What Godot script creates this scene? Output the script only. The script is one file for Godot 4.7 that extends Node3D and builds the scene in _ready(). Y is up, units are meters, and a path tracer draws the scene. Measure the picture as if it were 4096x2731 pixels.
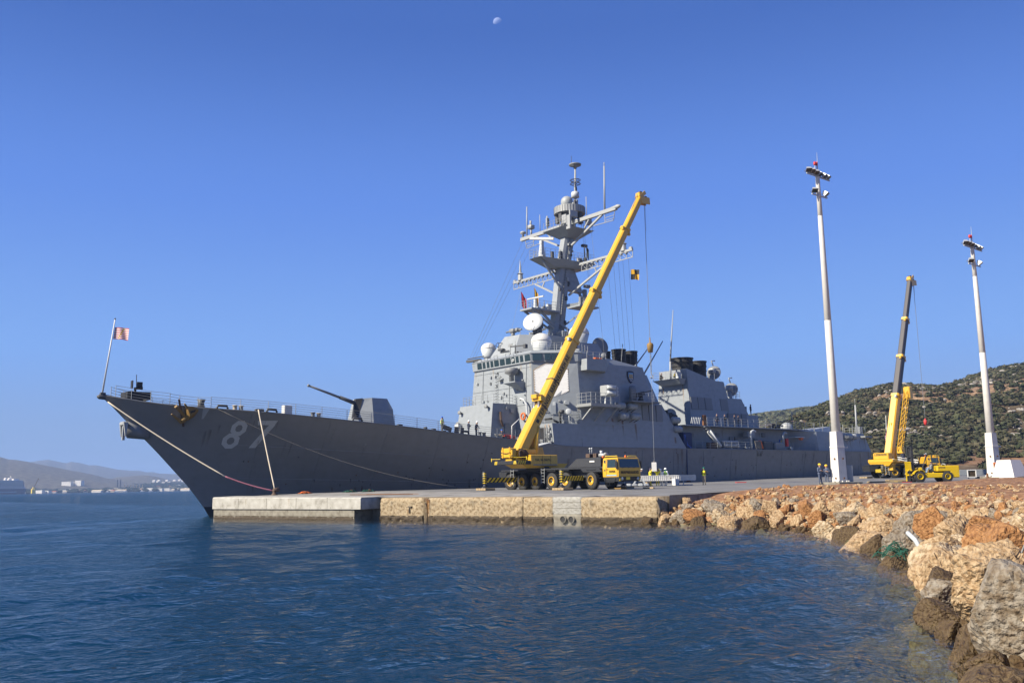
extends Node3D
# World frame: x runs aft along the moored ship from its bow, y is up from the water, z runs from the ship across the quay towards the viewer.

var rng := RandomNumberGenerator.new()
var M := {}
var T := {}
var ship: Node3D

func _ready() -> void:
	rng.seed = 87
	# ---- camera
	var cam := Camera3D.new()
	cam.name = "camera"
	cam.fov = 41.126
	cam.near = 0.1
	cam.far = 20000.0
	cam.basis = Basis(Vector3.UP, deg_to_rad(-39.5)) * Basis(Vector3.RIGHT, deg_to_rad(8.894)) * Basis(Vector3.BACK, deg_to_rad(-1.031))
	cam.position = Vector3(-24.66, 2.6, 91.07)
	add_child(cam)
	cam.current = true
	# ---- sky, air and exposure
	var sm := PanoramaSkyMaterial.new()
	sm.panorama = clear_sky()
	var sky := Sky.new()
	sky.sky_material = sm
	var env := Environment.new()
	env.background_mode = Environment.BG_SKY
	env.sky = sky
	env.tonemap_mode = Environment.TONE_MAPPER_LINEAR
	env.tonemap_exposure = 2.0
	env.sdfgi_enabled = true
	env.ssao_enabled = true
	env.ssil_enabled = true
	env.fog_enabled = true
	env.fog_density = 0.00015
	env.fog_light_color = Color(0.62, 0.74, 0.93)
	env.volumetric_fog_enabled = true
	env.volumetric_fog_density = 0.0
	var we := WorldEnvironment.new()
	we.name = "world_environment"
	we.environment = env
	add_child(we)
	# ---- sun, ahead of the bow and high on the left
	var sun := DirectionalLight3D.new()
	sun.name = "sun"
	sun.light_energy = 1.6
	sun.light_color = Color(1.0, 0.955, 0.87)
	sun.light_angular_distance = 0.5
	sun.shadow_enabled = true
	sun.directional_shadow_max_distance = 400.0
	var to_sun := Vector3(-0.97, 0.74, -0.20).normalized()
	sun.basis = Basis.looking_at(-to_sun, Vector3.UP)
	add_child(sun)
	textures()
	materials()
	setting()
	coast()
	build_ship()
	build_cranes()
	quay_things()
	people()

# a cloudless sky: one colour for each height above the horizon
func clear_sky() -> ImageTexture:
	var tab := [[-90.0, 0.05, 0.085, 0.13], [-2.0, 0.10, 0.15, 0.20], [0.0, 0.185, 0.275, 0.45], [3.4, 0.180, 0.285, 0.505], [8.0, 0.150, 0.293, 0.622], [17.4, 0.089, 0.197, 0.560], [27.8, 0.044, 0.110, 0.370], [45.0, 0.030, 0.080, 0.290], [90.0, 0.022, 0.060, 0.230]]
	var im := Image.create(16, 1024, false, Image.FORMAT_RGBAF)
	for y in 1024:
		var e := 90.0 - (y + 0.5) / 1024.0 * 180.0
		var c := Color.BLACK
		for i in tab.size() - 1:
			if e >= tab[i][0] and e <= tab[i + 1][0]:
				var f: float = (e - tab[i][0]) / (tab[i + 1][0] - tab[i][0])
				f = lerpf(f, f * f * (3.0 - 2.0 * f), 0.35)
				c = Color(lerpf(tab[i][1], tab[i + 1][1], f), lerpf(tab[i][2], tab[i + 1][2], f), lerpf(tab[i][3], tab[i + 1][3], f))
		c *= 0.72
		for x in 16:
			im.set_pixel(x, y, c)
	return ImageTexture.create_from_image(im)

# ------------------------------------------------------------------ helpers
func V(x: float, y: float, z: float) -> Vector3:
	return Vector3(x, y, z)

func nst(smooth := false) -> SurfaceTool:
	var st := SurfaceTool.new()
	st.begin(Mesh.PRIMITIVE_TRIANGLES)
	st.set_smooth_group(0 if smooth else -1)
	return st

func tri(st: SurfaceTool, a: Vector3, b: Vector3, c: Vector3) -> void:
	st.add_vertex(a); st.add_vertex(b); st.add_vertex(c)

func quad(st: SurfaceTool, a: Vector3, b: Vector3, c: Vector3, d: Vector3) -> void:
	tri(st, a, b, c); tri(st, a, c, d)

func poly(st: SurfaceTool, pts: Array) -> void:
	for i in range(1, pts.size() - 1):
		tri(st, pts[0], pts[i], pts[i + 1])

func loft(st: SurfaceTool, lo: Array, hi: Array, cap_lo := true, cap_hi := true) -> void:
	var n := lo.size()
	for i in n:
		var j := (i + 1) % n
		quad(st, lo[i], hi[i], hi[j], lo[j])
	if cap_lo:
		poly(st, lo)
	if cap_hi:
		var r := hi.duplicate(); r.reverse(); poly(st, r)

func box(st: SurfaceTool, c: Vector3, s: Vector3, b := Basis()) -> void:
	var x := b.x * s.x * 0.5
	var y := b.y * s.y * 0.5
	var z := b.z * s.z * 0.5
	loft(st, [c - x - y - z, c + x - y - z, c + x - y + z, c - x - y + z], [c - x + y - z, c + x + y - z, c + x + y + z, c - x + y + z])

# box with bevelled vertical and top edges
func bbox(st: SurfaceTool, c: Vector3, s: Vector3, e := 0.05, b := Basis()) -> void:
	var rings := []
	for k in [[-0.5, e], [-0.5, 0.0], [0.5, 0.0], [0.5, e]]:
		var inset: float = k[1]
		var y: float = k[0] * s.y
		if inset == 0.0:
			y -= sign(y) * e
		var hx := s.x * 0.5 - inset
		var hz := s.z * 0.5 - inset
		rings.append([c + b * V(-hx, y, -hz + e), c + b * V(-hx + e, y, -hz), c + b * V(hx - e, y, -hz), c + b * V(hx, y, -hz + e), c + b * V(hx, y, hz - e), c + b * V(hx - e, y, hz), c + b * V(-hx + e, y, hz), c + b * V(-hx, y, hz - e)])
	for i in 3:
		loft(st, rings[i], rings[i + 1], i == 0, i == 2)

func perp(d: Vector3) -> Vector3:
	return d.cross(Vector3.UP if absf(d.y) < 0.95 else Vector3.RIGHT).normalized()

func tube(st: SurfaceTool, a: Vector3, b: Vector3, r0: float, r1 := -1.0, n := 6) -> void:
	if r1 < 0.0:
		r1 = r0
	var d := (b - a).normalized()
	var u := perp(d)
	var w := d.cross(u)
	var lo := []
	var hi := []
	for i in n:
		var t := TAU * i / n
		var v := u * cos(t) + w * sin(t)
		lo.append(a + v * r0); hi.append(b + v * r1)
	loft(st, lo, hi)

func path_tube(st: SurfaceTool, pts: Array, r: float, n := 5) -> void:
	var last := []
	var u := perp((pts[1] - pts[0]).normalized())
	for i in pts.size():
		var d: Vector3 = (pts[mini(i + 1, pts.size() - 1)] - pts[maxi(i - 1, 0)]).normalized()
		u = (u - d * u.dot(d)).normalized()
		var w := d.cross(u)
		var ring := []
		for k in n:
			ring.append(pts[i] + u * (r * cos(TAU * k / n)) + w * (r * sin(TAU * k / n)))
		if i > 0:
			loft(st, last, ring, i == 1, i == pts.size() - 1)
		last = ring

# square bar
func bar(st: SurfaceTool, a: Vector3, b: Vector3, w: float, h: float, up := Vector3.UP) -> void:
	var d := (b - a).normalized()
	var u := d.cross(up).normalized() * w * 0.5
	var v := u.cross(d).normalized() * h * 0.5
	loft(st, [a - u - v, a + u - v, a + u + v, a - u + v], [b - u - v, b + u - v, b + u + v, b - u + v])

# profile of (radius, distance along axis)
func lathe(st: SurfaceTool, o: Vector3, axis: Vector3, prof: Array, n := 16) -> void:
	var d := axis.normalized()
	var u := perp(d)
	var w := d.cross(u)
	var last := []
	for k in prof.size():
		var ring := []
		for i in n:
			var t := TAU * i / n
			ring.append(o + d * prof[k].y + (u * cos(t) + w * sin(t)) * maxf(prof[k].x, 0.001))
		if k > 0:
			loft(st, last, ring, k == 1, k == prof.size() - 1)
		last = ring

func mesh_of(st: SurfaceTool) -> ArrayMesh:
	st.generate_normals()
	return st.commit()

func obj(called: String, st: SurfaceTool, m: Material, parent: Node3D = null, at := Vector3.ZERO) -> MeshInstance3D:
	var meshes := [mesh_of(st)]
	if parent and not called in WHOLE:
		meshes = separate(meshes[0])
	var first: MeshInstance3D = null
	for me in meshes:
		var o := MeshInstance3D.new()
		o.name = called
		o.mesh = me
		me.surface_set_material(0, m)
		o.position = at
		(parent if parent else self).add_child(o, true)
		if first == null:
			first = o
	return first

# pieces that stand apart become meshes of their own, the largest first
const WHOLE := ["body", "face", "ears", "array_bolts", "ring_ribs", "receiver_boxes", "netting", "rope_coils", "halyards", "climbing_rungs", "stain", "wall_block", "weed_band", "hazard_diamond", "railing", "crown"]

func separate(me: ArrayMesh) -> Array:
	var arr := me.surface_get_arrays(0)
	var v: PackedVector3Array = arr[Mesh.ARRAY_VERTEX]
	if arr[Mesh.ARRAY_INDEX] != null or v.size() > 9000:
		return [me]
	var at := {}
	var root := PackedInt32Array()
	var n := v.size() / 3
	for i in n:
		root.append(i)
	var find := func(a: int) -> int:
		while root[a] != a:
			root[a] = root[root[a]]
			a = root[a]
		return a
	for i in v.size():
		var k := Vector3i((v[i] * 2000.0).round())
		if at.has(k):
			var a: int = find.call(at[k])
			var b: int = find.call(i / 3)
			if a != b:
				root[b] = a
		else:
			at[k] = i / 3
	var groups := {}
	for i in n:
		var r: int = find.call(i)
		if not groups.has(r):
			groups[r] = [AABB(v[i * 3], Vector3.ZERO), []]
		for k in 3:
			groups[r][0] = groups[r][0].expand(v[i * 3 + k])
		groups[r][1].append(i)
	var parts := groups.values()
	var again := true
	while again:
		again = false
		for a in parts.size():
			for b in range(a + 1, parts.size()):
				if parts[a][0].grow(0.03).intersects(parts[b][0]):
					parts[a] = [parts[a][0].merge(parts[b][0]), parts[a][1] + parts[b][1]]
					parts.remove_at(b)
					again = true
					break
			if again:
				break
	if parts.size() == 1 or parts.size() > 60:
		return [me]
	parts.sort_custom(func(a, b): return a[0].size.length() > b[0].size.length())
	var out := []
	for p in parts:
		var na := []
		na.resize(Mesh.ARRAY_MAX)
		for slot in [Mesh.ARRAY_VERTEX, Mesh.ARRAY_NORMAL, Mesh.ARRAY_COLOR]:
			if arr[slot] == null:
				continue
			var src = arr[slot]
			var dst = src.duplicate()
			dst.resize(p[1].size() * 3)
			for k in p[1].size():
				for e in 3:
					dst[k * 3 + e] = src[p[1][k] * 3 + e]
			na[slot] = dst
		var m2 := ArrayMesh.new()
		m2.add_surface_from_arrays(Mesh.PRIMITIVE_TRIANGLES, na)
		out.append(m2)
	return out

func place(called: String, mesh: Mesh, parent: Node3D, tr: Transform3D, m: Material = null) -> MeshInstance3D:
	var o := MeshInstance3D.new()
	o.name = called
	o.mesh = mesh
	o.transform = tr
	if m:
		o.set_surface_override_material(0, m)
	(parent if parent else self).add_child(o, true)
	return o

func thing(called: String, label: String, category: String, at := Vector3.ZERO, turn := 0.0, group := "") -> Node3D:
	var o := Node3D.new()
	o.name = called
	o.position = at
	o.rotation.y = turn
	add_child(o, true)
	tag(o, label, category, group)
	return o

func tag(o: Node3D, label: String, category := "", group := "", kind := "") -> void:
	if label: o.set_meta("label", label)
	if category: o.set_meta("category", category)
	if group: o.set_meta("group", group)
	if kind: o.set_meta("kind", kind)

func structure(o: Node3D, label: String) -> void:
	tag(o, label, "", "", "structure")

func lerp_table(tab: Array, x: float) -> float:
	if x <= tab[0].x:
		return tab[0].y
	for i in range(1, tab.size()):
		if x <= tab[i].x:
			return lerpf(tab[i - 1].y, tab[i].y, (x - tab[i - 1].x) / (tab[i].x - tab[i - 1].x))
	return tab[-1].y

func words(called: String, text: String, size: float, m: Material, parent: Node3D, tr: Transform3D, bold := true, depth := 0.02, font := "Droid Sans") -> MeshInstance3D:
	var f := SystemFont.new()
	f.font_names = PackedStringArray([font])
	f.font_weight = 700 if bold else 400
	var tm := TextMesh.new()
	tm.font = f
	tm.text = text
	tm.font_size = 64
	tm.pixel_size = size / 46.0
	tm.depth = depth
	tm.curve_step = 2.0
	tm.material = m
	return place(called, tm, parent, tr)

# ------------------------------------------------------------------ textures and materials
func noise_tex(size: int, freq: float, oct: int, lo: Color, hi: Color, seed_ := 1, kind := FastNoiseLite.TYPE_SIMPLEX_SMOOTH, as_normal := false, bump := 4.0, mids := [], frac := FastNoiseLite.FRACTAL_FBM) -> NoiseTexture2D:
	var n := FastNoiseLite.new()
	n.noise_type = kind
	n.seed = seed_
	n.frequency = freq
	n.fractal_type = frac
	n.fractal_octaves = oct
	var t := NoiseTexture2D.new()
	t.width = size
	t.height = size
	t.seamless = true
	t.noise = n
	if as_normal:
		t.as_normal_map = true
		t.bump_strength = bump
	else:
		var g := Gradient.new()
		g.set_color(0, lo)
		g.set_color(1, hi)
		for q in mids:
			g.add_point(q[0], q[1])
		t.color_ramp = g
	return t

func textures() -> void:
	var w := Color.WHITE
	T.grime = noise_tex(512, 0.012, 5, Color(0.88, 0.88, 0.87), w, 3, FastNoiseLite.TYPE_SIMPLEX_SMOOTH, false, 0.0, [[0.3, Color(0.95, 0.95, 0.945)]])
	T.dent = noise_tex(512, 0.012, 3, Color.BLACK, w, 33)
	T.fine = noise_tex(512, 0.05, 5, Color(0.70, 0.70, 0.70), w, 4)
	T.stone = noise_tex(1024, 0.014, 6, Color(0.42, 0.33, 0.24), Color(1.0, 0.99, 0.96), 5, FastNoiseLite.TYPE_SIMPLEX_SMOOTH, false, 0.0, [[0.42, Color(0.80, 0.73, 0.63)], [0.58, Color(0.93, 0.90, 0.85)]])
	T.bump = noise_tex(1024, 0.02, 6, Color.BLACK, w, 6)
	T.cell = noise_tex(1024, 0.05, 3, Color.BLACK, w, 7, FastNoiseLite.TYPE_CELLULAR)
	T.concrete = noise_tex(1024, 0.01, 6, Color(0.62, 0.60, 0.57), w, 8, FastNoiseLite.TYPE_SIMPLEX_SMOOTH, false, 0.0, [[0.4, Color(0.86, 0.855, 0.84)]])
	T.pebble = noise_tex(1024, 0.012, 7, Color(0.52, 0.44, 0.33), Color(1.0, 0.99, 0.95), 15, FastNoiseLite.TYPE_SIMPLEX_SMOOTH, false, 0.0, [[0.38, Color(0.84, 0.80, 0.72)], [0.5, Color(0.95, 0.93, 0.88)]])
	T.soil = noise_tex(1024, 0.012, 6, Color(0.45, 0.36, 0.30), Color(1, 1, 1), 9)
	T.ripple = noise_tex(1024, 0.016, 4, Color.BLACK, w, 10, FastNoiseLite.TYPE_SIMPLEX_SMOOTH, true, 8.0, [], FastNoiseLite.FRACTAL_RIDGED)

func mt(called: String, r: float, g: float, b: float, rough := 0.6, metal := 0.0, tex: Texture2D = null, scale := Vector3.ONE * 0.2, bump: Texture2D = null, cm := 1.0) -> StandardMaterial3D:
	var m := StandardMaterial3D.new()
	m.resource_name = called
	m.albedo_color = Color(r, g, b).linear_to_srgb()
	m.roughness = rough
	m.metallic = metal
	m.cull_mode = BaseMaterial3D.CULL_DISABLED
	if tex or bump:
		m.uv1_triplanar = true
		m.uv1_world_triplanar = true
		m.uv1_scale = scale
	if tex:
		m.albedo_texture = tex
	if bump:
		m.heightmap_enabled = true
		m.heightmap_texture = bump
		m.heightmap_scale = cm
	M[called] = m
	return m

func materials() -> void:
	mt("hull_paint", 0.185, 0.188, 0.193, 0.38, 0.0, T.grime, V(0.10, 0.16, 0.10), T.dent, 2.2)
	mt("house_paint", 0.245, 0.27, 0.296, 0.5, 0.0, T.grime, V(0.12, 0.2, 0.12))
	mt("deck_paint", 0.10, 0.105, 0.11, 0.8, 0.0, T.grime)
	mt("boot_black", 0.018, 0.02, 0.024, 0.5)
	mt("number_grey", 0.42, 0.43, 0.43, 0.6, 0.0, T.grime, V(0.5, 0.5, 0.5))
	mt("rail_grey", 0.27, 0.285, 0.295, 0.5)
	mt("wire_grey", 0.16, 0.17, 0.18, 0.6)
	mt("dark_grey", 0.06, 0.063, 0.068, 0.6)
	mt("mid_grey", 0.17, 0.18, 0.19, 0.6)
	mt("black", 0.012, 0.012, 0.013, 0.55)
	mt("soot", 0.022, 0.022, 0.023, 0.65, 0.0, T.fine, V(0.5, 0.5, 0.5))
	mt("dome_white", 0.42, 0.445, 0.455, 0.45)
	mt("array_white", 0.80, 0.795, 0.77, 0.55, 0.0, T.grime, V(0.4, 0.4, 0.4))
	mt("window_glass", 0.02, 0.035, 0.04, 0.08).metallic_specular = 0.6
	mt("rust", 0.20, 0.085, 0.03, 0.85, 0.0, T.fine, V(1, 1, 1))
	mt("ochre", 0.30, 0.18, 0.05, 0.7, 0.0, T.fine, V(0.8, 0.8, 0.8))
	mt("brown_dark", 0.08, 0.05, 0.035, 0.8)
	mt("rope", 0.48, 0.42, 0.33, 0.9)
	mt("rope_dark", 0.20, 0.18, 0.15, 0.9)
	mt("rope_purple", 0.22, 0.08, 0.12, 0.9)
	mt("raft_white", 0.3, 0.32, 0.33, 0.5, 0.0, T.grime, V(0.6, 0.6, 0.6))
	mt("white_paint", 0.58, 0.58, 0.57, 0.5, 0.0, T.grime, V(0.7, 0.7, 0.7))
	mt("red", 0.45, 0.03, 0.03, 0.6)
	mt("orange", 0.62, 0.13, 0.02, 0.65)
	mt("blue", 0.03, 0.09, 0.38, 0.6)
	mt("light_blue", 0.15, 0.33, 0.50, 0.6)
	mt("navy_blue", 0.02, 0.035, 0.10, 0.7)
	mt("gold", 0.48, 0.30, 0.06, 0.5)
	mt("green_cloth", 0.008, 0.075, 0.05, 0.9)
	mt("hose_grey", 0.38, 0.42, 0.46, 0.6)
	mt("crane_yellow", 0.60, 0.335, 0.002, 0.38, 0.0, T.grime, V(0.5, 0.5, 0.5)).clearcoat_enabled = true
	mt("fork_yellow", 0.54, 0.37, 0.004, 0.38, 0.0, T.grime, V(0.7, 0.7, 0.7))
	mt("sign_yellow", 0.72, 0.52, 0.03, 0.5)
	mt("chassis_dark", 0.030, 0.033, 0.040, 0.5, 0.0, T.fine, V(0.6, 0.6, 0.6))
	mt("tyre", 0.028, 0.028, 0.029, 0.85)
	mt("boom_dark", 0.028, 0.026, 0.034, 0.45)
	mt("steel", 0.42, 0.43, 0.45, 0.3, 0.8)
	mt("galvanised", 0.40, 0.42, 0.44, 0.5, 0.3)
	mt("timber", 0.42, 0.32, 0.19, 0.85, 0.0, T.fine, V(0.6, 4, 4))
	mt("mast_concrete", 0.56, 0.55, 0.53, 0.7, 0.0, T.grime, V(0.5, 0.2, 0.5))
	mt("new_concrete", 0.42, 0.415, 0.39, 0.8, 0.0, T.concrete, V(0.10, 0.10, 0.10), T.bump, 1.0)
	mt("stained_concrete", 0.235, 0.22, 0.185, 0.85, 0.0, T.concrete, V(0.16, 0.14, 0.16), T.bump, 2.0)
	mt("old_concrete", 0.345, 0.29, 0.215, 0.9, 0.0, T.pebble, V(0.3, 0.3, 0.3), T.cell, 5.0)
	mt("patch_concrete", 0.33, 0.328, 0.31, 0.85, 0.0, T.concrete, V(0.3, 0.5, 0.3), T.bump, 1.5)
	mt("algae", 0.085, 0.062, 0.026, 0.6, 0.0, T.soil, V(0.5, 0.5, 0.5), T.bump, 6.0)
	mt("joint_dark", 0.08, 0.07, 0.055, 0.9)
	mt("apron", 0.28, 0.275, 0.265, 0.85, 0.0, T.concrete, V(0.05, 0.05, 0.05))
	mt("asphalt", 0.19, 0.192, 0.197, 0.85, 0.0, T.concrete, V(0.03, 0.03, 0.03), T.bump, 0.5)
	mt("red_soil", 0.4, 0.235, 0.12, 0.95, 0.0, T.soil, V(0.15, 0.15, 0.15), T.bump, 5.0)
	mt("seabed_sand", 0.26, 0.26, 0.16, 0.9, 0.0, T.soil, V(0.10, 0.10, 0.10))
	mt("rock_cream", 0.42, 0.33, 0.225, 0.9, 0.0, T.stone, V(0.45, 0.45, 0.45), T.bump, 6.0)
	mt("rock_orange", 0.34, 0.185, 0.08, 0.9, 0.0, T.stone, V(0.5, 0.5, 0.5), T.bump, 6.0)
	mt("rock_pale", 0.46, 0.4, 0.31, 0.9, 0.0, T.stone, V(0.4, 0.4, 0.4), T.bump, 6.0)
	mt("rock_grey", 0.25, 0.235, 0.215, 0.9, 0.0, T.stone, V(0.4, 0.4, 0.4), T.bump, 6.0)
	mt("rock_wet", 0.10, 0.07, 0.032, 0.7, 0.0, T.stone, V(0.6, 0.6, 0.6), T.bump, 6.0)
	var rub := mt("rubble", 1, 1, 1, 0.95, 0.0, T.stone, V(0.6, 0.6, 0.6), T.bump, 4.0)
	rub.vertex_color_use_as_albedo = true
	mt("hill_soil", 1, 1, 1, 1.0, 0.0, T.soil, V(0.02, 0.02, 0.02)).vertex_color_use_as_albedo = true
	mt("far_hill", 0.13, 0.125, 0.085, 1.0, 0.0, T.soil, V(0.0035, 0.0035, 0.0035))
	var shr := mt("shrub", 1, 1, 1, 0.9)
	shr.vertex_color_use_as_albedo = true
	mt("town_white", 0.62, 0.6, 0.56, 0.8)
	mt("town_tan", 0.55, 0.45, 0.30, 0.8)
	mt("roof_red", 0.34, 0.12, 0.06, 0.85)
	mt("container_grey", 0.30, 0.33, 0.36, 0.6, 0.0, T.grime, V(0.2, 0.2, 0.2))
	var vc := mt("coloured", 1, 1, 1, 0.75)
	vc.vertex_color_use_as_albedo = true
	var stn := mt("rust_streak", 1, 1, 1, 0.9)
	stn.vertex_color_use_as_albedo = true
	stn.transparency = BaseMaterial3D.TRANSPARENCY_ALPHA
	var gl := mt("clear_glass", 0.5, 0.6, 0.62, 0.04)
	gl.transparency = BaseMaterial3D.TRANSPARENCY_ALPHA
	gl.albedo_color.a = 0.25
	var wa := mt("sea_surface", 0.10, 0.20, 0.25, 0.06)
	wa.transparency = BaseMaterial3D.TRANSPARENCY_ALPHA
	wa.albedo_color.a = 0.03
	wa.metallic_specular = 0.34
	wa.uv1_triplanar = true
	wa.uv1_world_triplanar = true
	wa.uv1_scale = V(0.075, 0.075, 0.11)
	wa.normal_enabled = true
	wa.normal_texture = T.ripple
	wa.normal_scale = 0.85
# ------------------------------------------------------------------ the setting: water, quay, embankment
const SHORE := [Vector2(18.9, 50.0), Vector2(18.7, 52.6), Vector2(18.1, 57.9), Vector2(17.6, 61.0), Vector2(13.8, 67.0), Vector2(10.2, 71.0), Vector2(3.9, 75.8), Vector2(-0.4, 78.6), Vector2(-5.0, 81.5), Vector2(-8.0, 83.2), Vector2(-10.6, 84.6), Vector2(-13.4, 86.2), Vector2(-18.0, 88.6), Vector2(-23.0, 92.5), Vector2(-30.0, 97.0), Vector2(-60.0, 108.0)]

# distance inland from the waterline of the bay (negative over water)
func inland(x: float, z: float) -> float:
	var p := Vector2(x, z)
	var best := 1e9
	var side := 1.0
	for i in SHORE.size() - 1:
		var a: Vector2 = SHORE[i]
		var b: Vector2 = SHORE[i + 1]
		var ab := b - a
		var k := clampf((p - a).dot(ab) / ab.length_squared(), 0.0, 1.0)
		var d := p.distance_to(a + ab * k)
		if d < best:
			best = d
			side = -1.0 if ab.cross(p - a) > 0.0 else 1.0
	return best * side

func deck_h(x: float, z: float) -> float:
	return 1.98 + 0.0055 * x - 0.0068 * (z - 11.0) + 0.006 * maxf(0.0, x - 60.0)

func land_h(x: float, z: float, d: float) -> float:
	var top := 1.74 + 0.0075 * clampf(x, -20.0, 130.0) + 0.10 * sin(x * 0.23 + z * 0.11)
	var prof := [Vector2(-42, -9.0), Vector2(-27, -5.0), Vector2(-16, -3.0), Vector2(-6, -2.3), Vector2(-2.5, -1.6), Vector2(-1, -0.9), Vector2(0, -0.15), Vector2(1.2, 0.55), Vector2(2.6, 1.05), Vector2(4.5, 1.5), Vector2(7.0, 1.86), Vector2(9, 2.0)]
	var h := lerp_table(prof, d)
	if h > 0.3:
		h *= top / 2.0
	return h

func setting() -> void:
	var bn := FastNoiseLite.new()
	bn.seed = 21
	bn.frequency = 0.35
	bn.fractal_octaves = 3
	# ---- sea surface: real waves near the viewer, finer ripples in the material
	var waves := []
	for i in 40:
		var wl := 0.55 * pow(1.16, i % 20) * rng.randf_range(0.92, 1.08)
		var dir := deg_to_rad(rng.randf_range(-50, 50) + 62.0)
		waves.append([cos(dir) * TAU / wl, sin(dir) * TAU / wl, rng.randf() * TAU, 0.0064 * pow(wl, 0.6) * (0.7 if wl > 4.0 else 1.0), wl])
	var st := nst(true)
	var base := 0
	# nested sheets, finer towards the shore: [x0, x1, z0, z1, cell]
	for q in [[-29.0, 23.0, 64.0, 93.0, 0.17], [-29.0, 23.0, 4.0, 64.0, 0.36], [-29.0, 31.0, -246.0, 4.0, 1.1]]:
		var cell: float = q[4]
		var nx := int(round((q[1] - q[0]) / cell))
		var nz := int(round((q[3] - q[2]) / cell))
		for j in nz + 1:
			var z: float = lerpf(q[2], q[3], float(j) / nz)
			for i in nx + 1:
				var x: float = lerpf(q[0], q[1], float(i) / nx)
				var y := 0.0
				var group := 0.75 + 0.6 * bn.get_noise_2d(x * 0.12, z * 0.12)
				for w in waves:
					if w[4] > cell * 2.5:
						y += w[3] * sin(w[0] * x + w[1] * z + w[2])
				y = y * group + 0.012 * absf(bn.get_noise_2d(x * 4.0, z * 4.0))
				st.add_vertex(V(x, y, z))
		for j in nz:
			for i in nx:
				var a := base + j * (nx + 1) + i
				for k in [a, a + 1, a + nx + 2, a, a + nx + 2, a + nx + 1]:
					st.add_index(k)
		base += (nx + 1) * (nz + 1)
	for q in [[-4000.0, -29.0, -6500.0, 2000.0], [-29.0, 31.0, -6500.0, -246.0], [-29.0, 31.0, 93.0, 2000.0], [31.0, 4500.0, -6500.0, 2000.0], [23.0, 31.0, 4.0, 93.0]]:
		for p in [V(q[0], 0, q[2]), V(q[1], 0, q[2]), V(q[1], 0, q[3]), V(q[0], 0, q[3])]:
			st.add_vertex(p)
		for k in [0, 1, 2, 0, 2, 3]:
			st.add_index(base + k)
		base += 4
	var sea := obj("sea", st, M.sea_surface)
	structure(sea, "rippled dark blue sea of the bay, clear and green over the shallows")
	var body := FogVolume.new()
	body.name = "sea_water"
	body.shape = RenderingServer.FOG_VOLUME_SHAPE_BOX
	body.size = V(8500, 11.8, 8500)
	body.position = V(250, -6.1, -2250)
	var fm := FogMaterial.new()
	fm.resource_name = "sea_water"
	fm.density = 0.26
	fm.albedo = Color(0.04, 0.27, 0.42)
	body.material = fm
	add_child(body)
	tag(body, "clear blue green water under the rippled surface", "", "", "stuff")
	# ---- seabed and embankment from one height field
	var sb := nst(true)
	var em := nst(true)
	var cs := 0.8
	var gx := 212
	var gz := 140
	var hx := -70.0
	var hz := 28.0
	var hh := PackedFloat32Array()
	var dd := PackedFloat32Array()
	for j in gz + 1:
		for i in gx + 1:
			var x := hx + i * cs
			var z := hz + j * cs
			var d := inland(x, z)
			if z < 51.7 and x > 10.0:
				d = minf(d, -1.0)
			var h := land_h(x, z, d)
			h += bn.get_noise_2d(x, z) * (0.16 if d > 0.0 else 0.35) * clampf(absf(d) * 0.4, 0.1, 1.0)
			if z < 52.6 and d > 3.0:
				h = minf(h, deck_h(x, z) - 0.03)
			hh.append(h); dd.append(d)
	for j in gz:
		for i in gx:
			var a := j * (gx + 1) + i
			var b := a + gx + 1
			var t := em if maxf(maxf(dd[a], dd[a + 1]), maxf(dd[b], dd[b + 1])) > 0.75 else sb
			var p := V(hx + i * cs, 0, hz + j * cs)
			quad(t, p + V(0, hh[a], 0), p + V(cs, hh[a + 1], 0), p + V(cs, hh[b + 1], cs), p + V(0, hh[b], cs))
	for q in [[-4000.0, hx, -6500.0, 2000.0], [hx, hx + gx * cs, -6500.0, hz], [hx + gx * cs, 4500.0, -6500.0, 2000.0]]:
		quad(sb, V(q[0], -9.5, q[2]), V(q[1], -9.5, q[2]), V(q[1], -9.5, q[3]), V(q[0], -9.5, q[3]))
	structure(obj("seabed", sb, M.seabed_sand), "pale sand and weed seabed seen through the shallow water")
	var bank := obj("rock_embankment", em, M.red_soil)
	structure(bank, "red earth embankment faced with tumbled limestone rocks round the bay")
	build_rocks(bank)
	build_quay()

func rock_mesh(seed_: int, sub: int, cuts: int) -> ArrayMesh:
	var r := RandomNumberGenerator.new()
	r.seed = seed_
	var planes := []
	for i in cuts:
		var n := Vector3(r.randf_range(-1, 1), r.randf_range(-1, 1), r.randf_range(-1, 1)).normalized()
		planes.append([n, r.randf_range(0.5, 0.92)])
	var nz := FastNoiseLite.new()
	nz.seed = seed_
	nz.frequency = 0.9
	var sq := Vector3(r.randf_range(0.85, 1.25), r.randf_range(0.65, 0.9), r.randf_range(0.8, 1.1))
	var st := nst()
	var rings := sub
	var segs := sub * 2
	var pts := []
	for i in rings + 1:
		var row := []
		for j in segs:
			var th := PI * i / rings
			var ph := TAU * (j + 0.5 * (i % 2)) / segs
			var d := Vector3(sin(th) * cos(ph), cos(th), sin(th) * sin(ph))
			var rad := 1.0
			for p in planes:
				var c: float = d.dot(p[0])
				if c > 0.05:
					rad = minf(rad, p[1] / c)
			rad += nz.get_noise_3dv(d * 2.0) * 0.05
			if sub > 9:
				rad += nz.get_noise_3dv(d * 7.0) * 0.035 - 0.05 * pow(1.0 - absf(nz.get_noise_3dv(d * 2.6 + V(9, 3, 1))), 14.0)
			row.append(d * rad * sq)
		pts.append(row)
	for i in rings:
		for j in segs:
			var k := (j + 1) % segs
			quad(st, pts[i][j], pts[i][k], pts[i + 1][k], pts[i + 1][j])
	return mesh_of(st)

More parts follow.
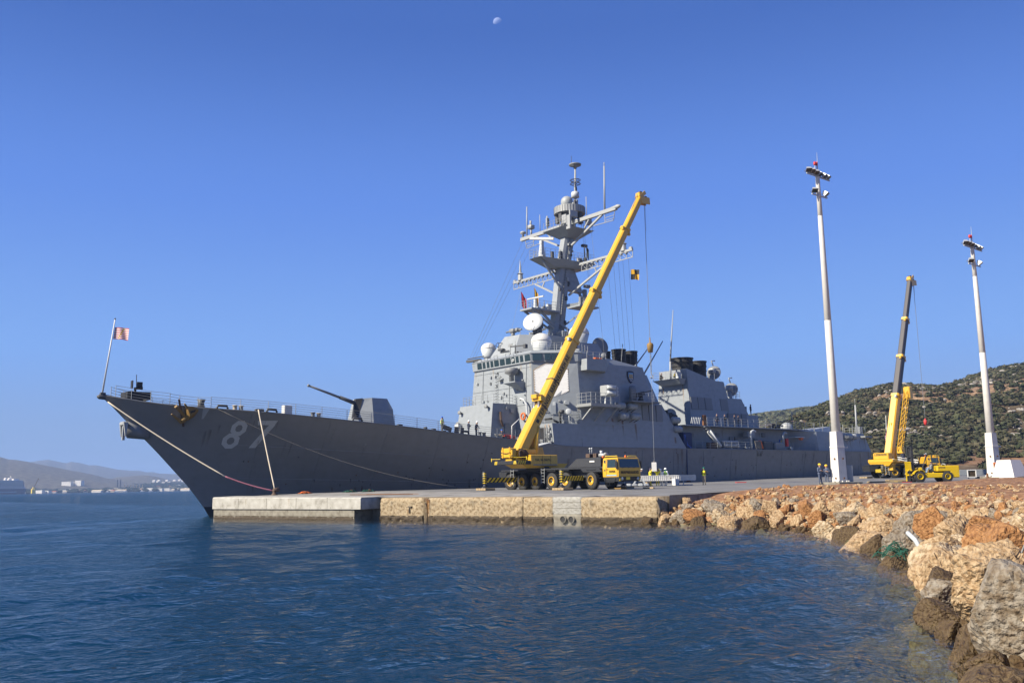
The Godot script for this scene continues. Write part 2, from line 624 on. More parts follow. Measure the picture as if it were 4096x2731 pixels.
func build_rocks(bank: Node3D) -> void:
	var small := []
	for i in 8:
		small.append(rock_mesh(100 + i, 9, 12))
	var big := []
	for i in 6:
		big.append(rock_mesh(200 + i, 26, 22))
	var fine := rock_mesh(400, 4, 7)
	var mats := [M.rock_cream, M.rock_orange, M.rock_pale, M.rock_grey, M.rock_cream, M.rock_pale, M.rock_cream]
	var placed := []
	# the large boulders nearest the viewer, one by one: place, radius, material
	for q in [[V(-10.2, 1.05, 84.75), 0.85, 0], [V(-9.0, 0.75, 84.6), 0.7, 2], [V(-11.2, 0.55, 85.6), 0.95, 3], [V(-12.6, 0.75, 86.75), 0.95, 2], [V(-9.6, 0.95, 85.9), 0.8, 5], [V(-7.2, 0.75, 83.7), 0.62, 2],
			[V(-10.95, 0.02, 84.75), 0.55, 9], [V(-12.5, -0.02, 85.55), 0.5, 9], [V(-8.1, 0.05, 82.95), 0.5, 9], [V(-6.3, 0.2, 82.0), 0.55, 3], [V(-9.6, -0.05, 83.8), 0.4, 9], [V(-6.9, 0.0, 82.1), 0.35, 9], [V(-4.0, 0.9, 82.4), 0.7, 1], [V(-2.4, 0.8, 81.2), 0.75, 1], [V(-5.1, 0.75, 82.5), 0.55, 0],
			[V(-3.2, 0.35, 80.6), 0.85, 0], [V(-1.5, 0.3, 79.6), 0.8, 2], [V(2.6, 0.95, 79.2), 0.8, 1], [V(0.9, 0.55, 78.6), 0.75, 0], [V(3.0, 1.35, 80.9), 0.8, 2], [V(20.3, 0.75, 55.6), 0.95, 3], [V(19.2, 0.35, 53.9), 0.8, 3], [V(19.8, 0.5, 57.6), 0.7, 3], [V(18.2, 0.2, 51.9), 0.55, 9],
			[V(-13.9, 1.0, 88.2), 0.9, 0], [V(-12.0, 1.35, 88.4), 0.75, 5], [V(-10.6, 1.35, 87.3), 0.6, 1], [V(-8.3, 1.25, 86.0), 0.55, 3]]:
		placed.append(Vector3(q[0].x, q[1], q[0].z))
		var b := Basis.from_euler(V(rng.randf() * TAU, rng.randf() * TAU, rng.randf() * TAU)).scaled(Vector3.ONE * q[1])
		place("rock", big[rng.randi() % 6], bank, Transform3D(b, q[0]), M.rock_wet if q[2] == 9 else mats[q[2]])
	var count: int = placed.size()
	var tries := 0
	while count < 300 and tries < 30000:
		tries += 1
		var x := rng.randf_range(-18.0, 62.0)
		var z := rng.randf_range(52.0, 93.0)
		var d := inland(x, z)
		if d < -0.35 or d > 6.0 or (d > 2.2 and rng.randf() < 0.35) or (z < 53.2 and x > 24.0):
			continue
		var r := lerpf(1.0, 0.22, clampf(d / 4.2, 0.0, 1.0)) * rng.randf_range(0.5, 1.3)
		if x < -4.0 and d > 3.0 and rng.randf() < 0.5:
			continue
		var ok := true
		for p in placed:
			if Vector2(p.x - x, p.z - z).length() < (p.y + r) * 0.62:
				ok = false
				break
		if not ok:
			continue
		placed.append(Vector3(x, r, z))
		count += 1
		var y := land_h(x, z, d) + r * rng.randf_range(0.0, 0.35)
		var wet := d < 0.5 and y + r * 0.55 < 0.42
		var b := Basis.from_euler(V(rng.randf() * TAU, rng.randf() * TAU, rng.randf() * TAU)).scaled(Vector3.ONE * r)
		place("rock", (big if r > 0.5 else small)[rng.randi() % 6], bank, Transform3D(b, V(x, y, z)), M.rock_wet if wet else mats[rng.randi() % 7])
	# the smaller rubble between and above them
	var mm := MultiMesh.new()
	mm.transform_format = MultiMesh.TRANSFORM_3D
	mm.use_colors = true
	mm.mesh = small[3]
	fine.surface_set_material(0, M.rubble)
	small[3] = small[3].duplicate()
	var trs := []
	var cols := []
	var pal := [Color(0.42, 0.32, 0.21), Color(0.38, 0.215, 0.105), Color(0.46, 0.40, 0.31), Color(0.36, 0.215, 0.11), Color(0.40, 0.30, 0.19), Color(0.44, 0.35, 0.24)]
	tries = 0
	while trs.size() < 15000 and tries < 90000:
		tries += 1
		var x := rng.randf_range(-20.0, 95.0)
		var z := rng.randf_range(52.0, 96.0)
		var d := inland(x, z)
		if d < -3.0 or d > 12.0:
			continue
		if d > 4.2 and rng.randf() < (0.6 if d < 6.5 else 0.82):
			continue
		if z < 53.4 and x > 24.0 and rng.randf() < 0.85:
			continue
		var r := rng.randf_range(0.05, 0.13) * (1.0 if rng.randf() < 0.65 else rng.randf_range(1.2, 2.3))
		if d < 3.0:
			r *= 1.35
		if z < 53.6 and x > 22.0:
			r *= 0.5
		var y := land_h(x, z, d) + r * 0.25 + bn_at(x, z)
		var c: Color = pal[rng.randi() % 6]
		if y < 0.22:
			c = Color(0.10, 0.07, 0.035) if y > -0.25 else Color(0.085, 0.085, 0.042)
			if d < -0.5:
				r *= rng.randf_range(1.0, 2.6)
		trs.append(Transform3D(Basis.from_euler(V(rng.randf() * TAU, rng.randf() * TAU, rng.randf() * TAU)).scaled(V(r, r * rng.randf_range(0.7, 1.0), r)), V(x, y, z)))
		cols.append(c)
	mm.mesh = rock_mesh(401, 5, 9)
	mm.mesh.surface_set_material(0, M.rubble)
	mm.instance_count = trs.size()
	for i in trs.size():
		mm.set_instance_transform(i, trs[i])
		mm.set_instance_color(i, cols[i])
	var mi := MultiMeshInstance3D.new()
	mi.name = "small_stones"
	mi.multimesh = mm
	bank.add_child(mi, true)
	tag(mi, "", "", "", "stuff")

func bn_at(x: float, z: float) -> float:
	return 0.03 * sin(x * 3.1 + z * 1.7)

# ------------------------------------------------------------------ the quay
func rough_wall(st: SurfaceTool, a: Vector2, b: Vector2, y0: float, y1: float, amp: float, seed_: int, round_top := 0.12, depth := 1.2, cellsize := 0.16) -> void:
	# a wall face from a to b (plan), displaced like worn concrete, with a rounded top edge running back from the face and closed ends
	var n := FastNoiseLite.new()
	n.seed = seed_
	n.frequency = 1.6
	n.fractal_octaves = 4
	var d := (b - a)
	var len_ := d.length()
	d /= len_
	var back := Vector2(-d.y, d.x)
	if back.x < 0.0:
		back = -back
	var cols := int(len_ / cellsize) + 1
	var rows := int((y1 - y0) / cellsize) + 1
	var grid := []
	for i in cols + 1:
		var row := []
		var p := a + d * len_ * i / cols
		for j in rows + 1:
			var y := lerpf(y0, y1, float(j) / rows)
			var off := n.get_noise_2d(i * cellsize * 1.3, y * 1.6) * amp
			off -= amp * 0.5 * absf(n.get_noise_2d(i * cellsize * 4.0 + 50.0, y * 5.0))
			if y < 0.35:
				off += amp * 1.2 * (0.35 - y)
			var e := clampf((y - (y1 - round_top)) / round_top, 0.0, 1.0)
			off += round_top * (1.0 - sqrt(1.0 - e * e))
			var ends := minf(i, cols - i) * cellsize
			off += 0.05 * clampf(1.0 - ends / 0.12, 0.0, 1.0)
			row.append(V(p.x + back.x * off, y, p.y + back.y * off))
		row.append(V(p.x + back.x * (depth * 0.4), y1 + 0.015, p.y + back.y * depth * 0.4))
		row.append(V(p.x + back.x * depth, y1 + 0.03, p.y + back.y * depth))
		row.append(V(p.x + back.x * depth, y0, p.y + back.y * depth))
		grid.append(row)
	for i in cols:
		for j in rows + 3:
			quad(st, grid[i][j], grid[i][j + 1], grid[i + 1][j + 1], grid[i + 1][j])
	poly(st, grid[0])
	poly(st, grid[cols])

func build_quay() -> void:
	var quay := Node3D.new()
	quay.name = "quay"
	add_child(quay)
	structure(quay, "long concrete quay with a pale new corner block and old pebbly wall")
	var d := Vector2(0.2526, 0.9676)
	var nb := Vector2(0.9676, -0.2526)
	var A := Vector2(6.95, 10.26)
	var at := func(k: float, off: float) -> Vector2: return A + d * k + nb * off
	# new corner block: stained lower course and paler cap that overhangs it
	var st := nst()
	var P := [at.call(0.0, 0.12), at.call(17.75, 0.12), at.call(17.75, 2.4), at.call(0.0, 2.4)]
	loft(st, P.map(func(p): return V(p.x, -3.0, p.y)), P.map(func(p): return V(p.x, 0.86, p.y)))
	obj("lower_course", st, M.stained_concrete, quay)
	st = nst()
	P = [at.call(-0.04, 0.0), at.call(18.55, 0.0), at.call(18.55, 2.6), at.call(-0.04, 2.6)]
	var Q := [at.call(-0.04, 0.10), at.call(18.55, 0.10), at.call(18.55, 2.6), at.call(-0.04, 2.6)]
	var lo := P.map(func(p): return V(p.x, 0.862, p.y))
	var mid := [V(P[0].x, 1.80, P[0].y), V(P[1].x, 1.68, P[1].y), V(P[2].x, 1.70, P[2].y), V(P[3].x, 1.84, P[3].y)]
	var hi := [V(Q[0].x, 1.895, Q[0].y), V(Q[1].x, 1.77, Q[1].y), V(Q[2].x, 1.80, Q[2].y), V(Q[3].x, 1.96, Q[3].y)]
	loft(st, lo, mid, true, false)
	loft(st, mid, hi, false, true)
	obj("cap_block", st, M.new_concrete, quay)
	# waterline growth on the new block
	st = nst()
	rough_wall(st, at.call(0.0, 0.07), at.call(17.76, 0.07), -0.4, 0.27, 0.05, 77, 0.05, 0.06, 0.2)
	obj("weed_band", st, M.algae, quay)
	# formwork joints and tie holes of the pale cap
	for k in [3.6, 7.35, 11.1, 14.8]:
		st = nst()
		var c: Vector2 = at.call(k, 0.0)
		box(st, V(c.x, 1.32, c.y), V(0.03, 0.90, 0.025))
		obj("formwork_joint", st, M.stained_concrete, quay)
	for k in 15:
		st = nst()
		var c: Vector2 = at.call(0.8 + k * 1.2, 0.0)
		box(st, V(c.x, 0.98, c.y), V(0.02, 0.06, 0.06))
		obj("tie_hole", st, M.joint_dark, quay)
	for k in [1.6, 3.0, 5.1, 6.4, 8.0, 9.9, 12.6, 14.9, 16.1]:
		streak(quay, V(at.call(k, 0.11).x, 0.86, at.call(k, 0.11).y), V(d.x, 0, d.y), V(0, -1, 0), rng.randf_range(0.06, 0.2), rng.randf_range(0.4, 0.8), Color(0.10, 0.085, 0.06, 0.5))
	streak(quay, V(at.call(10.2, -0.004).x, 1.72, at.call(10.2, -0.004).y), V(d.x, 0, d.y), V(0, -1, 0), 0.09, 0.85, Color(0.42, 0.22, 0.05, 0.75))
	streak(quay, V(at.call(4.6, -0.004).x, 1.72, at.call(4.6, -0.004).y), V(d.x, 0, d.y), V(0, -1, 0), 0.3, 0.8, Color(0.40, 0.33, 0.20, 0.35))
	# old wall blocks, the smooth repair and the two drains
	var wl := func(t: float) -> Vector2: return Vector2(12.96 + (t - 29.13) * 0.2605, t)
	var sec := 0
	for s in [[29.0, 33.25], [33.75, 42.08], [42.2, 44.55], [46.72, 52.1]]:
		st = nst(true)
		rough_wall(st, wl.call(s[0]), wl.call(s[1]), -2.0, 1.70 - 0.004 * (s[0] - 29.0), 0.11, 40 + sec, 0.14, 3.0)
		obj("wall_block", st, M.old_concrete, quay)
		st = nst(true)
		var w0: Vector2 = wl.call(s[0])
		var w1: Vector2 = wl.call(s[1])
		rough_wall(st, w0 - nb * 0.10, w1 - nb * 0.10, -0.5, 0.36, 0.16, 60 + sec, 0.08, 0.2, 0.14)
		obj("weed_band", st, M.algae, quay)
		sec += 1
	st = nst(true)
	rough_wall(st, wl.call(44.5), wl.call(46.78), 0.55, 1.67, 0.012, 51, 0.05, 2.6, 0.2)
	obj("repair_patch", st, M.patch_concrete, quay)
	st = nst(true)
	rough_wall(st, wl.call(44.5), wl.call(46.78), -1.5, 0.548, 0.02, 52, 0.02, 2.0, 0.2)
	obj("repair_foot", st, M.stained_concrete, quay)
	for y in [0.95, 1.33]:
		st = nst()
		var p0: Vector2 = wl.call(44.55)
		var p1: Vector2 = wl.call(46.72)
		bar(st, V(p0.x - 0.01, y, p0.y), V(p1.x - 0.01, y, p1.y), 0.02, 0.02)
		obj("board_mark", st, M.stained_concrete, quay)
	for t in [45.35, 45.98]:
		var c: Vector2 = wl.call(t)
		st = nst(true)
		lathe(st, V(c.x + 0.3, 0.20, c.y), V(-0.9676, 0, 0.2526), [Vector2(0.20, 0.0), Vector2(0.20, 0.47), Vector2(0.245, 0.47), Vector2(0.245, 0.0)], 18)
		var pipe := obj("drain_pipe", st, M.stained_concrete, quay)
		st = nst()
		lathe(st, V(c.x + 0.2, 0.20, c.y), V(-0.9676, 0, 0.2526), [Vector2(0.0, 0.32), Vector2(0.2, 0.33)], 18)
		obj("pipe_mouth", st, M.black, pipe)
	# recessed joint with rusty bars, and a rusted hole
	st = nst()
	var jc: Vector2 = wl.call(33.5)
	box(st, V(jc.x + 0.9, 0.0, jc.y), V(1.0, 3.3, 0.7))
	obj("wall_joint", st, M.joint_dark, quay)
	st = nst()
	for y in [1.52, 1.60, 1.42]:
		path_tube(st, [V(jc.x + 0.1, y, jc.y - 0.2), V(jc.x - 0.08, y + 0.05, jc.y + 0.1), V(jc.x + 0.05, y - 0.06, jc.y + 0.5)], 0.022)
	obj("rusty_bars", st, M.rust, quay)
	streak(quay, V(jc.x - 0.02, 1.5, jc.y + 0.42), V(d.x, 0, d.y), V(0, -1, 0), 0.42, 1.4, Color(0.26, 0.12, 0.03, 0.8))
	st = nst()
	var hc: Vector2 = wl.call(32.0)
	box(st, V(hc.x - 0.0, 1.02, hc.y), V(0.16, 0.10, 0.5))
	box(st, V(hc.x - 0.0, 0.80, hc.y - 0.03), V(0.16, 0.42, 0.13))
	obj("rusted_hole", st, M.joint_dark, quay)
	streak(quay, V(hc.x - 0.1, 0.85, hc.y - 0.1), V(d.x, 0, d.y), V(0, -1, 0), 0.3, 0.5, Color(0.25, 0.13, 0.04, 0.7))
	for s in [30.2, 35.6, 37.9, 38.7, 43.6, 47.5, 49.2]:
		var q: Vector2 = wl.call(s) - nb * 0.07
		streak(quay, V(q.x, 1.5, q.y), V(d.x, 0, d.y), V(0, -1, 0), rng.randf_range(0.3, 0.8), rng.randf_range(0.4, 0.8), Color(0.10, 0.10, 0.09, 0.42))
	# concrete apron and darker asphalt, as one sheet that follows the slope of the quay
	var ap := nst(true)
	var asp := nst(true)
	var zs := [10.5, 12.0, 15.0, 20.0, 25.0, 28.0, 31.0, 35.0, 40.0, 43.0, 46.0, 49.0, 51.85]
	for j in zs.size() - 1:
		for i in 40:
			var pts := []
			for q in [[i, j], [i + 1, j], [i + 1, j + 1], [i, j + 1]]:
				var z: float = zs[q[1]]
				var xe := A.x + 2.0 + (z - 10.26) * 0.261 if z < 28.4 else 12.96 + 2.0 + (z - 29.13) * 0.2605
				if z > 28.0 and z < 28.5:
					xe += 0.6
				var f := float(q[0]) / 40.0
				var x := lerpf(xe, 175.0, f * f * 0.55 + f * 0.45)
				var h := deck_h(x, z) - 0.20 * exp(-(x - xe) / 3.0)
				pts.append(V(x, h, z))
			var mid_x: float = (pts[0].x + pts[1].x) * 0.5
			quad(asp if mid_x > 22.0 + 0.1 * (28.0 - zs[j]) else ap, pts[0], pts[1], pts[2], pts[3])
	obj("concrete_apron", ap, M.apron, quay)
	obj("asphalt_surface", asp, M.asphalt, quay)
	# side walls under the sheet
	st = nst()
	quad(st, V(8.0, -4, 10.52), V(175, -4, 10.52), V(175, 3.0, 10.52), V(8.0, 1.9, 10.52))
	quad(st, V(14.0, -4, 29.0), V(14.0, 1.55, 29.0), V(10.0, 1.5, 10.6), V(10.0, -4, 10.6))
	quad(st, V(19.5, -4, 52.0), V(120, -4, 52.0), V(120, 2.0, 51.86), V(20.5, 1.72, 51.86))
	obj("side_wall", st, M.stained_concrete, quay)

# a tapering stain: fades out at its lower end
func streak(parent: Node3D, top: Vector3, across: Vector3, down: Vector3, w: float, h: float, c: Color) -> void:
	var st := nst()
	var n := 6
	var u := across.normalized()
	for i in n:
		var a := float(i) / n
		var b := float(i + 1) / n
		var wa := w * (1.0 - 0.55 * a) * 0.5
		var wb := w * (1.0 - 0.55 * b) * 0.5
		for s in [-1.0, 1.0]:
			var ca := Color(c.r, c.g, c.b, c.a * (1.0 - a) * (1.0 if i > 0 else 0.6))
			var cb := Color(c.r, c.g, c.b, c.a * (1.0 - b))
			var ce := Color(c.r, c.g, c.b, 0.0)
			var pa := top + down * h * a
			var pb := top + down * h * b
			for q in [[pa, ca], [pa + u * wa * s, ce], [pb + u * wb * s, ce], [pa, ca], [pb + u * wb * s, ce], [pb, cb]]:
				st.set_color(q[1])
				st.add_vertex(q[0])
	obj("stain", st, M.rust_streak, parent)
# ------------------------------------------------------------------ far coast, town, hills
func ridge_hill(called: String, label: String, crest: Array, front: float, m: Material, rough := 6.0, rows := 14) -> MeshInstance3D:
	# crest points from left to right; the slope runs down towards the viewer for `front` metres
	var n := FastNoiseLite.new()
	n.seed = called.length() + crest.size()
	n.frequency = 1.6 / front
	n.fractal_octaves = 5
	var st := nst(true)
	var grid := []
	var cam := Vector2(-24.7, 91.1)
	for i in (crest.size() - 1) * 4 + 1:
		var a: Vector3 = crest[i / 4]
		var b: Vector3 = crest[mini(i / 4 + 1, crest.size() - 1)]
		var c := a.lerp(b, (i % 4) / 4.0)
		var away := (Vector2(c.x, c.z) - cam).normalized()
		var row := []
		for j in rows + 4:
			var f := float(j) / rows
			var p := Vector2(c.x, c.z) - away * front * (1.0 - f)
			var prof := pow(sin(clampf(f, 0.0, 1.0) * PI * 0.5), 1.25) if f <= 1.0 else 1.0 - 0.8 * (f - 1.0)
			var h := c.y * prof + n.get_noise_2d(p.x, p.y) * rough * clampf(f * 3.0, 0.0, 1.0) * (0.35 if j == rows else 1.0)
			row.append(V(p.x, h if j > 0 else -1.0, p.y))
		grid.append(row)
	for i in grid.size() - 1:
		for j in rows + 3:
			quad(st, grid[i][j], grid[i][j + 1], grid[i + 1][j + 1], grid[i + 1][j])
	var o := obj(called, st, m)
	structure(o, label)
	return o

func house_mesh(w: float, d: float, h: float, gable: float) -> Array:
	var wall := nst()
	box(wall, V(0, h * 0.5, 0), V(w, h, d))
	var roof := nst()
	if gable > 0.0:
		loft(roof, [V(-w * 0.54, h, -d * 0.55), V(-w * 0.54, h, d * 0.55), V(-w * 0.54, h + gable, 0)], [V(w * 0.54, h, -d * 0.55), V(w * 0.54, h, d * 0.55), V(w * 0.54, h + gable, 0)])
	else:
		box(roof, V(0, h + 0.15, 0), V(w * 1.04, 0.3, d * 1.04))
	var win := nst()
	var n := int(w / 3.0)
	for i in n:
		for k in maxi(1, int(h / 3.0)):
			box(win, V((i + 0.5) * w / n - w * 0.5, 1.7 + k * 2.9, d * 0.5), V(1.1, 1.2, 0.1))
	return [mesh_of(wall), mesh_of(roof), mesh_of(win)]

func house(called: String, label: String, cat: String, group: String, ms: Array, at: Vector3, turn: float, wallm: Material, roofm: Material) -> Node3D:
	var t := thing(called, label, cat, at, turn, group)
	place("wall", ms[0], t, Transform3D(), wallm)
	place("roof", ms[1], t, Transform3D(), roofm)
	tag(place("window_row", ms[2], t, Transform3D(), M.dark_grey), "", "", "", "stuff")
	return t

func coast() -> void:
	# mountains beyond the bay
	ridge_hill("mountain", "hazy blue mountain range farthest behind the bay", [V(2072, 147, -6993), V(2154, 149, -6925), V(2198, 134, -6889), V(2237, 137, -6857), V(2292, 118, -6812), V(2346, 121, -6767), V(2456, 111, -6677), V(2785, 82, -6406)], 700.0, M.far_hill, 6.0)
	ridge_hill("mountain", "long blue mountain ridge sloping down behind the town", [V(938, 120, -6240), V(1138, 160, -6078), V(1239, 187, -5995), V(1279, 193, -5962), V(1314, 196, -5933), V(1381, 176, -5878), V(1399, 173, -5863), V(1421, 181, -5845), V(1461, 173, -5812), V(1506, 158, -5775), V(1541, 158, -5746), V(1582, 147, -5713), V(1640, 131, -5665), V(1716, 119, -5602), V(1804, 108, -5529), V(1893, 98, -5456), V(2026, 86, -5346), V(2159, 69, -5237), V(2425, 46, -5018)], 1300.0, M.far_hill, 16.0)
	ridge_hill("hill", "low hazy hill behind the far town, nearest the bow", [V(860, 22, -3590), V(943, 35, -3517), V(984, 46, -3484), V(1011, 53, -3462), V(1052, 57, -3428), V(1093, 57, -3394), V(1120, 50, -3371), V(1148, 41, -3349), V(1175, 33, -3326), V(1217, 27, -3292), V(1326, 16, -3202)], 600.0, M.far_hill, 5.0)
	ridge_hill("hill", "brown hazy hill on the far left shore above the cruise ship", [V(266, 149, -3557), V(420, 139, -3420), V(584, 120, -3295), V(604, 112, -3279), V(623, 110, -3263), V(657, 102, -3235), V(694, 91, -3204), V(731, 81, -3174), V(768, 71, -3144), V(804, 61, -3114), V(829, 53, -3093), V(853, 44, -3073), V(877, 38, -3053), V(902, 29, -3033), V(950, 22, -2993)], 780.0, M.far_hill, 7.0)
	# low coastal plain of the far town
	var st := nst(true)
	for i in 24:
		var a := float(i) / 24.0
		var b := float(i + 1) / 24.0
		var f0 := V(240, 0, -2245).lerp(V(900, 0, -2085), a)
		var f1 := V(240, 0, -2245).lerp(V(900, 0, -2085), b)
		var off := V(180, 0, -860)
		for k in 4:
			var h0: float = [0.2, 2.0, 7.0, 13.0, 22.0][k]
			var h1: float = [0.2, 2.0, 7.0, 13.0, 22.0][k + 1]
			quad(st, f0 + off * (k / 4.0) + V(0, h0, 0), f0 + off * ((k + 1) / 4.0) + V(0, h1, 0), f1 + off * ((k + 1) / 4.0) + V(0, h1, 0), f1 + off * (k / 4.0) + V(0, h0, 0))
	structure(obj("coastal_plain", st, M.far_hill), "low far shore that carries the hazy town")
	var kinds := [house_mesh(12, 8, 6.0, 0), house_mesh(9, 8, 3.6, 1.6), house_mesh(18, 10, 7.0, 0), house_mesh(24, 12, 4, 2.0)]
	var labels := ["small white house in the hazy town across the bay", "small white gabled house in the hazy town across the bay", "white flat-roofed block in the hazy town across the bay", "long low white shed in the hazy town across the bay"]
	for i in 120:
		var a := pow(rng.randf(), 0.75)
		var k := rng.randf() * rng.randf()
		var p := V(240, 0, -2245).lerp(V(900, 0, -2085), 0.1 + 0.88 * a) + V(180, 0, -860) * (0.01 + 0.8 * k)
		var y := lerp_table([Vector2(0, 0.2), Vector2(0.25, 2.0), Vector2(0.5, 7.0), Vector2(0.75, 13.0), Vector2(1, 22)], 0.01 + 0.8 * k)
		var q := rng.randi() % 4
		house("town_house", labels[q], "house", "houses of the far town", kinds[q], V(p.x, y - 0.3, p.z), rng.randf_range(-1.35, -0.5), M.town_white if rng.randf() < 0.85 else M.town_tan, M.town_white if q in [0, 2] else (M.roof_red if rng.randf() < 0.25 else M.town_tan))
	for i in 16:
		var a := rng.randf()
		house("hill_house", "small white villa on the low far hill behind the town", "house", "villas on the far hill", kinds[1], V(1000 + 110 * a, 24 + rng.randf() * 10, -3070 + 80 * a), -0.9, M.town_white, M.town_white)
	var blk := house_mesh(27, 16, 12, 0)
	house("white_block", "wide white slab building on the far hillside, left of the taller one", "building", "", blk, V(616, 17.5, -2560), -0.85, M.town_white, M.town_white)
	house("white_block", "taller white slab building on the far hillside, right one of the two", "building", "", house_mesh(17, 14, 14, 0), V(641, 18, -2545), -0.85, M.town_white, M.town_white)
	for k in 9:
		var h := 26.0 if k < 2 else 13.0 - k * 0.3
		var s2 := nst(true)
		lathe(s2, Vector3.ZERO, Vector3.UP, [Vector2(1.6, 0), Vector2(1.1, h), Vector2(1.3, h), Vector2(1.3, h + 0.8)], 10)
		var c := obj("chimney", s2, M.dark_grey if k < 2 else M.town_tan, null, V(728 + k * 6.5 + (4 if k > 1 else 0), 7.0, -2510 + k * 4))
		tag(c, "tall dark power station chimney in the far town" if k < 2 else "short pale chimney in the row beside the two tall dark chimneys", "chimney", "chimneys of the far power station")
	# trees of the far town: too many and too small to count
	var mm := MultiMesh.new()
	mm.transform_format = MultiMesh.TRANSFORM_3D
	mm.use_colors = true
	mm.mesh = bush_mesh(5)
	mm.instance_count = 2200
	for i in 2200:
		var k := rng.randf() * 0.95
		var p := V(240, 0, -2245).lerp(V(900, 0, -2085), rng.randf()) + V(180, 0, -860) * k
		var y := lerp_table([Vector2(0, 0.2), Vector2(0.25, 2.0), Vector2(0.5, 7.0), Vector2(0.75, 13.0), Vector2(1, 22)], k)
		var s := rng.randf_range(3.5, 8.0)
		mm.set_instance_transform(i, Transform3D(Basis().scaled(V(s * 1.3, s, s * 1.3)), V(p.x, y + s * 0.3, p.z)))
		mm.set_instance_color(i, Color(0.045, 0.06, 0.03))
	var mi := MultiMeshInstance3D.new()
	mi.name = "town_trees"
	mi.multimesh = mm
	add_child(mi)
	tag(mi, "dark trees massed between the houses of the far town", "", "", "stuff")
	cruise_ship()
	# harbour crane
	var hc := thing("harbour_crane", "yellow harbour crane with a raised jib beside the cruise ship", "crane", V(440, 0.3, -2120))
	st = nst(); bbox(st, V(0, 5, 0), V(7, 10, 7), 0.6); obj("crane_base", st, M.sign_yellow, hc)
	st = nst(); bar(st, V(0, 9, 0), V(9, 33, 3), 1.2, 1.6); obj("jib", st, M.ochre, hc)
	st = nst(); box(st, V(1, 12, 0), V(4, 4, 4)); obj("crane_cab", st, M.sign_yellow, hc)
	# boats on the far shore
	for i in 5:
		var b := thing("moored_boat", "small white motor boat moored off the far shore", "boat", V(600 + i * 17.0 + (20 if i > 2 else 0), 0.05, -2140 + i * 6), -0.4, "white boats off the far shore")
		st = nst()
		loft(st, [V(-4, -0.3, -1.2), V(3, -0.3, -1.2), V(5, -0.3, 0), V(3, -0.3, 1.2), V(-4, -0.3, 1.2)], [V(-4.4, 1.5, -1.8), V(3.5, 1.6, -1.7), V(7, 1.9, 0), V(3.5, 1.6, 1.7), V(-4.4, 1.5, 1.8)])
		obj("hull", st, M.town_white, b)
		st = nst(); loft(st, [V(-2.5, 1.5, -1.2), V(2, 1.5, -1.2), V(2, 1.5, 1.2), V(-2.5, 1.5, 1.2)], [V(-2.2, 3.4, -1), V(0.6, 3.4, -1), V(0.6, 3.4, 1), V(-2.2, 3.4, 1)])
		obj("cabin", st, M.town_white, b)
	right_hill()
	# the moon by day: only the sunlit half of its ball shows
	st = nst(true)
	var ax := V(-0.62, 0.60, 0.30).normalized()
	var q := Basis(ax, perp(ax), ax.cross(perp(ax)))
	for i in 10:
		for j in 24:
			var c := []
			for e in [[i, j], [i + 1, j], [i + 1, j + 1], [i, j + 1]]:
				var th: float = PI * 0.5 * e[0] / 10.0
				var ph: float = TAU * e[1] / 24.0
				c.append(q * V(cos(th), sin(th) * cos(ph), sin(th) * sin(ph)) * 31.0)
			quad(st, c[0], c[1], c[2], c[3])
	var mo := mt("moon_glow", 0.30, 0.36, 0.55, 1.0)
	mo.transparency = BaseMaterial3D.TRANSPARENCY_ALPHA
	mo.albedo_color.a = 0.32
	mo.emission_enabled = true
	mo.emission = Color(0.50, 0.56, 0.72)
	mo.emission_energy_multiplier = 0.5
	var moon := obj("moon_in_sky", st, mo, null, V(3744, 3226, -4578))
	structure(moon, "pale half moon in the blue daytime sky")

func bush_mesh(seed_: int) -> ArrayMesh:
	var r := RandomNumberGenerator.new()
	r.seed = seed_
	var st := nst()
	for i in 46:
		var d := V(r.randf_range(-1, 1), r.randf_range(-0.5, 1), r.randf_range(-1, 1)).normalized()
		var c := d * r.randf_range(0.45, 0.95)
		c.y *= 0.75
		var u := V(r.randf_range(-1, 1), r.randf_range(-1, 1), r.randf_range(-1, 1)).normalized() * r.randf_range(0.2, 0.42)
		var w := u.cross(d).normalized() * r.randf_range(0.16, 0.36)
		var k := r.randf_range(0.55, 1.25)
		st.set_color(Color(k, k * r.randf_range(0.92, 1.05), k * 0.9))
		tri(st, c - u, c + w, c + u)
		tri(st, c - u, c + u + d * 0.15, c - w)
	st.set_color(Color(0.6, 0.6, 0.55))
	for i in 6:
		for j in 8:
			var c := []
			for e in [[i, j], [i + 1, j], [i + 1, j + 1], [i, j + 1]]:
				var th: float = PI * e[0] / 6.0
				var ph: float = TAU * e[1] / 8.0
				c.append(V(sin(th) * cos(ph), cos(th) * 0.7, sin(th) * sin(ph)) * 0.62)
			quad(st, c[0], c[1], c[2], c[3])
	var m := mesh_of(st)
	m.surface_set_material(0, M.shrub)
	return m

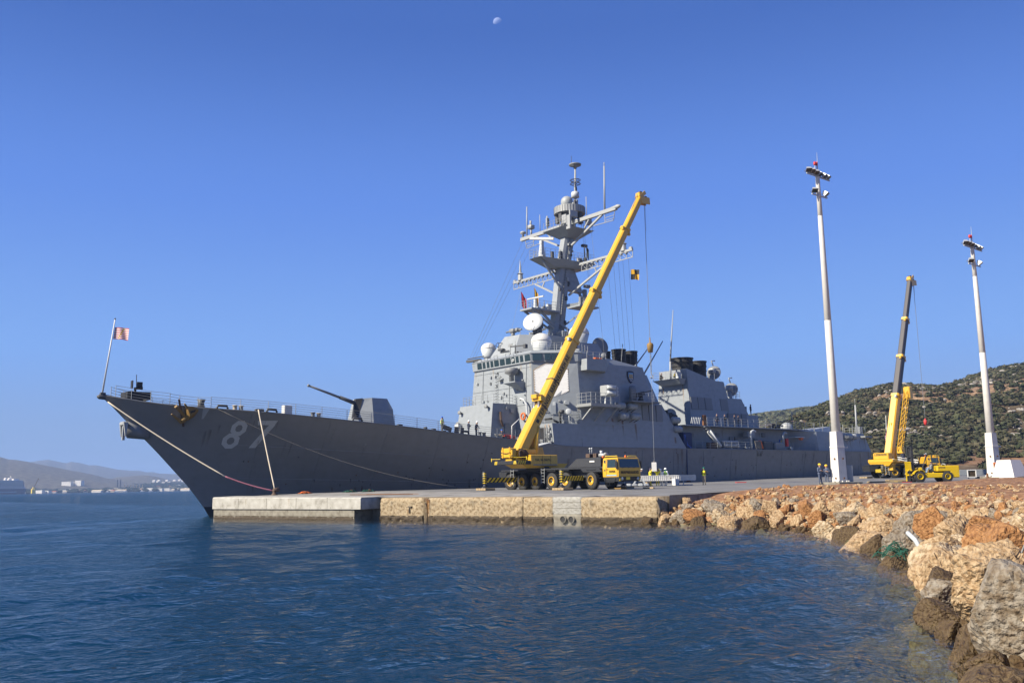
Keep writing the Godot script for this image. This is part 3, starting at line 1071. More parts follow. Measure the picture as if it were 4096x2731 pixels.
func cruise_ship() -> void:
	var t := thing("cruise_ship", "large dark blue and white cruise ship moored across the bay", "ship", V(381, 0, -2030), deg_to_rad(36.0))
	var st := nst()
	loft(st, [V(-150, -2, -13), V(20, -2, -13), V(33, -2, 0), V(20, -2, 13), V(-150, -2, 13)], [V(-150, 11, -15), V(24, 11, -15), V(38, 12, 0), V(24, 11, 15), V(-150, 11, 15)])
	obj("hull", st, M.navy_blue, t)
	st = nst()
	loft(st, [V(-150, 11, -14), V(21, 11, -14), V(30, 11, 0), V(21, 11, 14), V(-150, 11, 14)], [V(-150, 28, -13), V(14, 28, -13), V(20, 28, 0), V(14, 28, 13), V(-150, 28, 13)])
	obj("superstructure", st, M.town_white, t)
	for k in 6:
		st = nst()
		box(st, V(-66, 13.2 + k * 2.5, 13.6), V(166, 1.1, 1.2))
		obj("balcony_row", st, M.mid_grey, t)
	for x in [-8.0, -18.0]:
		st = nst(true)
		lathe(st, V(x, 28, 0), Vector3.UP, [Vector2(3.0, 0), Vector2(3.6, 2.2), Vector2(2.6, 4.6), Vector2(0, 5.6)], 12)
		obj("radome", st, M.town_white, t)
	st = nst(); bar(st, V(-4, 28, 0), V(-5, 37, 0), 1.0, 1.5); bar(st, V(-5, 33, -4), V(-5, 33, 4), 0.5, 0.5)
	obj("mast", st, M.town_white, t)
	st = nst(); bbox(st, V(0, 29.5, 0), V(14, 3, 20), 0.4)
	obj("bridge_deck", st, M.town_white, t)
	st = nst()
	for k in 22:
		box(st, V(-58 + k * 2.6, 4.5, 14.4), V(1.6, 1.2 + (k % 3) * 0.9, 0.3))
	obj("hull_script", st, M.light_blue, t)

func right_hill() -> void:
	# one height field from the foot of the slope behind the quay to its ridge
	var foot := [V(120, 2.2, -60), V(134, 3.0, -40), V(146, 3.4, -28), V(158, 3.6, -16), V(170, 3.6, -4), V(184, 3.6, 8), V(200, 3.6, 26), V(230, 3.6, 60)]
	var crest := [V(352, 32, -142), V(358, 36, -138), V(363, 38, -134), V(366, 40, -131), V(369, 41, -129), V(374, 43, -124), V(379, 44.5, -121), V(384, 44, -117), V(391, 43, -110), V(395, 43, -107), V(401, 45, -103), V(406, 47, -98), V(411, 49, -94), V(419, 52, -88), V(426, 53, -82), V(444, 56, -67), V(471, 58, -44), V(500, 60, 0)]
	var pre := [V(335, 5, -185), V(341, 12, -170), V(346, 22, -155)]
	crest = pre + crest
	var n := FastNoiseLite.new()
	n.seed = 31
	n.frequency = 0.016
	n.fractal_octaves = 5
	var rock := FastNoiseLite.new()
	rock.seed = 32
	rock.frequency = 0.03
	rock.fractal_octaves = 4
	var st := nst(true)
	var cols := 120
	var rows := 60
	var grid := []
	var tint := []
	for i in cols + 1:
		var u := float(i) / cols
		var fa := u * (foot.size() - 1)
		var fp: Vector3 = foot[int(minf(fa, foot.size() - 2))].lerp(foot[int(minf(fa, foot.size() - 2)) + 1], fa - int(minf(fa, foot.size() - 2)))
		var ca := u * (crest.size() - 1)
		var cp: Vector3 = crest[int(minf(ca, crest.size() - 2))].lerp(crest[int(minf(ca, crest.size() - 2)) + 1], ca - int(minf(ca, crest.size() - 2)))
		var row := []
		var tr := []
		for j in rows + 8:
			var v := float(j) / rows
			var p := fp.lerp(cp, v)
			if v <= 1.0:
				var prof := 0.70 * v + 0.30 * (1.0 - pow(1.0 - v, 2.0))
				# a road cut across the slope on the right
				var cut := clampf((u - 0.42) * 5.0, 0.0, 1.0)
				prof += cut * 0.035 * (smoothstep(0.55, 0.58, v) - smoothstep(0.60, 0.68, v))
				p.y = lerpf(fp.y, cp.y, prof) + n.get_noise_2d(p.x, p.z) * 5.0 * sin(clampf(v, 0, 1) * PI) + rock.get_noise_2d(p.x * 3.0, p.z * 3.0) * 0.9 * clampf(v * 4.0, 0, 1)
			else:
				p.y = cp.y - (v - 1.0) * 40.0
			row.append(p)
			var r := rock.get_noise_2d(p.x, p.z)
			var c := Color(0.170, 0.125, 0.078).lerp(Color(0.11, 0.09, 0.05), clampf(r * 2.0 + 0.5, 0.0, 1.0))
			var bare := clampf((u - 0.36) * 8.0, 0.0, 1.0) * smoothstep(0.50, 0.56, v + r * 0.05) * (1.0 - smoothstep(0.64, 0.69, v + r * 0.08))
			c = c.lerp(Color(0.42, 0.30, 0.19), bare * 0.85)
			if v > 0.86 and u < 0.55 and r > 0.05:
				c = c.lerp(Color(0.38, 0.28, 0.18), 0.6)
			if v < 0.07:
				c = c.lerp(Color(0.34, 0.20, 0.11), 0.8 * smoothstep(0.02, 0.04, v + r * 0.03))
			tr.append(c)
		grid.append(row)
		tint.append(tr)
	for i in cols:
		for j in rows + 7:
			for e in [[i, j], [i, j + 1], [i + 1, j + 1], [i, j], [i + 1, j + 1], [i + 1, j]]:
				st.set_color(tint[e[0]][e[1]])
				st.add_vertex(grid[e[0]][e[1]])
	var hill := obj("hill", st, M.hill_soil)
	structure(hill, "steep scrub-covered limestone hill behind the quay with a bare road cut")
	# flat shore between the quay and the foot of the hill
	st = nst(true)
	quad(st, V(90, 1.6, -140), V(330, 1.6, -230), V(420, 1.6, 150), V(95, 1.6, 150))
	structure(obj("ground", st, M.hill_soil if false else M.red_soil), "dusty ground at the foot of the hill beyond the quay")
	# far ridge with villas
	var fr := [V(620, 30, -560), V(671, 50, -502), V(709, 57, -471), V(728, 61, -455), V(739, 63, -445), V(747, 64, -439), V(766, 67, -423), V(773, 68, -418), V(784, 68, -409), V(794, 68, -400), V(808, 66, -389), V(827, 65, -373), V(900, 64, -320)]
	var far_ridge := ridge_hill("hill", "distant green ridge dotted with white villas right of the warship", fr, 420.0, M.hill_scrub if M.has("hill_scrub") else mt("hill_scrub", 0.10, 0.085, 0.05, 1.0, 0.0, T.soil, V(0.02, 0.02, 0.02)), 7.0)
	# scrub and pale outcrops on both slopes
	var bushes := [bush_mesh(11), bush_mesh(12), bush_mesh(13)]
	var lists := [[], [], []]
	var colours := [[], [], []]
	var stones := []
	var tries := 0
	while tries < 15500:
		tries += 1
		var fi := rng.randf() * cols
		var fj := pow(rng.randf(), 0.9) * rows
		var i := int(minf(fi, cols - 1))
		var j := int(fj)
		var p: Vector3 = grid[i][j].lerp(grid[i + 1][j], fi - i)
		var p2: Vector3 = grid[i][j + 1].lerp(grid[i + 1][j + 1], fi - i)
		p = p.lerp(p2, fj - j)
		var r := rock.get_noise_2d(p.x, p.z)
		var v := fj / rows
		var u := fi / cols
		var bare := u > 0.40 and v > 0.53 and v < 0.66
		if rng.randf() < (0.90 if bare else clampf(0.48 + r * 1.8, 0.12, 0.9)):
			if rng.randf() < (0.06 if bare else 0.5) and v > 0.12:
				var s := rng.randf_range(0.3, 1.0) * (1.5 if v > 0.7 else 1.0)
				stones.append(Transform3D(Basis.from_euler(V(rng.randf() * 6.0, rng.randf() * 6.0, 0)).scaled(V(s * 1.5, s * 0.8, s)), p + V(0, s * 0.2, 0)))
			continue
		if v < 0.03 and rng.randf() < 0.6:
			continue
		var s := rng.randf_range(0.7, 1.7) * (1.25 if rng.randf() < 0.2 else 1.0)
		var k := rng.randi() % 3
		lists[k].append(Transform3D(Basis(Vector3.UP, rng.randf() * TAU).scaled(V(s * 1.25, s * rng.randf_range(0.7, 1.1), s * 1.25)), p + V(0, s * 0.25, 0)))
		colours[k].append(Color(0.030, 0.040, 0.014).lerp(Color(0.066, 0.064, 0.028), rng.randf()).lerp(Color(0.11, 0.085, 0.05), 0.5 if rng.randf() < 0.2 else 0.0))
	for i in 2600:
		var k := rng.randi() % 3
		var a := rng.randf() * (fr.size() - 1.001)
		var c: Vector3 = fr[int(a)].lerp(fr[int(a) + 1], a - int(a))
		var away := (Vector2(c.x, c.z) - Vector2(-24.7, 91.1)).normalized()
		var f := sqrt(rng.randf())
		var p := Vector2(c.x, c.z) - away * 420.0 * (1.0 - f)
		var y := c.y * pow(sin(f * PI * 0.5), 1.25)
		var s := rng.randf_range(1.8, 4.2)
		lists[k].append(Transform3D(Basis(Vector3.UP, rng.randf() * TAU).scaled(V(s * 1.3, s * 0.9, s * 1.3)), V(p.x, y + 0.5, p.y)))
		colours[k].append(Color(0.055, 0.07, 0.03).lerp(Color(0.10, 0.095, 0.05), rng.randf()))
	for k in 3:
		var mm := MultiMesh.new()
		mm.transform_format = MultiMesh.TRANSFORM_3D
		mm.use_colors = true
		mm.mesh = bushes[k]
		mm.instance_count = lists[k].size()
		for i in lists[k].size():
			mm.set_instance_transform(i, lists[k][i])
			mm.set_instance_color(i, colours[k][i])
		var mi := MultiMeshInstance3D.new()
		mi.name = "hill_scrub"
		mi.multimesh = mm
		add_child(mi, true)
		tag(mi, "low dark green scrub covering the hillsides behind the quay", "", "", "stuff")
	var sm := MultiMesh.new()
	sm.transform_format = MultiMesh.TRANSFORM_3D
	sm.mesh = rock_mesh(420, 5, 9)
	sm.mesh.surface_set_material(0, mt("outcrop", 0.27, 0.25, 0.22, 0.95))
	sm.instance_count = stones.size()
	for i in stones.size():
		sm.set_instance_transform(i, stones[i])
	var si := MultiMeshInstance3D.new()
	si.name = "hill_stones"
	si.multimesh = sm
	add_child(si)
	tag(si, "pale limestone outcrops scattered over the hillside scrub", "", "", "stuff")
	# buildings on the slopes
	var villa := house_mesh(9, 7, 3.6, 0)
	var spots := [V(728, 60, -429), V(732, 59, -426), V(733, 60, -425), V(739, 57, -420), V(739, 58, -420), V(751, 58, -410), V(755, 64, -407), V(748, 63, -412), V(725, 59, -431), V(739, 52, -420), V(744, 60, -416), V(720, 58, -436)]
	for i in spots.size():
		house("villa", "small white villa among trees on the distant ridge", "house", "villas on the distant ridge", villa, spots[i], -0.6 + 0.1 * (i % 4), M.town_tan if i in [3, 9] else M.town_white, M.town_white)
	var tan := thing("tan_house", "small pale yellow house with a lean-to roof on the hillside above the road cut", "house", V(302, 27.6, -73), -0.55)
	var hm := house_mesh(5.0, 4.5, 2.5, 0)
	place("wall", hm[0], tan, Transform3D(), M.town_tan)
	place("roof", hm[1], tan, Transform3D(), M.town_tan)
	tag(place("window_row", hm[2], tan, Transform3D(), M.dark_grey), "", "", "", "stuff")
	st = nst(); loft(st, [V(-2.4, 2.4, -2.2), V(-2.4, 2.4, 2.4), V(-10, 1.5, 2.4), V(-10, 1.5, -2.2)], [V(-2.4, 2.6, -2.2), V(-2.4, 2.6, 2.4), V(-10, 1.7, 2.4), V(-10, 1.7, -2.2)])
	obj("lean_to_roof", st, M.town_tan, tan)
	var rl := ["low shed with a long red roof on the hillside, nearer the yellow house", "low shed with a long red roof higher on the hillside, behind the right light mast"]
	for k in 2:
		var rs := thing("red_roofed_shed", rl[k], "shed", [V(317, 30.2, -67.5), V(331, 32.6, -63)][k], -0.7)
		var L := 8.0 if k == 0 else 15.0
		st = nst(); box(st, V(0, 0.7, 0), V(L, 1.4, 3)); obj("wall", st, M.town_tan, rs)
		st = nst(); loft(st, [V(-L * 0.52, 1.4, -1.9), V(-L * 0.52, 1.4, 1.9), V(-L * 0.52, 2.2, -1.0)], [V(L * 0.52, 1.4, -1.9), V(L * 0.52, 1.4, 1.9), V(L * 0.52, 2.2, -1.0)]); obj("roof", st, M.roof_red, rs)
	var ul := ["wooden power pole at the foot of the hill, left of the right light mast", "shorter thin power pole at the foot of the hill behind the forklift"]
	for k in 2:
		var up := thing("utility_pole", ul[k], "pole", [V(203, 4.0, -12.5), V(203, 4.2, -18.5)][k])
		st = nst(true); tube(st, V(0, -0.5, 0), V(0, 6.2 - 2.2 * k, 0), 0.16, 0.11, 8); obj("post", st, M.town_tan, up)
		st = nst(); bar(st, V(-0.1, 5.6 - 2.2 * k, -0.7), V(-0.1, 5.6 - 2.2 * k, 0.7), 0.1, 0.12); obj("crossarm", st, M.timber, up)
	var an := thing("lattice_antenna", "thin antenna mast standing on the hill's left shoulder", "antenna", V(368.8, 40.2, -128.9))
	st = nst(); tube(st, V(0, 0, 0), V(0, 4.6, 0), 0.09, 0.04); tube(st, V(-0.3, 2.2, 0), V(0.3, 2.2, 0), 0.05); obj("post", st, M.rail_grey, an)
	st = nst(); box(st, V(0, 0.4, 0), V(0.7, 0.8, 0.7)); obj("equipment_box", st, M.rail_grey, an)
# ------------------------------------------------------------------ the warship
const SHEER := [Vector2(-0.3, 11.6), Vector2(4, 10.85), Vector2(8, 10.45), Vector2(13, 10.12), Vector2(18, 9.7), Vector2(22, 9.35), Vector2(26, 9.02), Vector2(31, 8.55), Vector2(36, 8.08), Vector2(42.5, 7.62), Vector2(50, 7.0), Vector2(54, 6.9), Vector2(125, 6.9)]
const STEM := [Vector2(-3, 12.4), Vector2(0.17, 10.47), Vector2(1.04, 9.93), Vector2(2.9, 8.43), Vector2(4.46, 6.95), Vector2(6, 5.5), Vector2(7.5, 4.0), Vector2(9.26, 2.18), Vector2(10.85, 0.6), Vector2(11.7, -0.4)]
const DECK_B := [Vector2(0, 0.12), Vector2(1, 0.9), Vector2(4, 2.4), Vector2(8, 4.2), Vector2(13, 6.2), Vector2(18, 7.5), Vector2(22, 8.3), Vector2(26, 9), Vector2(34, 9.7), Vector2(42, 10.1), Vector2(50, 10.2), Vector2(100, 10.1), Vector2(122, 9.3)]
const WATER_B := [Vector2(0, 0.05), Vector2(4, 0.7), Vector2(9, 1.8), Vector2(15, 3.4), Vector2(22, 5.3), Vector2(30, 7.2), Vector2(40, 8.8), Vector2(50, 9.6), Vector2(60, 9.8), Vector2(110, 8.8)]

func sheer(s: float) -> float:
	return lerp_table(SHEER, s)

func half(s: float, h: float) -> float:
	var v := clampf(h / sheer(s), 0.0, 1.0)
	var d := maxf(0.0, s - lerp_table(STEM, h))
	return lerpf(lerp_table(WATER_B, d), lerp_table(DECK_B, d), pow(v, 1.5))

func edge(s: float, lift := 0.0, inset := 0.12, side := 1.0) -> Vector3:
	var h := sheer(s)
	return V(s, h + lift, (half(s, h) - inset) * side)

func hull_grid(st: SurfaceTool, v0: float, v1: float, nv: int, out := 0.0, both := true) -> void:
	var us := []
	for i in 71:
		us.append(pow(float(i) / 70.0, 1.7))
	var rows := []
	for j in nv + 1:
		var v := lerpf(v0, v1, float(j) / nv)
		var row := []
		for u in us:
			var s := 0.0
			var h := v * 7.0
			for k in 6:
				var s0 := lerp_table(STEM, h)
				s = s0 + (121.3 + 0.6 * (1.0 - v) - s0) * u
				h = v * sheer(s)
			row.append(V(s, h, half(s, h) + out))
		rows.append(row)
	for side in [1.0, -1.0]:
		var f := V(1, 1, side)
		for j in nv:
			for i in us.size() - 1:
				quad(st, rows[j][i] * f, rows[j + 1][i] * f, rows[j + 1][i + 1] * f, rows[j][i + 1] * f)
		if not both:
			break

# a railing: wires as one part, every stanchion a piece of its own
func rail(parent: Node3D, pts: Array, h := 1.05, lines := 3, gap := 1.6, sub := true, r := 0.03, m: Material = null) -> void:
	if m == null:
		m = M.rail_grey
	var st := nst()
	for k in lines:
		var y := h * (1.0 - float(k) / lines)
		for i in pts.size() - 1:
			tube(st, pts[i] + V(0, y, 0), pts[i + 1] + V(0, y, 0), r * 0.62, -1.0, 4)
	var posts := nst()
	var o: MeshInstance3D = null
	if sub:
		o = obj("railing", st, M.wire_grey if m == M.rail_grey and lines > 3 else m, parent)
	var pst := nst()
	tube(pst, Vector3.ZERO, V(0, h + 0.03, 0), r, -1.0, 5)
	var pm := mesh_of(pst)
	pm.surface_set_material(0, m)
	for i in pts.size() - 1:
		var n := maxi(1, int(round(pts[i].distance_to(pts[i + 1]) / gap)))
		for k in n + (1 if i == pts.size() - 2 else 0):
			var p: Vector3 = pts[i].lerp(pts[i + 1], float(k) / n)
			if sub:
				place("stanchion", pm, o, Transform3D(Basis(), p))
			else:
				tube(st, p, p + V(0, h, 0), r, -1.0, 4)
	if not sub:
		obj("railing", st, m, parent)

func ladder(st: SurfaceTool, a: Vector3, b: Vector3, across: Vector3, w := 0.45, n := 8, r := 0.025) -> void:
	tube(st, a - across * w * 0.5, b - across * w * 0.5, r, -1, 4)
	tube(st, a + across * w * 0.5, b + across * w * 0.5, r, -1, 4)
	for i in n:
		var p := a.lerp(b, (i + 0.5) / n)
		tube(st, p - across * w * 0.5, p + across * w * 0.5, r * 0.8, -1, 4)

func build_ship() -> void:
	ship = thing("warship", "long grey warship with a tall raked mast, moored bow left along the quay", "warship")
	ship_hull()
	ship_foredeck()
	ship_house()
	ship_mast()
	ship_aft()
	ship_flags()
	ship_wear()

func ship_hull() -> void:
	var st := nst(true)
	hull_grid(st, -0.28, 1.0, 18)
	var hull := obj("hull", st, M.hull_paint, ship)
	st = nst(true)
	hull_grid(st, -0.1, 0.085, 3, 0.015)
	obj("boot_stripe", st, M.boot_black, hull)
	st = nst()
	var a := V(121.3, 6.9, half(121.3, 6.9)); var b := V(122.06, -1.9, half(122.0, -0.5))
	quad(st, a, b, b * V(1, 1, -1), a * V(1, 1, -1))
	obj("transom", st, M.hull_paint, hull)
	# main deck
	st = nst()
	for i in 60:
		var s0 := -0.2 + 121.5 * pow(i / 60.0, 1.4)
		var s1 := -0.2 + 121.5 * pow((i + 1) / 60.0, 1.4)
		var p := edge(s0, -0.06, 0.0); var q := edge(s1, -0.06, 0.0)
		quad(st, p, q, V(s1, q.y + 0.03, 0), V(s0, p.y + 0.03, 0))
		quad(st, V(s0, p.y + 0.03, 0), V(s1, q.y + 0.03, 0), q * V(1, 1, -1), p * V(1, 1, -1))
	obj("main_deck", st, M.deck_paint, ship)
	# knuckle strake along the deck edge
	st = nst()
	for i in 80:
		var s0 := 0.2 + 121.0 * i / 80.0
		var s1 := 0.2 + 121.0 * (i + 1) / 80.0
		bar(st, edge(s0, 0.0, -0.03), edge(s1, 0.0, -0.03), 0.07, 0.10)
	obj("deck_edge", st, M.hull_paint, hull)
	# hull number
	var on := func(s: float, h: float) -> Vector3: return V(s, h, half(s, h) + 0.035)
	st = nst()
	for q in [[11.83, 8.52, 0.70, 0.72, 0.30, 0.33], [11.42, 7.32, 0.76, 0.74, 0.33, 0.34]]:
		for i in 8:
			var c := []
			for e in [[i, 1.0], [i + 1, 1.0], [i + 1, 0.0], [i, 0.0]]:
				var th: float = TAU * (e[0] + 0.5) / 8.0
				var rx: float = q[2] if e[1] > 0.5 else q[4]
				var ry: float = q[3] if e[1] > 0.5 else q[5]
				c.append(on.call(q[0] + cos(th) * rx * 1.06, q[1] + sin(th) * ry * 1.06))
			quad(st, c[0], c[1], c[2], c[3])
	obj("number_eight", st, M.number_grey, hull)
	st = nst()
	for k in 6:
		var f0 := k / 6.0
		var f1 := (k + 1) / 6.0
		quad(st, on.call(lerpf(13.28, 15.07, f0), 9.26), on.call(lerpf(13.28, 15.07, f1), 9.26), on.call(lerpf(13.42, 14.92, f1), 8.84), on.call(lerpf(13.42, 14.92, f0), 8.84))
		quad(st, on.call(lerpf(14.42, 13.22, f0), lerpf(8.845, 6.64, f0)), on.call(lerpf(14.98, 13.85, f0), lerpf(8.845, 6.64, f0)), on.call(lerpf(14.98, 13.85, f1), lerpf(8.845, 6.64, f1)), on.call(lerpf(14.42, 13.22, f1), lerpf(8.845, 6.64, f1)))
	obj("number_seven", st, M.number_grey, hull)
	# side openings, scuttles and dents
	for k in 46:
		var s := rng.randf_range(12.0, 100.0)
		var h := rng.randf_range(3.0, 6.4) if s > 20.0 else rng.randf_range(2.5, 6.0)
		st = nst(true)
		lathe(st, V(s, h, half(s, h) - 0.05), V(0, 0, 1), [Vector2(0.06, 0), Vector2(0.07, 0.085), Vector2(0.0, 0.09)], 8)
		obj("side_scuttle", st, M.black if k % 3 else M.rust, hull)
	# rust and wear that runs down the side
	for q in [[70.6, 6.2, 0.5, 2.6, 0.6], [71.4, 6.8, 0.7, 3.2, 0.5], [62.4, 6.5, 0.3, 1.8, 0.4], [37.5, 3.2, 0.6, 1.5, 0.35], [22.4, 2.6, 0.3, 1.0, 0.5], [24.8, 2.5, 0.4, 0.9, 0.5], [25.5, 2.7, 0.25, 0.8, 0.6], [36.2, 2.4, 0.2, 0.6, 0.5], [104.0, 5.5, 0.25, 2.5, 0.5], [108.5, 5.6, 0.3, 3.0, 0.5], [112.0, 5.4, 0.25, 2.0, 0.45], [117.5, 6.6, 0.5, 3.0, 0.55], [120.3, 6.8, 0.5, 3.5, 0.6], [90.5, 4.2, 0.2, 1.6, 0.5], [97.0, 5.2, 0.2, 2.4, 0.4], [14.5, 2.9, 0.3, 0.8, 0.5], [84.0, 6.4, 0.2, 1.8, 0.35]]:
		streak(hull, V(q[0], q[1], half(q[0], q[1]) + 0.03), V(1, 0, 0), V(0, -1, -0.02), q[2], q[3], Color(0.20, 0.10, 0.035, q[4]))
	for q in [[13.0, 9.3], [15.1, 9.2]]:
		streak(hull, V(q[0], q[1], half(q[0], q[1]) + 0.06), V(1, 0, 0), V(-0.1, -1, -0.45), 0.10, 1.2, Color(0.22, 0.12, 0.06, 0.6))

func anchor_shape(st: SurfaceTool) -> void:
	# stockless anchor, shank up, crown at the bottom
	bar(st, V(0, 0, 0), V(0, 1.6, 0), 0.22, 0.22, V(0, 0, 1))
	bbox(st, V(0, -0.05, 0), V(1.0, 0.4, 0.5), 0.08)
	for s in [-1.0, 1.0]:
		loft(st, [V(s * 0.35, -0.1, -0.2), V(s * 0.62, -0.1, -0.2), V(s * 0.62, -0.1, 0.2), V(s * 0.35, -0.1, 0.2)], [V(s * 0.55, 1.25, -0.03), V(s * 0.66, 1.25, -0.03), V(s * 0.66, 1.25, 0.05), V(s * 0.55, 1.25, 0.05)])

func ship_foredeck() -> void:
	var st := nst(true)
	# stem anchor in its bolster
	var prof := [[2.15, 9.2, 0.3], [2.0, 8.7, 0.6], [2.15, 8.0, 0.66], [2.45, 7.6, 0.5]]
	for i in 3:
		var p: Array = prof[i]
		var q: Array = prof[i + 1]
		var lo := []
		var hi := []
		for e in [[p, lo], [q, hi]]:
			var d: Array = e[0]
			e[1].append(V(d[0], d[1], -d[2] * 0.6)); e[1].append(V(d[0], d[1], d[2] * 0.6)); e[1].append(V(4.2, d[1] - 0.1, d[2])); e[1].append(V(4.2, d[1] - 0.1, -d[2]))
		loft(st, lo, hi)
	obj("anchor_bolster", st, M.hull_paint, ship)
	st = nst(); anchor_shape(st)
	var an := obj("anchor", st, M.rail_grey, ship, V(1.95, 8.9, 0.15))
	an.rotation = V(0, PI * 0.5, PI)
	an.scale = V(1.15, 0.95, 1.0)
	tag(an, "pale anchor stowed on the stem")
	streak(ship, V(1.9, 7.8, 0.55), V(1, 0, 0), V(0.2, -1, 0), 0.3, 0.5, Color(0.3, 0.15, 0.06, 0.8))
	# port anchor, ochre, in its recess
	st = nst(); anchor_shape(st)
	var pa := obj("anchor", st, M.ochre, ship, V(6.9, 9.55, half(6.9, 9.55) + 0.25))
	pa.rotation = V(0.55, 0.15, 0.9)
	pa.scale = V(1.25, 1.1, 1.0)
	tag(pa, "ochre anchor housed below the port deck edge")
	st = nst(true)
	var c := V(7.6, 9.95, half(7.6, 9.95))
	st.set_smooth_group(-1)
	loft(st, [c + V(-0.95, 0.35, -0.25), c + V(0.85, 0.55, -0.2), c + V(0.7, 0.1, -0.2), c + V(-0.55, -0.75, -0.2)], [c + V(-0.85, 0.55, 0.42), c + V(0.55, 0.62, 0.40), c + V(0.3, 0.22, 0.32), c + V(-0.5, -0.35, 0.25)])
	obj("anchor_bill", st, M.ochre, ship)
	st = nst(); loft(st, [c + V(-0.55, 0.15, 0.30), c + V(0.0, 0.3, 0.38), c + V(-0.05, 0.1, 0.36), c + V(-0.45, -0.1, 0.3)], [c + V(-0.5, 0.12, 0.42), c + V(-0.05, 0.27, 0.44), c + V(-0.08, 0.12, 0.42), c + V(-0.42, -0.05, 0.40)]); obj("hawse_mouth", st, M.black, ship)
	st = nst(); bar(st, V(6.0, 11.2, 3.35), V(6.95, 8.7, half(6.95, 8.7) + 0.12), 0.16, 0.14)
	obj("anchor_fluke", st, M.brown_dark, ship)
	st = nst(); loft(st, [V(8.1, 10.45, half(8.1, 10.4) - 0.5), V(8.8, 10.45, half(8.8, 10.4) - 0.4), V(8.8, 10.45, half(8.8, 10.4) + 0.06), V(8.2, 10.45, half(8.1, 10.4) + 0.1)], [V(8.35, 9.4, half(8.3, 9.4) - 0.2), V(8.5, 9.4, half(8.5, 9.4) - 0.2), V(8.5, 9.4, half(8.5, 9.4)), V(8.35, 9.4, half(8.35, 9.4) + 0.02)])
	obj("recess_lip", st, M.rail_grey, ship)
	# jackstaff
	st = nst(true); tube(st, V(-0.1, 11.7, 0), V(0.72, 18.95, 0), 0.085, 0.055, 8)
	var js := obj("jackstaff", st, M.white_paint, ship)
	st = nst(true); lathe(st, V(0.72, 18.95, 0), V(0, 1, 0), [Vector2(0.05, 0), Vector2(0.09, 0.08), Vector2(0, 0.2)], 8); obj("truck_cap", st, M.dark_grey, js)
	st = nst(); bbox(st, V(-0.05, 11.7, 0), V(0.5, 0.3, 0.35), 0.04); obj("staff_step", st, M.dark_grey, js)
	st = nst(true)
	lathe(st, V(-0.55, 11.45, 0), V(1, -0.05, 0), [Vector2(0.1, 0), Vector2(0.24, 0.2), Vector2(0.26, 0.9), Vector2(0.2, 1.3)], 10)
	obj("bullnose", st, M.dark_grey, ship)
	# gun tub and machine gun
	st = nst()
	for q in [[2.0, 1.15, 4.0, 1.15], [2.0, -1.15, 4.0, -1.15], [1.95, -1.1, 1.95, 1.1], [4.05, -1.1, 4.05, 1.1]]:
		bar(st, V(q[0], 11.62, q[1]), V(q[2], 11.62, q[3]), 0.1, 0.72)
	obj("gun_tub", st, M.soot, ship)
	st = nst(true); tube(st, V(2.9, 11.1, 0), V(2.9, 12.5, 0), 0.12); obj("gun_pedestal", st, M.black, ship)
	st = nst(); box(st, V(2.55, 12.75, 0.1), V(0.08, 0.75, 0.55)); box(st, V(3.2, 12.7, 0.25), V(0.5, 0.6, 0.4)); tube(st, V(3.0, 12.75, 0), V(3.0, 13.75, -0.1), 0.035); bbox(st, V(3.3, 12.45, 0.0), V(0.6, 0.3, 0.3), 0.05)
	obj("machine_gun", st, M.black, ship)
	# lifelines round the foredeck
	for side in [1.0, -1.0]:
		var pts := []
		for s in [0.9, 2.2, 3.8, 5.4]:
			pts.append(edge(s, 0, 0.1, side))
		rail(ship, pts, 1.1, 4, 1.8)
		pts = []
		for s in [8.9, 11.5, 14.0, 16.6, 19.2, 21.8, 24.4, 27.0, 29.6, 32.2, 34.8, 37.4, 40.0, 42.6, 45.2, 47.8]:
			pts.append(edge(s, 0, 0.12, side))
		rail(ship, pts, 1.1, 5, 2.8)
		rail(ship, [edge(5.4, 0, 0.1, side), edge(6.4, 0.0, 0.7, side), edge(8.0, 0, 0.8, side), edge(8.9, 0, 0.12, side)], 1.05, 4, 1.5)
	# chocks, bitts and vents along the foredeck
	for q in [[11.2, 0.7], [11.75, 0.7], [18.6, 0.8], [19.2, 0.8], [38.0, 0.7], [38.6, 0.7], [40.4, 0.8], [41.0, 0.8]]:
		st = nst(true)
		var e := edge(q[0], 0.0, q[1])
		lathe(st, e, Vector3.UP, [Vector2(0.24, 0), Vector2(0.2, 0.1), Vector2(0.2, 0.42), Vector2(0.27, 0.46), Vector2(0.25, 0.54), Vector2(0, 0.55)], 10)
		obj("bitt", st, M.rope if int(q[0]) % 2 else M.mid_grey, ship)
	for s in [9.9, 14.3, 22.9, 35.6]:
		st = nst(true)
		var e := edge(s, 0.16, 0.12)
		path_tube(st, [e + V(-0.55, -0.12, 0), e + V(-0.45, 0.16, 0), e + V(0.45, 0.16, 0), e + V(0.55, -0.12, 0)], 0.11, 8)
		obj("mooring_chock", st, M.dark_grey, ship)
	for q in [[13.4, 0.35, 0.9], [27.9, 0.25, 0.6], [32.0, 0.25, 0.5], [33.3, 0.22, 0.5], [31.0, 0.35, 0.3]]:
		st = nst(); bbox(st, edge(q[0], q[1] * 0.5, 0.7), V(q[2], q[1], 0.4), 0.05); obj("deck_fitting", st, M.dark_grey, ship)
	st = nst(); bbox(st, V(16.6, 10.4, 4.6), V(0.9, 1.1, 0.7), 0.06); obj("vent_locker", st, M.white_paint, ship)
	st = nst(true); lathe(st, V(8.6, 10.5, 2.2), Vector3.UP, [Vector2(0.4, 0), Vector2(0.28, 0.5), Vector2(0.42, 0.9), Vector2(0, 0.95)], 12); obj("capstan", st, M.dark_grey, ship)
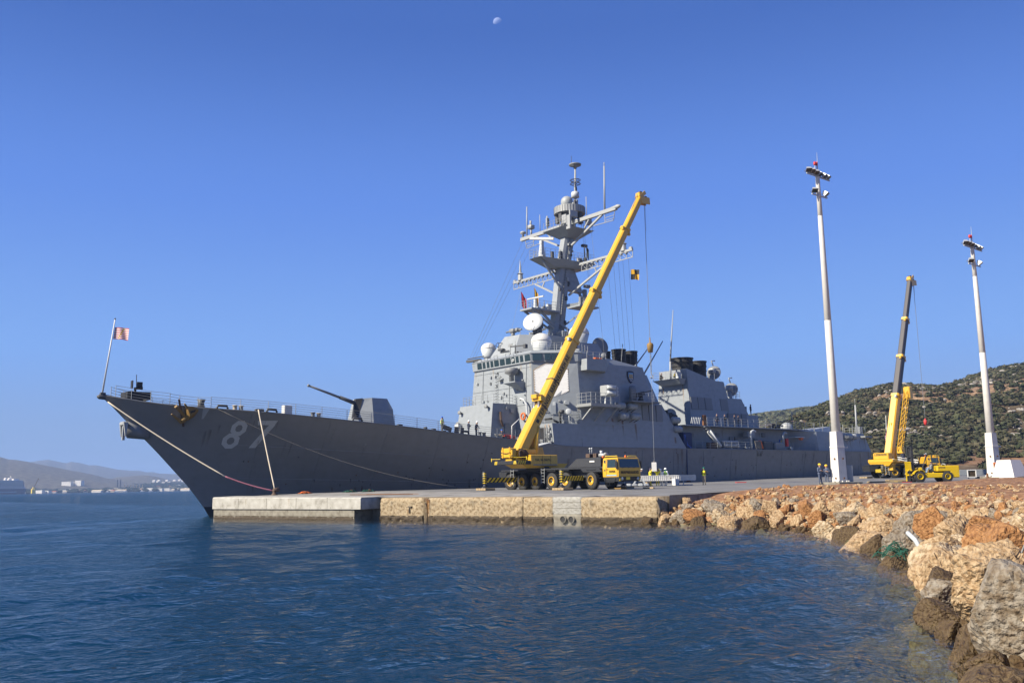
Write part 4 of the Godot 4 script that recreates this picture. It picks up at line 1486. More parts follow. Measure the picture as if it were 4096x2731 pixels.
	st = nst(); bar(st, edge(32.9, 0.6, 0.3), edge(34.0, 0.3, 0.3), 0.1, 0.5); bar(st, edge(34.4, 0.4, 0.3), edge(35.0, 0.4, 0.3), 0.1, 0.7); bar(st, edge(35.2, 0.4, 0.3), edge(35.6, 0.4, 0.3), 0.1, 0.7); obj("wash_plate", st, M.dark_grey, ship)
	# main gun
	var lo := [V(26.35, 9.1, -0.75), V(26.35, 9.1, 0.75), V(28.4, 9.1, 2.05), V(31.35, 9.1, 1.75), V(31.35, 9.1, -1.75), V(28.4, 9.1, -2.05)]
	var mi := [V(26.75, 10.9, -0.62), V(26.75, 10.9, 0.62), V(28.45, 10.9, 1.75), V(31.15, 11.3, 1.6), V(31.15, 11.3, -1.6), V(28.45, 10.9, -1.75)]
	var hi := [V(27.1, 12.42, -0.45), V(27.1, 12.42, 0.45), V(28.55, 12.55, 1.3), V(30.65, 12.55, 1.15), V(30.65, 12.55, -1.15), V(28.55, 12.55, -1.3)]
	st = nst(); loft(st, lo, mi, true, false); loft(st, mi, hi, false, true)
	var gun := obj("gun_shield", st, M.house_paint, ship)
	st = nst(); loft(st, [V(26.5, 10.2, 0.62), V(27.0, 10.2, 0.95), V(27.0, 10.2, 0.6), V(26.5, 10.2, 0.3)], [V(26.95, 12.43, 0.5), V(27.6, 12.5, 0.86), V(27.6, 12.5, 0.4), V(26.95, 12.43, 0.1)]); obj("gun_port", st, M.black, gun)
	st = nst(true); tube(st, V(27.7, 11.72, 0.3), V(25.0, 12.52, 0.3), 0.26, 0.2, 12); obj("barrel_sleeve", st, M.dark_grey, gun)
	st = nst(true); tube(st, V(25.0, 12.5, 0.3), V(21.2, 13.62, 0.3), 0.15, 0.115, 12); tube(st, V(21.2, 13.62, 0.3), V(21.05, 13.665, 0.3), 0.16, -1, 12); obj("gun_barrel", st, M.mid_grey, gun)
	st = nst(true); lathe(st, V(28.8, 9.0, 0), Vector3.UP, [Vector2(2.4, 0), Vector2(2.4, 0.45), Vector2(0, 0.46)], 20); obj("gun_ring", st, M.mid_grey, gun)

func plate(st: SurfaceTool, o: Vector3, u: Vector3, pts: Array, thick: float) -> void:
	# a polygon given as (along u, height) extruded along the outward normal
	var n := u.cross(Vector3.UP).normalized() * -1.0
	if n.z < 0.0:
		n = -n
	var a := pts.map(func(p): return o + u * p.x + V(0, p.y, 0))
	var b := a.map(func(p): return p + n * thick)
	loft(st, a, b)

func ship_house() -> void:
	var st := nst()
	# lower level, flush with the hull amidships
	st = nst()
	loft(st, [V(48.35, 6.9, -10.1), V(48.35, 6.9, 10.1), V(53.4, 6.9, 10.14), V(53.4, 6.9, -10.14)], [V(48.15, 9.7, -10.0), V(48.15, 9.7, 10.0), V(53.4, 9.7, 10.06), V(53.4, 9.7, -10.06)])
	var low := obj("lower_deckhouse", st, M.house_paint, ship)
	st = nst()
	loft(st, [V(52.9, 6.85, -10.2), V(52.9, 6.85, 10.2), V(72.4, 6.85, 10.2), V(72.4, 6.85, -10.2)], [V(52.95, 12.72, -9.86), V(52.95, 12.72, 9.86), V(68.1, 12.72, 9.82), V(68.1, 12.72, -9.82)])
	obj("side_deckhouse", st, M.house_paint, ship)
	# opening with its black doorway facing the bow, pipes and rust round it
	st = nst(); bbox(st, V(48.1, 8.3, 8.15), V(0.12, 1.85, 0.95), 0.04); obj("doorway", st, M.black, low)
	st = nst(); path_tube(st, [V(48.02, 7.25, 8.72), V(48.02, 9.3, 8.72), V(48.02, 9.35, 7.6), V(48.02, 7.3, 7.6)], 0.05); obj("door_frame", st, M.rail_grey, low)
	st = nst()
	for k in 14:
		box(st, V(48.05, rng.randf_range(7.2, 9.2), rng.randf_range(8.9, 9.9)), V(rng.randf_range(0.1, 0.3), rng.randf_range(0.05, 0.3), rng.randf_range(0.08, 0.4)))
	obj("valve_gear", st, M.rail_grey, low)
	st = nst(); path_tube(st, [V(48.0, 7.2, 9.2), V(47.9, 8.2, 9.35), V(48.0, 9.2, 9.3)], 0.05); path_tube(st, [V(48.0, 7.4, 9.6), V(47.9, 8.0, 9.8), V(48.0, 9.4, 9.7)], 0.04); obj("hose", st, M.dark_grey, low)
	for z in [8.9, 9.5, 7.3]:
		streak(low, V(48.02, 9.6, z), V(0, 0, 1), V(0, -1, 0), 0.35, 0.8, Color(0.35, 0.18, 0.05, 0.7))
	# forward 01 level block
	st = nst()
	loft(st, [V(43.7, 7.3, -3.7), V(43.7, 7.3, 3.6), V(48.3, 7.0, 3.6), V(48.3, 7.0, -6.5), V(46.3, 7.2, -6.3)], [V(44.3, 12.45, -3.3), V(44.3, 12.45, 3.5), V(48.3, 12.45, 3.5), V(48.3, 12.45, -6.2), V(46.8, 12.45, -6.0)])
	var blk := obj("forward_block", st, M.house_paint, ship)
	rail(ship, [V(48.0, 12.45, -5.6), V(44.6, 12.45, -3.0), V(44.6, 12.45, 3.3), V(47.6, 12.45, 3.35)], 1.15, 3, 1.3)
	st = nst(); bbox(st, V(46.4, 9.1, 3.66), V(0.8, 1.8, 0.1), 0.04); obj("side_door", st, M.mid_grey, blk)
	st = nst(); path_tube(st, [V(45.3, 11.4, 3.7), V(45.25, 10.4, 3.85), V(45.6, 9.6, 3.8)], 0.14, 6); obj("hose_bundle", st, M.brown_dark, blk)
	st = nst(); box(st, V(47.2, 11.6, 3.6), V(0.5, 0.5, 0.3)); box(st, V(46.4, 11.9, 3.6), V(0.3, 0.35, 0.25)); obj("junction_box", st, M.rail_grey, blk)
	for q in [[44.2, 11.6, -2.9], [44.2, 10.2, -3.3], [44.2, 12.0, 2.6]]:
		st = nst(true); lathe(st, V(q[0], q[1], q[2]), V(-1, 0.2, 0.3), [Vector2(0.12, 0), Vector2(0.2, 0.3), Vector2(0.26, 0.5), Vector2(0, 0.45)], 10); obj("horn", st, M.mid_grey, blk)
	st = nst(); loft(st, [V(43.9, 9.4, -3.3), V(43.9, 9.4, -2.5), V(43.4, 9.9, -2.5), V(43.4, 9.9, -3.3)], [V(43.9, 10.2, -3.3), V(43.9, 10.2, -2.5), V(43.4, 10.2, -2.5), V(43.4, 10.2, -3.3)]); obj("lamp_bracket", st, M.white_paint, blk)
	streak(blk, V(43.65, 9.4, -2.9), V(0, 0, 1), V(-0.05, -1, 0), 0.4, 0.6, Color(0.3, 0.16, 0.07, 0.5))
	# main house
	var b := [V(47.95, 7.0, -6.5), V(47.95, 7.0, 6.5), V(52.95, 9.7, 10.12), V(67.6, 9.7, 10.0), V(67.6, 9.7, -10.0), V(52.95, 9.7, -10.12)]
	var t := [V(48.2, 17.45, -5.3), V(48.2, 17.45, 6.4), V(52.62, 17.45, 9.98), V(65.25, 17.6, 9.25), V(65.25, 17.6, -9.25), V(52.62, 17.45, -9.98)]
	st = nst(); loft(st, b, t, false, true)
	var house := obj("main_house", st, M.house_paint, ship)
	st = nst(); loft(st, [V(57.0, 17.4, -9.6), V(57.0, 17.4, 9.72), V(65.2, 17.58, 9.22), V(65.2, 17.58, -9.2)], [V(57.8, 18.35, -9.0), V(57.8, 18.35, 9.2), V(60.0, 18.3, 9.0), V(60.0, 18.3, -9.0)]); obj("roof_wedge", st, M.house_paint, house)
	# bridge with its row of panes
	b = [V(47.98, 17.45, -5.35), V(47.98, 17.45, 6.5), V(52.6, 17.45, 10.1), V(53.2, 17.45, 10.1), V(57.0, 17.45, 8.0), V(57.0, 17.45, -8.0), V(52.6, 17.45, -9.0)]
	t = b.map(func(p): return V(p.x - 0.12 if p.x < 50.0 else p.x, 18.52, p.z + (0.08 if p.z > 0.0 else -0.05)))
	st = nst(); loft(st, b, t)
	var bridge := obj("bridge", st, M.house_paint, ship)
	st = nst(); loft(st, t.map(func(p): return V(p.x - 0.06, 18.525, p.z * 1.01)), t.map(func(p): return V(p.x + 0.5 if p.x < 50.0 else p.x, 18.95, p.z * 0.95))); obj("bridge_roof", st, M.house_paint, bridge)
	for w in [[285, 335], [345, 375], [390, 418], [430, 460], [470, 520], [530, 582], [592, 645], [652, 685], [695, 725], [738, 770], [785, 838]]:
		var z0: float = -4.38 + (w[0] - 280) * 0.0195
		var z1: float = -4.38 + (w[1] - 280) * 0.0195
		st = nst(); quad(st, V(47.94, 17.62, z0), V(47.845, 18.42, z0 + 0.03), V(47.845, 18.42, z1 - 0.03), V(47.94, 17.62, z1)); obj("bridge_pane", st, M.window_glass, bridge)
		if w[0] == 652:
			st = nst(true); lathe(st, V(47.86, 18.02, (z0 + z1) * 0.5), V(-1, 0.12, 0), [Vector2(0.1, 0.0), Vector2(0.22, 0.03), Vector2(0.24, 0.0)], 14); obj("wiper_disc", st, M.rail_grey, bridge)
	var fu := V(4.62, 0, 3.6).normalized()
	var fo := V(47.92, 0, 6.52)
	for w in [[0.25, 1.45], [1.75, 2.5], [2.62, 3.1], [3.3, 4.1], [4.35, 5.2]]:
		st = nst(); plate(st, fo + fu * 0.02, fu, [Vector2(w[0], 17.62), Vector2(w[0], 18.42), Vector2(w[1], 18.42), Vector2(w[1], 17.62)], 0.10); obj("bridge_pane", st, M.window_glass, bridge)
	for z in [-4.9, -3.2, -1.9, -0.5, 1.9, 3.4]:
		st = nst(); path_tube(st, [V(47.8, 18.55, z), V(47.6, 18.95, z + 0.15), V(47.9, 19.05, z + 0.5), V(47.9, 18.55, z + 0.55)], 0.025, 4); obj("awning_hook", st, M.dark_grey, bridge)
	st = nst(); bar(st, V(47.6, 18.9, -6.2), V(48.6, 19.0, -4.4), 0.5, 0.3); tube(st, V(47.5, 19.2, -5.9), V(48.5, 19.4, -3.6), 0.08); obj("searchlight_mount", st, M.dark_grey, bridge)
	st = nst(); tube(st, V(48.3, 18.9, 3.2), V(48.3, 20.0, 3.2), 0.08); bar(st, V(48.3, 19.9, 2.2), V(48.2, 19.7, 5.2), 0.12, 0.16); box(st, V(48.3, 19.6, 5.2), V(0.4, 0.5, 0.4)); obj("signal_lamp", st, M.dark_grey, bridge)
	rail(ship, [V(48.4, 18.95, 6.4), V(52.6, 18.95, 9.9), V(56.0, 18.95, 8.4)], 0.9, 3, 0.9)
	# fixed radar panel on the angled corner
	var o := V(48.2, 0, 6.4)
	var oct := [Vector2(0.29, 16.46), Vector2(1.75, 17.22), Vector2(3.29, 17.17), Vector2(4.51, 16.46), Vector2(4.53, 13.74), Vector2(3.04, 13.07), Vector2(1.66, 13.08), Vector2(0.32, 13.73)]
	var cen := Vector2(2.42, 15.15)
	st = nst(); plate(st, o, fu, oct.map(func(p): return cen + (p - cen) * 1.03), 0.12); obj("array_rim", st, M.ochre, house)
	st = nst(); plate(st, o, fu, oct, 0.15); obj("radar_array", st, M.array_white, house)
	st = nst()
	for i in 8:
		for k in 9:
			var p: Vector2 = (cen + (oct[i] - cen) * 0.975).lerp(cen + (oct[(i + 1) % 8] - cen) * 0.975, k / 9.0)
			box(st, o + fu * p.x + V(-0.62 * 0.155, p.y, 0.79 * 0.155), V(0.06, 0.07, 0.06))
	var bolts := obj("array_bolts", st, M.brown_dark, house)
	tag(bolts, "", "", "", "stuff")
	# fittings on the angled corner and the front
	st = nst(); plate(st, o, fu, [Vector2(4.0, 12.5), Vector2(4.5, 12.5), Vector2(4.5, 12.1), Vector2(4.0, 12.1)], 0.55); obj("vent_hood", st, M.house_paint, house)
	st = nst(); plate(st, o, fu, [Vector2(2.25, 12.05), Vector2(2.85, 12.05), Vector2(2.85, 10.95), Vector2(2.2, 10.95)], 0.3); obj("locker_hatch", st, M.house_paint, house)
	st = nst(); plate(st, o, fu, [Vector2(0.1, 12.22), Vector2(5.95, 12.16), Vector2(5.95, 12.10), Vector2(0.1, 12.16)], 0.03); obj("weld_ledge", st, M.house_paint, house)
	st = nst(true); lathe(st, o + fu * 3.3 + V(-0.2, 11.3, 0.3), V(0.3, -0.25, 0.9), [Vector2(0.2, 0), Vector2(0.26, 0.5), Vector2(0.18, 0.5), Vector2(0.0, 0.3)], 12); obj("hose_mouth", st, M.dark_grey, house)
	st = nst(true); path_tube(st, [o + fu * 3.2 + V(-0.3, 11.2, 0.4), o + fu * 3.35 + V(-0.4, 10.5, 0.5), o + fu * 3.3 + V(-0.3, 9.8, 0.5)], 0.13, 8); path_tube(st, [o + fu * 1.3 + V(-0.3, 10.3, 0.5), o + fu * 2.2 + V(-0.4, 10.35, 0.6), o + fu * 3.0 + V(-0.3, 9.85, 0.6)], 0.14, 8); obj("hose", st, M.black, house)
	st = nst(true); lathe(st, o + fu * 4.38 + V(-0.5, 11.2, 0.6), V(-0.62, 0, 0.79), [Vector2(0.36, 0.0), Vector2(0.36, 0.12), Vector2(0.3, 0.16), Vector2(0, 0.16)], 16); tube(st, o + fu * 4.45 + V(-0.4, 9.7, 0.5), o + fu * 4.4 + V(-0.4, 11.0, 0.5), 0.05); obj("searchlight", st, M.dome_white, house)
	st = nst(); plate(st, o, fu, [Vector2(3.85, 10.32), Vector2(4.35, 10.32), Vector2(4.35, 9.74), Vector2(3.85, 9.74)], 0.06); obj("red_board", st, M.red, house)
	st = nst(); plate(st, o, fu, [Vector2(4.36, 10.3), Vector2(4.85, 10.3), Vector2(4.85, 9.74), Vector2(4.36, 9.74)], 0.06); obj("blue_board", st, M.blue, house)
	st = nst(); plate(st, o, fu, [Vector2(3.98, 10.2), Vector2(4.25, 10.25), Vector2(4.3, 10.0), Vector2(4.0, 9.98)], 0.08); obj("board_emblem", st, M.gold, house)
	st = nst()
	for k in 6:
		var y := 9.9 + k * 0.33
		path_tube(st, [o + fu * 5.35 + V(-0.1, y, 0.13), o + fu * 5.4 + V(-0.2, y - 0.05, 0.3), o + fu * 5.75 + V(-0.2, y - 0.05, 0.3), o + fu * 5.8 + V(-0.1, y, 0.13)], 0.02, 4)
	obj("climbing_rungs", st, M.dark_grey, house)
	rail(ship, [V(48.4, 9.7, 6.9), V(48.5, 9.7, 9.8), V(53.0, 9.7, 9.95)], 1.1, 3, 1.6)
	for z in [-0.35, 3.45]:
		st = nst()
		var top := 17.2 if z < 0.0 else 13.9
		for k in int((top - 12.6) / 0.36):
			var y := 12.7 + k * 0.36
			path_tube(st, [V(48.15, y, z - 0.2), V(47.85, y, z - 0.16), V(47.85, y, z + 0.16), V(48.15, y, z + 0.2)], 0.022, 4)
		obj("climbing_rungs", st, M.dark_grey, house)
	st = nst(); box(st, V(48.0, 15.7, 0.5), V(0.7, 0.1, 0.7)); tube(st, V(47.8, 15.7, 0.5), V(47.8, 16.3, 0.7), 0.05); bar(st, V(47.9, 16.0, 0.2), V(47.8, 16.1, 0.9), 0.1, 0.1); obj("lamp_shelf", st, M.mid_grey, house)
	# drum director on its bracket below the bridge
	st = nst(); loft(st, [V(48.1, 14.0, 4.6), V(48.1, 14.0, 5.1), V(48.0, 14.0, 5.1), V(48.0, 14.0, 4.6)], [V(48.1, 15.0, 2.5), V(48.1, 15.0, 5.2), V(46.5, 15.0, 5.2), V(46.5, 15.0, 2.9)]); loft(st, [V(48.1, 15.0, 2.5), V(48.1, 15.0, 5.2), V(46.5, 15.0, 5.2), V(46.5, 15.0, 2.9)], [V(48.1, 15.12, 2.5), V(48.1, 15.12, 5.2), V(46.5, 15.12, 5.2), V(46.5, 15.12, 2.9)], false, true); obj("director_bracket", st, M.house_paint, house)
	st = nst(true); lathe(st, V(47.15, 15.1, 3.75), Vector3.UP, [Vector2(0.32, 0), Vector2(0.3, 0.9), Vector2(0.85, 1.15), Vector2(0.85, 1.75), Vector2(0.8, 1.78), Vector2(0, 1.75)], 20); obj("director_drum", st, M.mid_grey, house)
	st = nst(); path_tube(st, [V(47.7, 12.9, 4.7), V(47.5, 13.0, 5.0), V(47.5, 12.8, 5.6), V(47.6, 12.2, 6.0), V(47.6, 11.0, 6.1)], 0.14, 8); obj("white_pipe", st, M.dome_white, house)
	st = nst(true)
	for k in 12:
		var a0 := TAU * k / 12.0
		var a1 := TAU * (k + 1) / 12.0
		tube(st, V(47.7, 10.8 + 0.4 * sin(a0), 5.2 + 0.4 * cos(a0)), V(47.7, 10.8 + 0.4 * sin(a1), 5.2 + 0.4 * cos(a1)), 0.1, 0.1, 6)
	obj("lifebuoy", st, M.orange, house)
	st = nst(); bbox(st, V(47.85, 8.4, 5.6), V(0.1, 1.8, 0.8), 0.03); obj("house_door", st, M.house_paint, house)
	# deck clutter ahead of the house
	for k in 16:
		st = nst()
		var s := rng.randf_range(41.0, 47.4)
		bbox(st, edge(s, rng.randf_range(0.15, 0.4), rng.randf_range(0.5, 2.6)), V(rng.randf_range(0.2, 0.7), rng.randf_range(0.3, 0.9), rng.randf_range(0.2, 0.6)), 0.03)
		obj("deck_fitting", st, [M.mid_grey, M.rail_grey, M.dark_grey, M.red][k % 4 if k < 14 else 3], ship)
	st = nst(true); path_tube(st, [edge(42.3, 0.1, 0.4), edge(42.4, 1.6, 0.5), edge(43.4, 2.5, 0.4)], 0.06); obj("davit_post", st, M.white_paint, ship)
	# box sponson beside the bridge and the block above it
	st = nst(); loft(st, [V(53.1, 16.32, 9.7), V(53.1, 16.32, 11.15), V(56.4, 16.32, 11.15), V(57.6, 16.32, 9.7)], [V(53.1, 17.72, 9.7), V(53.1, 17.72, 11.2), V(56.5, 17.8, 11.2), V(58.8, 18.1, 9.5)]); obj("wing_sponson", st, M.house_paint, ship)
	st = nst(); loft(st, [V(54.3, 17.8, 4.0), V(54.3, 17.8, 8.2), V(59.8, 18.2, 8.2), V(59.8, 18.2, 4.0)], [V(55.4, 20.35, 4.0), V(55.4, 20.35, 7.6), V(58.6, 20.45, 7.6), V(58.6, 20.45, 4.0)]); obj("dome_block", st, M.house_paint, ship)
	st = nst(true); lathe(st, V(57.9, 18.5, 9.2), V(-0.5, 0.3, 1), [Vector2(0.2, 0), Vector2(0.36, 0.35), Vector2(0.34, 0.5), Vector2(0, 0.5)], 12); obj("wing_searchlight", st, M.mid_grey, ship)
	st = nst(); bbox(st, V(56.5, 18.1, 9.6), V(1.2, 0.22, 0.5), 0.04); obj("orange_cover", st, M.orange, ship)
	rail(ship, [V(53.2, 17.8, 11.1), V(56.5, 17.85, 11.1)], 0.8, 2, 1.2)
	# forward tower above the bridge
	b = [V(49.9, 18.7, -4.9), V(49.9, 18.7, 0.6), V(53.6, 18.7, 3.4), V(58.0, 18.7, 3.4), V(58.0, 18.7, -4.9)]
	t = [V(51.3, 22.1, -2.6), V(51.3, 22.0, 0.55), V(54.2, 21.9, 2.9), V(57.5, 21.9, 2.9), V(57.5, 22.0, -2.8)]
	st = nst(); loft(st, b, t)
	var tower := obj("forward_tower", st, M.house_paint, ship)
	st = nst(); loft(st, [V(50.4, 19.4, -1.3), V(50.4, 19.4, 0.0), V(50.6, 19.4, 0.0), V(50.6, 19.4, -1.3)], [V(50.75, 20.9, -1.1), V(50.75, 20.9, -0.4), V(51.0, 20.9, -0.4), V(51.0, 20.9, -1.1)]); obj("radar_shelf", st, M.mid_grey, tower)
	st = nst(); bbox(st, V(50.2, 20.2, -2.0), V(0.5, 0.25, 1.0), 0.04); tube(st, V(50.3, 19.9, -2.4), V(50.2, 19.9, -0.4), 0.07); obj("bar_sensor", st, M.dark_grey, tower)
	st = nst(true); tube(st, V(51.6, 22.0, -1.2), V(51.6, 22.5, -1.2), 0.25); bbox(st, V(51.6, 22.75, -1.2), V(0.7, 0.55, 0.9), 0.08); bbox(st, V(51.6, 22.75, -0.2), V(0.7, 0.5, 0.5), 0.08); tube(st, V(51.6, 22.75, -2.6), V(51.6, 22.75, 0.6), 0.12); obj("optical_sight", st, M.mid_grey, tower)
	rail(ship, [V(51.5, 22.0, 0.4), V(54.2, 21.95, 2.7), V(57.4, 21.95, 2.7)], 0.6, 2, 1.3)
	st = nst(); path_tube(st, [V(50.9, 20.6, -3.3), V(50.4, 21.0, -3.5), V(50.4, 21.3, -3.0), V(50.9, 21.2, -2.6)], 0.05); tube(st, V(50.5, 20.5, -2.9), V(50.5, 21.2, -2.9), 0.06); obj("antenna_stub", st, M.dark_grey, tower)
	# white domes
	for q in [[51.4, 19.9, -6.3, 1.08], [51.75, 19.3, 4.3, 1.36], [57.2, 20.6, 5.6, 1.38]]:
		var r: float = q[3]
		st = nst(true)
		lathe(st, V(q[0], q[1], q[2]), Vector3.UP, [Vector2(r * 0.68, -0.2), Vector2(r * 0.74, 0), Vector2(r * 0.99, r * 0.88)], 24)
		var dm := obj("antenna_dome", st, M.dome_white, ship)
		st = nst(true)
		var pr := []
		for k in 8:
			pr.append(Vector2(r * cos(PI * 0.5 * k / 7.0), r * 0.9 + r * 0.86 * sin(PI * 0.5 * k / 7.0)))
		lathe(st, V(q[0], q[1], q[2]), Vector3.UP, pr, 24)
		obj("dome_cap", st, M.white_paint, dm)
		st = nst(true); lathe(st, V(q[0], q[1] - 1.0, q[2]), Vector3.UP, [Vector2(r * 0.6, 0), Vector2(r * 0.55, 0.9)], 12); obj("dome_pedestal", st, M.house_paint, dm)
	# tracking dish on the tower
	st = nst(true)
	var ax := V(-0.78, 0.42, 0.48).normalized()
	lathe(st, V(53.0, 23.75, 1.3), ax, [Vector2(0.2, -0.45), Vector2(1.1, -0.12), Vector2(1.38, 0.0), Vector2(1.36, 0.06), Vector2(0.8, 0.09), Vector2(0.0, 0.1)], 28)
	var dish := obj("tracking_dish", st, M.dome_white, ship)
	st = nst(true); lathe(st, V(53.0, 23.75, 1.3) + ax * 0.1, ax, [Vector2(0.1, 0), Vector2(0.08, 0.08), Vector2(0, 0.09)], 8); obj("dish_boss", st, M.black, dish)
	st = nst(); bbox(st, V(53.8, 22.6, 1.2), V(1.0, 1.5, 1.0), 0.1); bbox(st, V(53.9, 23.5, 0.6), V(0.8, 1.2, 0.25), 0.05); bbox(st, V(53.9, 23.5, 1.8), V(0.8, 1.2, 0.25), 0.05); obj("dish_mount", st, M.dark_grey, dish)
	# port side: crest, screens, platforms, rafts
	var sx := V(1, 0, 0)
	var side := func(h: float) -> float: return lerpf(10.05, 9.3, clampf((h - 12.7) / 4.9, 0, 1)) + 0.02
	var crest := func(k: float, y0: float, y1: float) -> Array:
		var pts := []
		for e in [[-0.5, 0.72], [-0.2, 0.8], [0.2, 0.8], [0.5, 0.72], [0.54, 0.2], [0.46, -0.25], [0.28, -0.6], [0.0, -0.82], [-0.28, -0.6], [-0.46, -0.25], [-0.54, 0.2]]:
			pts.append(Vector2(62.55 + e[0] * k * 1.15, clampf(16.12 + e[1] * k, y0, y1)))
		return pts
	st = nst(); plate(st, V(0, 0, 9.45), sx, crest.call(1.0, 0, 99), 0.12); var cr := obj("ship_crest", st, M.black, ship)
	st = nst(); plate(st, V(0, 0, 9.57), sx, crest.call(0.9, 0, 99), 0.02); obj("crest_field", st, M.navy_blue, cr)
	st = nst(); plate(st, V(0, 0, 9.59), sx, [Vector2(62.12, 16.68), Vector2(62.98, 16.68), Vector2(63.0, 16.12), Vector2(62.1, 16.12)], 0.015); obj("crest_panel", st, M.light_blue, cr)
	words("crest_number", "88", 0.5, M.gold, cr, Transform3D(Basis(), V(62.55, 16.22, 9.63)), true, 0.03)
	for k in 2:
		st = nst()
		for i in 5:
			var xa := 62.16 + i * 0.156 + k * 0.1 * 0.5
			var y := 15.98 - k * 0.26
			if k == 1 and (i == 0 or i == 4): continue
			quad(st, V(xa, y + 0.05 * (1 if i % 2 else -1), 9.63), V(xa + 0.156, y + 0.05 * (-1 if i % 2 else 1), 9.63), V(xa + 0.156, y - 0.13 + 0.05 * (-1 if i % 2 else 1), 9.63), V(xa, y - 0.13 + 0.05 * (1 if i % 2 else -1), 9.63))
		obj("crest_wave", st, M.dome_white, cr)
	for q in [[64.1, 65.2, 10.5, 12.45], [65.4, 66.6, 10.45, 12.5], [66.8, 68.0, 10.4, 12.6]]:
		st = nst(); plate(st, V(0, 0, lerpf(10.14, 9.84, (q[2] - 7.0) / 5.7) - 0.12), sx, [Vector2(q[0], q[2]), Vector2(q[1], q[2]), Vector2(q[1] - 0.05, q[3]), Vector2(q[0] - 0.05, q[3])], 0.2); obj("intake_screen", st, M.mid_grey, ship)
	st = nst(); loft(st, [V(52.4, 11.75, 9.8), V(52.4, 11.75, 12.4), V(57.5, 11.75, 12.4), V(57.5, 11.75, 9.8)], [V(52.3, 12.1, 9.8), V(52.3, 12.1, 12.5), V(57.5, 12.1, 12.5), V(57.5, 12.1, 9.8)]); var gal := obj("side_platform", st, M.rail_grey, ship)
	for x in [52.8, 55.0, 57.2]:
		st = nst(); bar(st, V(x, 11.7, 12.2), V(x + 0.2, 10.1, 10.0), 0.14, 0.14); obj("platform_strut", st, M.rail_grey, gal)
	rail(ship, [V(52.4, 12.1, 10.0), V(52.4, 12.1, 12.4), V(57.4, 12.1, 12.4)], 1.3, 3, 0.8)
	st = nst(); bbox(st, V(56.3, 13.8, 11.6), V(1.9, 1.3, 1.2), 0.06); var sen := obj("decoy_box", st, M.rail_grey, ship)
	for y in [14.15, 13.5]:
		st = nst(true); tube(st, V(55.4, y, 12.25), V(56.7, y, 12.25), 0.28, -1, 12); obj("decoy_tube", st, M.dome_white, sen)
	st = nst(); bar(st, V(55.7, 12.1, 11.5), V(55.9, 13.2, 11.5), 0.15, 0.15); bar(st, V(56.9, 12.1, 11.5), V(56.7, 13.2, 11.5), 0.15, 0.15); obj("decoy_stand", st, M.dome_white, sen)
	st = nst(true)
	for y in [14.15, 13.75, 13.35]:
		tube(st, V(57.45, y, 11.2), V(57.45, y, 12.0), 0.2, -1, 10)
	obj("flare_tubes", st, M.dome_white, sen)
	raft_stack(59.2, 12.15, 10.75); raft_stack(61.4, 12.15, 10.75); raft_stack(59.6, 10.85, 10.85); raft_stack(61.8, 10.85, 10.85)
	for q in [[60.2, 11.0, 2.2], [62.6, 10.6, 2.8], [58.4, 11.2, 1.8], [70.2, 9.0, 2.5]]:
		streak(ship, V(q[0], q[1] - 0.6, lerpf(10.17, 9.9, (q[1] - 7.0) / 5.7) + 0.04), sx, V(0.05, -1, 0.045), 0.55, q[2], Color(0.26, 0.12, 0.03, 0.75))
	# close-in gun on its side platform
	st = nst(); box(st, V(63.2, 12.75, 10.6), V(5.4, 0.16, 2.0)); obj("gun_platform", st, M.mid_grey, ship)
	st = nst(true); lathe(st, V(61.7, 12.8, 10.6), Vector3.UP, [Vector2(0.5, 0), Vector2(0.45, 1.1), Vector2(0.5, 1.2), Vector2(0.5, 1.7), Vector2(0.35, 2.0), Vector2(0, 2.1)], 14); obj("gun_mount", st, M.mid_grey, ship)
	st = nst(); bar(st, V(62.2, 13.6, 10.6), V(63.6, 13.95, 10.7), 0.5, 0.5); tube(st, V(63.4, 14.0, 10.7), V(65.3, 14.4, 10.8), 0.07); loft(st, [V(62.7, 12.9, 10.9), V(63.5, 12.9, 10.9), V(63.5, 12.9, 10.5), V(62.7, 12.9, 10.5)], [V(63.1, 13.7, 10.9), V(63.2, 13.7, 10.9), V(63.2, 13.7, 10.5), V(63.1, 13.7, 10.5)]); obj("side_gun", st, M.black, ship)
	rail(ship, [V(60.6, 12.8, 11.5), V(66.8, 12.8, 11.5)], 1.1, 3, 1.1)
	# forward funnels
	for q in [[69.4, 19.0, 1.0, 0.98, 2.35], [72.0, 18.6, 1.0, 0.86, 2.7], [70.4, 19.0, -2.9, 0.9, 2.6]]:
		funnel(q[0], q[1], q[2], q[3], q[4])
	st = nst(); loft(st, [V(60.0, 12.7, -8.0), V(60.0, 12.7, 8.0), V(74.0, 12.0, 5.0), V(74.0, 12.0, -5.0)], [V(62.0, 18.9, -5.0), V(62.0, 18.9, 4.5), V(72.5, 17.6, 3.4), V(72.5, 17.6, -4.0)]); obj("funnel_house", st, M.house_paint, ship)
	st = nst(true); lathe(st, V(64.2, 21.2, 2.5), V(-0.2, 0.15, 0.95), [Vector2(0.2, -0.6), Vector2(0.9, -0.25), Vector2(1.3, 0), Vector2(1.28, 0.06), Vector2(0, -0.2)], 24); tube(st, V(64.2, 18.5, 2.3), V(64.2, 21.0, 2.3), 0.35, 0.3); obj("illuminator_dish", st, M.mid_grey, ship)
	for q in [[74.2, 17.4, 77.8, 21.4], [76.3, 16.5, 80.9, 22.6]]:
		st = nst(true); tube(st, V(q[0] - 6.0, q[1], 4.0), V(q[2] - 6.0, q[3], 4.6), 0.14, 0.07, 6); obj("fan_antenna", st, M.rail_grey, ship)
	for z in [-4.3, 4.5]:
		st = nst(); tube(st, V(66.0, 17.6, z), V(66.6, 21.5, z), 0.05); obj("whip_antenna", st, M.wire_grey, ship)

